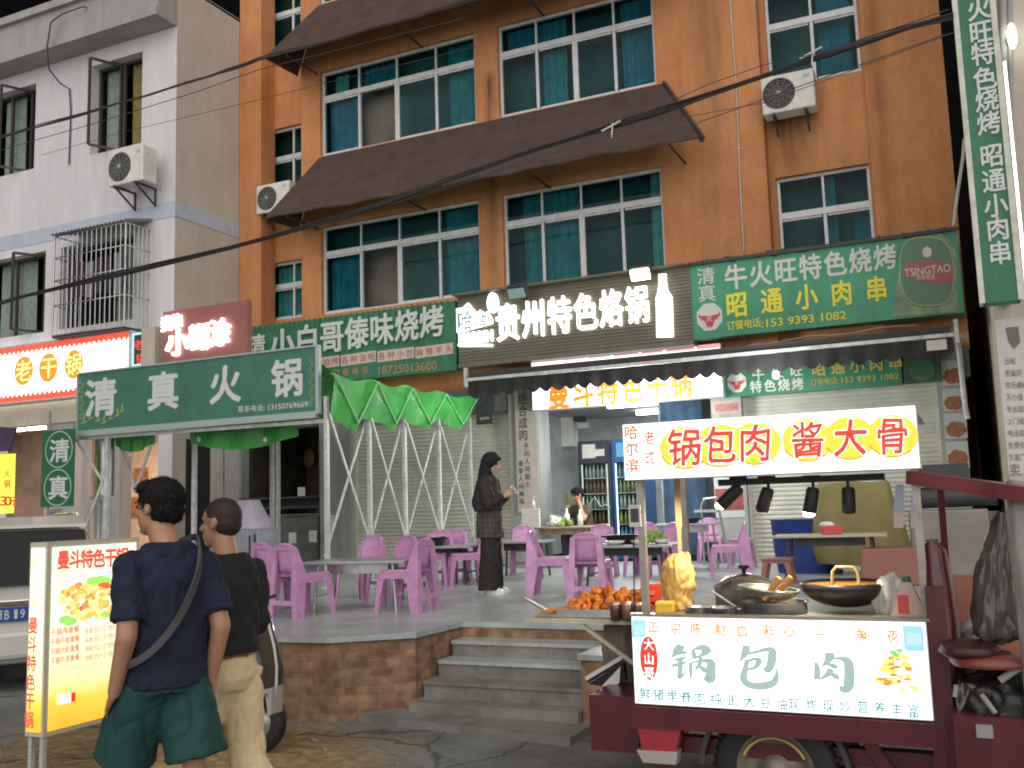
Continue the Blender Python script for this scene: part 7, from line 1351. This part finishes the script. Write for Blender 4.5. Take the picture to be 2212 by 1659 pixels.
for s_ in (1, -1): m.cap(S_(-.03, s_*.09, .46), S_(.36, s_*.11, .46), .10, .08); m.cap(S_(.36, s_*.11, .46), S_(.34, s_*.11, .12), .078, .065)
part(t, 'trousers', fuse(m, .012, 4), mat('grey_trousers', (.07, .07, .075), .85), org=ZERO)
m = MB(); m.box((q.x-.02, q.y+.05, HP+.42), (.36, .36, .03), bev=.01); o = solo('wooden_stool', m, mt['wood'], 'wooden stool under the seated diner', 'stool')
for a in (-1, 1):
    for b in (-1, 1): m = MB(); m.bx((q.x-.02+a*.14-.015, q.y+.05+b*.14-.015, HP), (q.x-.02+a*.14+.015, q.y+.05+b*.14+.015, HP+.405)); part(o, 'leg', m, mt['wood'])

# ------------------------------------------------------------------ lit pavement sign
SX = -6.05; XS = XP(SX); y0 = 4.55; yl = YP(y0)
ux0, ux1 = yl.uv(62, 1300)[0], yl.uv(100, 1300)[0]; zt = yl.uv(80, 1172)[1]; zb = yl.uv(75, 1592)[1]; XS = XP(ux1); y1 = XS.uv(300, 1160)[0]
t = thing('standing_lightbox', 'glowing pavement menu sign with a dry pot photo on thin legs', 'sign', ((ux0+ux1)/2, y0, 0))
m = MB(); m.bx((ux0, y0, zb), (ux1, y1, zt)); part(t, 'frame', m, mat('sign_frame', (.55, .52, .42), .4))
def grad_lit(name, stops, s):   # printed film: pale above, orange foot, as on the sign itself
    m = lit(name, (1, 1, 1), s); n = m.node_tree.nodes; L = m.node_tree.links; b = n['Principled BSDF']; tc = n.new('ShaderNodeTexCoord'); sp = n.new('ShaderNodeSeparateXYZ'); no = n.new('ShaderNodeTexNoise'); no.inputs['Scale'].default_value = 3.5; mu = n.new('ShaderNodeMath'); mu.operation = 'MULTIPLY_ADD'; mu.inputs[1].default_value = .25
    L.new(tc.outputs['Generated'], sp.inputs[0]); L.new(tc.outputs['Object'], no.inputs['Vector']); L.new(no.outputs['Fac'], mu.inputs[0]); L.new(sp.outputs[2], mu.inputs[2]); rp = n.new('ShaderNodeValToRGB'); L.new(mu.outputs[0], rp.inputs[0])
    while len(rp.color_ramp.elements) < len(stops): rp.color_ramp.elements.new(.5)
    for e, (p_, c_) in zip(rp.color_ramp.elements, stops): e.position = p_; e.color = (*c_, 1)
    L.new(rp.outputs[0], b.inputs['Emission Color']); L.new(rp.outputs[0], b.inputs['Base Color']); return m
film = grad_lit('menu_film', [(.08, (1, .40, .02)), (.27, (1, .62, .08)), (.36, (.9, .88, .42)), (.6, (.86, .93, .62)), (1, (.86, .92, .70))], .86)
m = MB(); XS.box(m, y0+.035, y1-.03, zb+.03, zt-.035, .001, .008); part(t, 'wide_panel', m, film)
m = MB(); yl.box(m, ux0+.02, ux1-.02, zb+.03, zt-.035, .001, .008); part(t, 'narrow_panel', m, film)
m = MB(); XS.line(m, '曼斗特色干锅', (134, 1209), (262, 1203), 26, 40, d=.012, bold=.035); yl.line(m, '曼斗特色干锅', (75, 1350), (66, 1554), 19, 36, d=.012, bold=.02); part(t, 'title', m, lit('title_red', (.85, .10, .07), .62))
m = MB()
for i, s_ in enumerate(('干锅鸡套餐 58元小份', '干锅牛蛙套餐 68元小份', '干锅大虾套餐 98元小份', '干锅牛肉套餐 98元小份')):
    XS.char(m, s_.split()[0], 138, 1362+i*21-.5*i, 62, 15, d=.012, bold=.03); XS.char(m, s_.split()[1], 214, 1358+i*19, 64, 14, d=.012, bold=.02)
part(t, 'menu_lettering', m, lit('menu_red', (.85, .30, .24), .7))
m = MB(); XS.char(m, '小份套餐送两份配菜', 170, 1440, 100, 10, d=.012); XS.char(m, '配菜 土豆 藕片 豆皮', 160, 1459, 108, 10, d=.012); part(t, 'note_lettering', m, lit('note_grey', (.45, .45, .38), .6))
m = MB(); yl.line(m, '曼斗干锅', (78, 1215), (77, 1300), 15, 22, d=.012, bold=.005); part(t, 'faded_lettering', m, lit('faded_green', (.62, .66, .32), .8))
rr = random.Random(5); cols = [lit('food_a', (.9, .55, .12), .75), lit('food_b', (.85, .72, .30), .8), lit('food_c', (.75, .35, .10), .7), lit('food_d', (.35, .75, .15), .75), lit('food_e', (.8, .15, .08), .7)]
m = MB(); XS.disc(m, 196, 1318, 78, 36, .010, .002, 30); part(t, 'plate_print', m, lit('plate_film', (.72, .80, .74), .85))
fm_ = [MB() for _ in cols]
for i in range(150):
    a = rr.random()*2*pi; q_ = sqrt(rr.random()); x = 192+70*q_*cos(a); y = 1298+38*q_*sin(a); j = rr.choices(range(5), (5, 5, 4, 1.2, 1))[0]; XS.disc(fm_[j], x, y, rr.uniform(4, 11), rr.uniform(3.5, 8), .013+.0002*i, .0001, 9)
for x, y in ((205, 1252), (190, 1254), (218, 1256), (130, 1338), (142, 1342)): XS.disc(fm_[3], x, y, 14, 9, .045, .0001, 10)
for x, y in ((213, 1262), (222, 1266)): XS.disc(fm_[4], x, y, 12, 5, .046, .0001, 10)
for j in range(5): part(t, 'dish_print', fm_[j], cols[j])
m = MB(); XS.ppoly(m, [(122, 1500), (150, 1496), (150, 1518), (122, 1522)], .010, .002); part(t, 'stamp_print', m, lit('stamp_pale', (.95, .95, .9), .8)); m = MB(); XS.ppoly(m, [(152, 1496), (160, 1495), (160, 1514), (152, 1516)], .010, .002); part(t, 'seal_print', m, L_red)
for x, y in ((ux0+.03, y0+.03), (ux1-.03, y0+.03), (ux0+.03, y1-.05), (ux1-.03, y1-.05)): m = MB(); m.bx((x-.015, y-.015, 0), (x+.015, y+.015, zb)); part(t, 'leg', m, mt['whitesteel'])

# ------------------------------------------------------------------ parked white suv and scooter
carx, cy = 0.0, 0.0
t = thing('parked_suv', 'white suv parked nose to the porch with blue number plate', 'car', (0, 0, 0)); paint = mat('white_car_paint', (.62, .62, .56), .25, coat=.6, var=.06, vscale=2)
def sect(y, w0, wt, zb_, zm, zt_, n=28):   # one cross section of the body
    pts = [(-w0*.9, zb_), (-w0, zb_+.12), (-w0, zm-.1), (-w0*.985, zm), (-wt, zt_-.10), (-wt*.86, zt_-.02), (-wt*.5, zt_+.012), (0, zt_+.02)]
    pts += [(-x, z) for x, z in pts[::-1][1:]]; return [Vector((carx+x, cy+y, z)) for x, z in pts]
secs = [sect(0, .80, .70, .42, .95, 1.02), sect(.02, .86, .74, .32, 1.0, 1.10), sect(.10, .88, .66, .28, 1.02, 1.58), sect(.30, .89, .645, .26, 1.03, 1.68), sect(1.5, .90, .65, .26, 1.03, 1.72), sect(2.5, .90, .64, .26, 1.03, 1.66), sect(3.15, .89, .78, .26, 1.0, 1.12), sect(4.1, .86, .74, .28, .9, .98), sect(4.4, .74, .6, .36, .7, .78)]
m = MB(); n = len(secs[0]); m.add([p_ for s_ in secs for p_ in s_], [(i*n+j, i*n+(j+1) % n, (i+1)*n+(j+1) % n, (i+1)*n+j) for i in range(len(secs)-1) for j in range(n)], 0, True); m.add(secs[0], [tuple(range(n))[::-1]]); m.add(secs[-1], [tuple(range(n))]); part(t, 'body', m, paint)
m = MB(); a = [(-.70, .05, 1.06), (.70, .05, 1.06), (.60, .13, 1.60), (-.60, .13, 1.60)]; m.prism([(carx+x, cy+y-.10, z) for x, y, z in a], (0, .03, 0)); part(t, 'rear_window', m, mat('tinted_glass', (.008, .009, .010), .25, spec=.25))
m = MB(); m.prism([(carx-.60, cy-.06, 1.63), (carx+.60, cy-.06, 1.63), (carx+.60, cy+.35, 1.715), (carx-.60, cy+.35, 1.715)], (0, 0, .03)); part(t, 'roof_spoiler', m, paint)
m = MB(); m.bx((carx-.80, cy-.10, .34), (carx+.80, cy+.06, .62), bev=.05); part(t, 'bumper', m, paint); m = MB(); m.bx((carx-.62, cy-.03, .86), (carx+.62, cy, .92), bev=.01); part(t, 'trim_bar', m, mt['chrome'])
m = MB(); m.bx((-.22, -.03, .71), (.22, -.018, .85)); pl_ = part(t, 'number_plate', m, mat('plate_blue', (.02, .07, .33), .4)); m = MB()
for ch, x, w_ in (('晋', -.175, .055), ('B', -.11, .042), ('1', -.03, .03), ('9', .03, .042)):
    vs, fs = glyph(ch, .01); ax = [v[0] for v in vs]; ay = [v[1] for v in vs]; m.add([(x+((vx-min(ax))/(max(ax)-min(ax))-.5)*w_, -.034, .735+(vy-min(ay))/(max(ay)-min(ay))*.09) for vx, vy in vs], fs)
part(pl_, 'lettering', m, mt['signwhite'])
for s_ in (-1, 1):
    m = MB(); m.prism([(carx+s_*.87, cy+.01, .80), (carx+s_*.62, cy-.03, .80), (carx+s_*.62, cy-.02, .98), (carx+s_*.86, cy+.03, 1.0)], (0, .06, 0)); part(t, 'tail_light', m, mat('tail_light_red', (.30, .02, .02), .2, coat=1))
    m = MB(); m.prism([(carx+s_*.90, cy+.45, 1.08), (carx+s_*.90, cy+2.6, 1.08), (carx+s_*.70, cy+2.3, 1.55), (carx+s_*.70, cy+.6, 1.55)], (s_*.012, 0, 0)); part(t, 'side_window', m, mat('tinted_side', (.012, .013, .015), .08, coat=1))
    m = MB(); m.tube([(carx+s_*.58, cy+.45, 1.73), (carx+s_*.58, cy+.6, 1.77), (carx+s_*.58, cy+2.2, 1.77), (carx+s_*.58, cy+2.4, 1.72)], .02, 8); part(t, 'roof_rail', m, mt['chrome'])
    for y in (.75, 3.45):
        m = MB(); R = Matrix.Rotation(pi/2, 3, 'Y'); m.lathe([(.20, -.1), (.31, -.11), (.335, -.06), (.335, .06), (.31, .11), (.2, .1)], (carx+s_*.80, cy+y, .335), 28, R=R); w = part(t, 'wheel', m, mt['black']); m = MB(); m.lathe([(0, .06), (.06, .09), (.2, .07), (.21, .1)], (carx+s_*.80, cy+y, .335), 20, R=R if s_ > 0 else R @ Matrix.Scale(-1, 3, (0, 0, 1))); part(w, 'rim', m, mt['steel'])
cp = PY(40, 1349, 6.75); cp = Vector((cp.x, 6.75, 0)); t.scale = (.97, .97, .97); t.location = cp; t.rotation_euler = (0, 0, radians(57))
# parked scooter whose clear-edged windscreen shows behind the walkers
KY = 5.55; K = YP(KY); kc = PY(548, 1520, KY); t = thing('parked_scooter', 'dark electric scooter with pale rimmed windscreen parked behind the two walkers', 'scooter', (kc.x-.35, KY, 0))
KX = kc.x; pxk = lambda x, y, d=0: Vector((PY(x, y, KY).x, KY+d, PY(x, y, KY).z))
edge = [pxk(563, 1295), pxk(578, 1340), pxk(592, 1395), pxk(598, 1440), pxk(597, 1480), pxk(592, 1520)]
m = MB(); m.prism([p_ for p_ in edge]+[pxk(560, 1525), pxk(545, 1430), pxk(545, 1320)], (0, .04, 0)); part(t, 'windscreen', m, mat('smoky_screen', (.045, .038, .032), .3, var=.3, vscale=6)); m = MB(); m.tube(edge, .010, 6); part(t, 'screen_edge', m, mat('pale_edge', (.5, .5, .47), .3))
m = MB(); gz = max(.0, 0); m.loft([(KX-.05, KY+.1, .30, .16, .12, .6), (KX-.06, KY+.1, .55, .17, .16, .6), (KX-.12, KY+.1, .9, .12, .17, .6), (KX-.18, KY+.1, 1.0, .06, .1, .7)], 20); m.bx((KX-.75, KY, .28), (KX-.1, KY+.22, .36), bev=.02); m.loft([(KX-.95, KY+.1, .3, .34, .13, .6), (KX-.95, KY+.1, .6, .36, .14, .6), (KX-.93, KY+.1, .68, .32, .12, .6)], 20); part(t, 'body_shell', m, mat('scooter_dark', (.02, .018, .018), .35, coat=.4))
m = MB(); m.loft([(KX-.95, KY+.1, .68, .32, .12, .6), (KX-.95, KY+.1, .76, .33, .13, .6), (KX-.95, KY+.1, .78, .28, .1, .6)], 20); part(t, 'seat', m, mt['black'])
m = MB(); m.prism([pxk(580, 1490, -.05), pxk(597, 1482, -.05), pxk(596, 1540, -.05), pxk(588, 1545, -.05), pxk(586, 1515, -.05)], (0, .12, 0)); m.tube([pxk(552, 1505, -.06), pxk(575, 1497, -.06), pxk(590, 1490, -.06)], .02, 8); part(t, 'front_guard', m, mt['greyband'])
for x in (KX-.02, KX-1.1):
    m = MB(); R = Matrix.Rotation(pi/2, 3, 'X'); m.lathe([(.12, -.04), (.19, -.045), (.205, 0), (.19, .045), (.12, .04)], (x, KY+.1, .205), 24, R=R); w = part(t, 'wheel', m, mt['black']); m = MB(); m.lathe([(0, -.03), (.12, -.03), (.12, .03), (0, .03)], (x, KY+.1, .205), 18, R=R); part(w, 'rim', m, mt['steel'])
m = MB(); m.tube([(KX-.15, KY-.22, 1.04), (KX-.17, KY+.1, 1.0), (KX-.15, KY+.42, 1.04)], .014, 8); part(t, 'handlebar', m, mt['darkgrey'])

# ------------------------------------------------------------------ overhead cables
def bundle(label, pts, n, spread, r, seed, cable=mat('cable_black', (.03, .026, .026), .8)):
    t = thing('cable_bundle', label, 'cable', pts[len(pts)//2], 0, 'overhead cable bundles'); rr = random.Random(seed)
    for i in range(n):
        m = MB(); a = rr.uniform(-1, 1); b = rr.uniform(-1, 1); ph = rr.uniform(0, 6); out = []; N = 40
        for k in range(N+1):
            f = k/N*(len(pts)-1); j = min(int(f), len(pts)-2); q = f-j; p_ = pts[j]*(1-q)+pts[j+1]*q; s_ = spread*(.6+.5*sin(k*.35+ph*2)); out.append(p_+Vector((0, b*s_*.6, a*s_+.3*s_*sin(k*.9+ph))))
        m.tube(out, r*rr.uniform(.6, 1.2), 6); part(t, 'strand', m, cable)
    return t
CY = lambda L: [PY(x, y, Y) for x, y, Y in L]
bundle('thick black cable bundle crossing the orange facade under the lower sheet awning', CY([(-40, 668, 10.6), (60, 638, 10.6), (250, 593, 10.6), (517, 530, 10.6), (700, 478, 10.6), (850, 432, 10.6), (1000, 378, 10.6), (1150, 326, 10.6), (1300, 280, 10.6), (1460, 228, 10.6), (1640, 166, 10.6), (1800, 112, 10.6), (1950, 64, 10.6), (2060, 34, 10.6)]), 11, .034, .012, 1)
bundle('upper cable bundle crossing the white building below its roof', CY([(-40, 308, 10.4), (60, 280, 10.4), (200, 240, 10.4), (330, 202, 10.4), (450, 166, 10.4), (560, 128, 10.4), (700, 92, 10.4), (900, 36, 10.4), (1080, -20, 10.4)]), 6, .028, .010, 2)
for i, (lab, L, r) in enumerate((('thin single wire sagging just below the upper cable bundle', [(-20, 330, 10.2), (200, 268, 10.2), (420, 200, 10.2), (560, 150, 10.2), (1000, 40, 10.2)], .006), ('hair thin wire across the white wall under its top window', [(90, 335, 10.3), (280, 282, 10.3), (517, 226, 10.3), (680, 185, 10.3), (1030, 100, 10.3)], .004),
   ('loose wire fanning below the thick bundle at the awning corner', [(850, 440, 10.5), (1100, 358, 10.5), (1300, 330, 10.5), (1500, 268, 10.5), (1760, 175, 10.5), (2040, 75, 10.5)], .006), ('second loose wire fanning lower across the awning end', [(900, 428, 10.5), (1200, 330, 10.5), (1430, 262, 10.5), (1650, 222, 10.5), (1900, 130, 10.5), (2060, 70, 10.5)], .005), ('wire rising above the thick bundle near the plain orange wall', [(1380, 250, 10.5), (1530, 182, 10.5), (1650, 140, 10.5), (1800, 108, 10.5), (2050, 20, 10.5)], .005))):
    m = MB(); pts = CY(L); m.tube(pts, r, 5); solo('overhead_wire', m, mt['darkgrey'], lab, 'wire', 'single overhead wires')
for i, (x, y) in enumerate(((1752, 118), (1320, 276))): m = MB(); c = PY(x, y, 10.55); m.tube([c+Vector((-.12, 0, -.02)), c+Vector((.12, 0, .06))], .012, 5); m.tube([c+Vector((0, 0, -.12)), c+Vector((.02, 0, .05))], .010, 5); solo('cable_tie', m, mt['paper'], ('pale cable tie on the thick bundle in front of the air conditioner', 'pale cable tie on the thick bundle over the sheet awning')[i], 'cable tie')
bpy.data.objects.remove(_go); bpy.data.curves.remove(_cu)
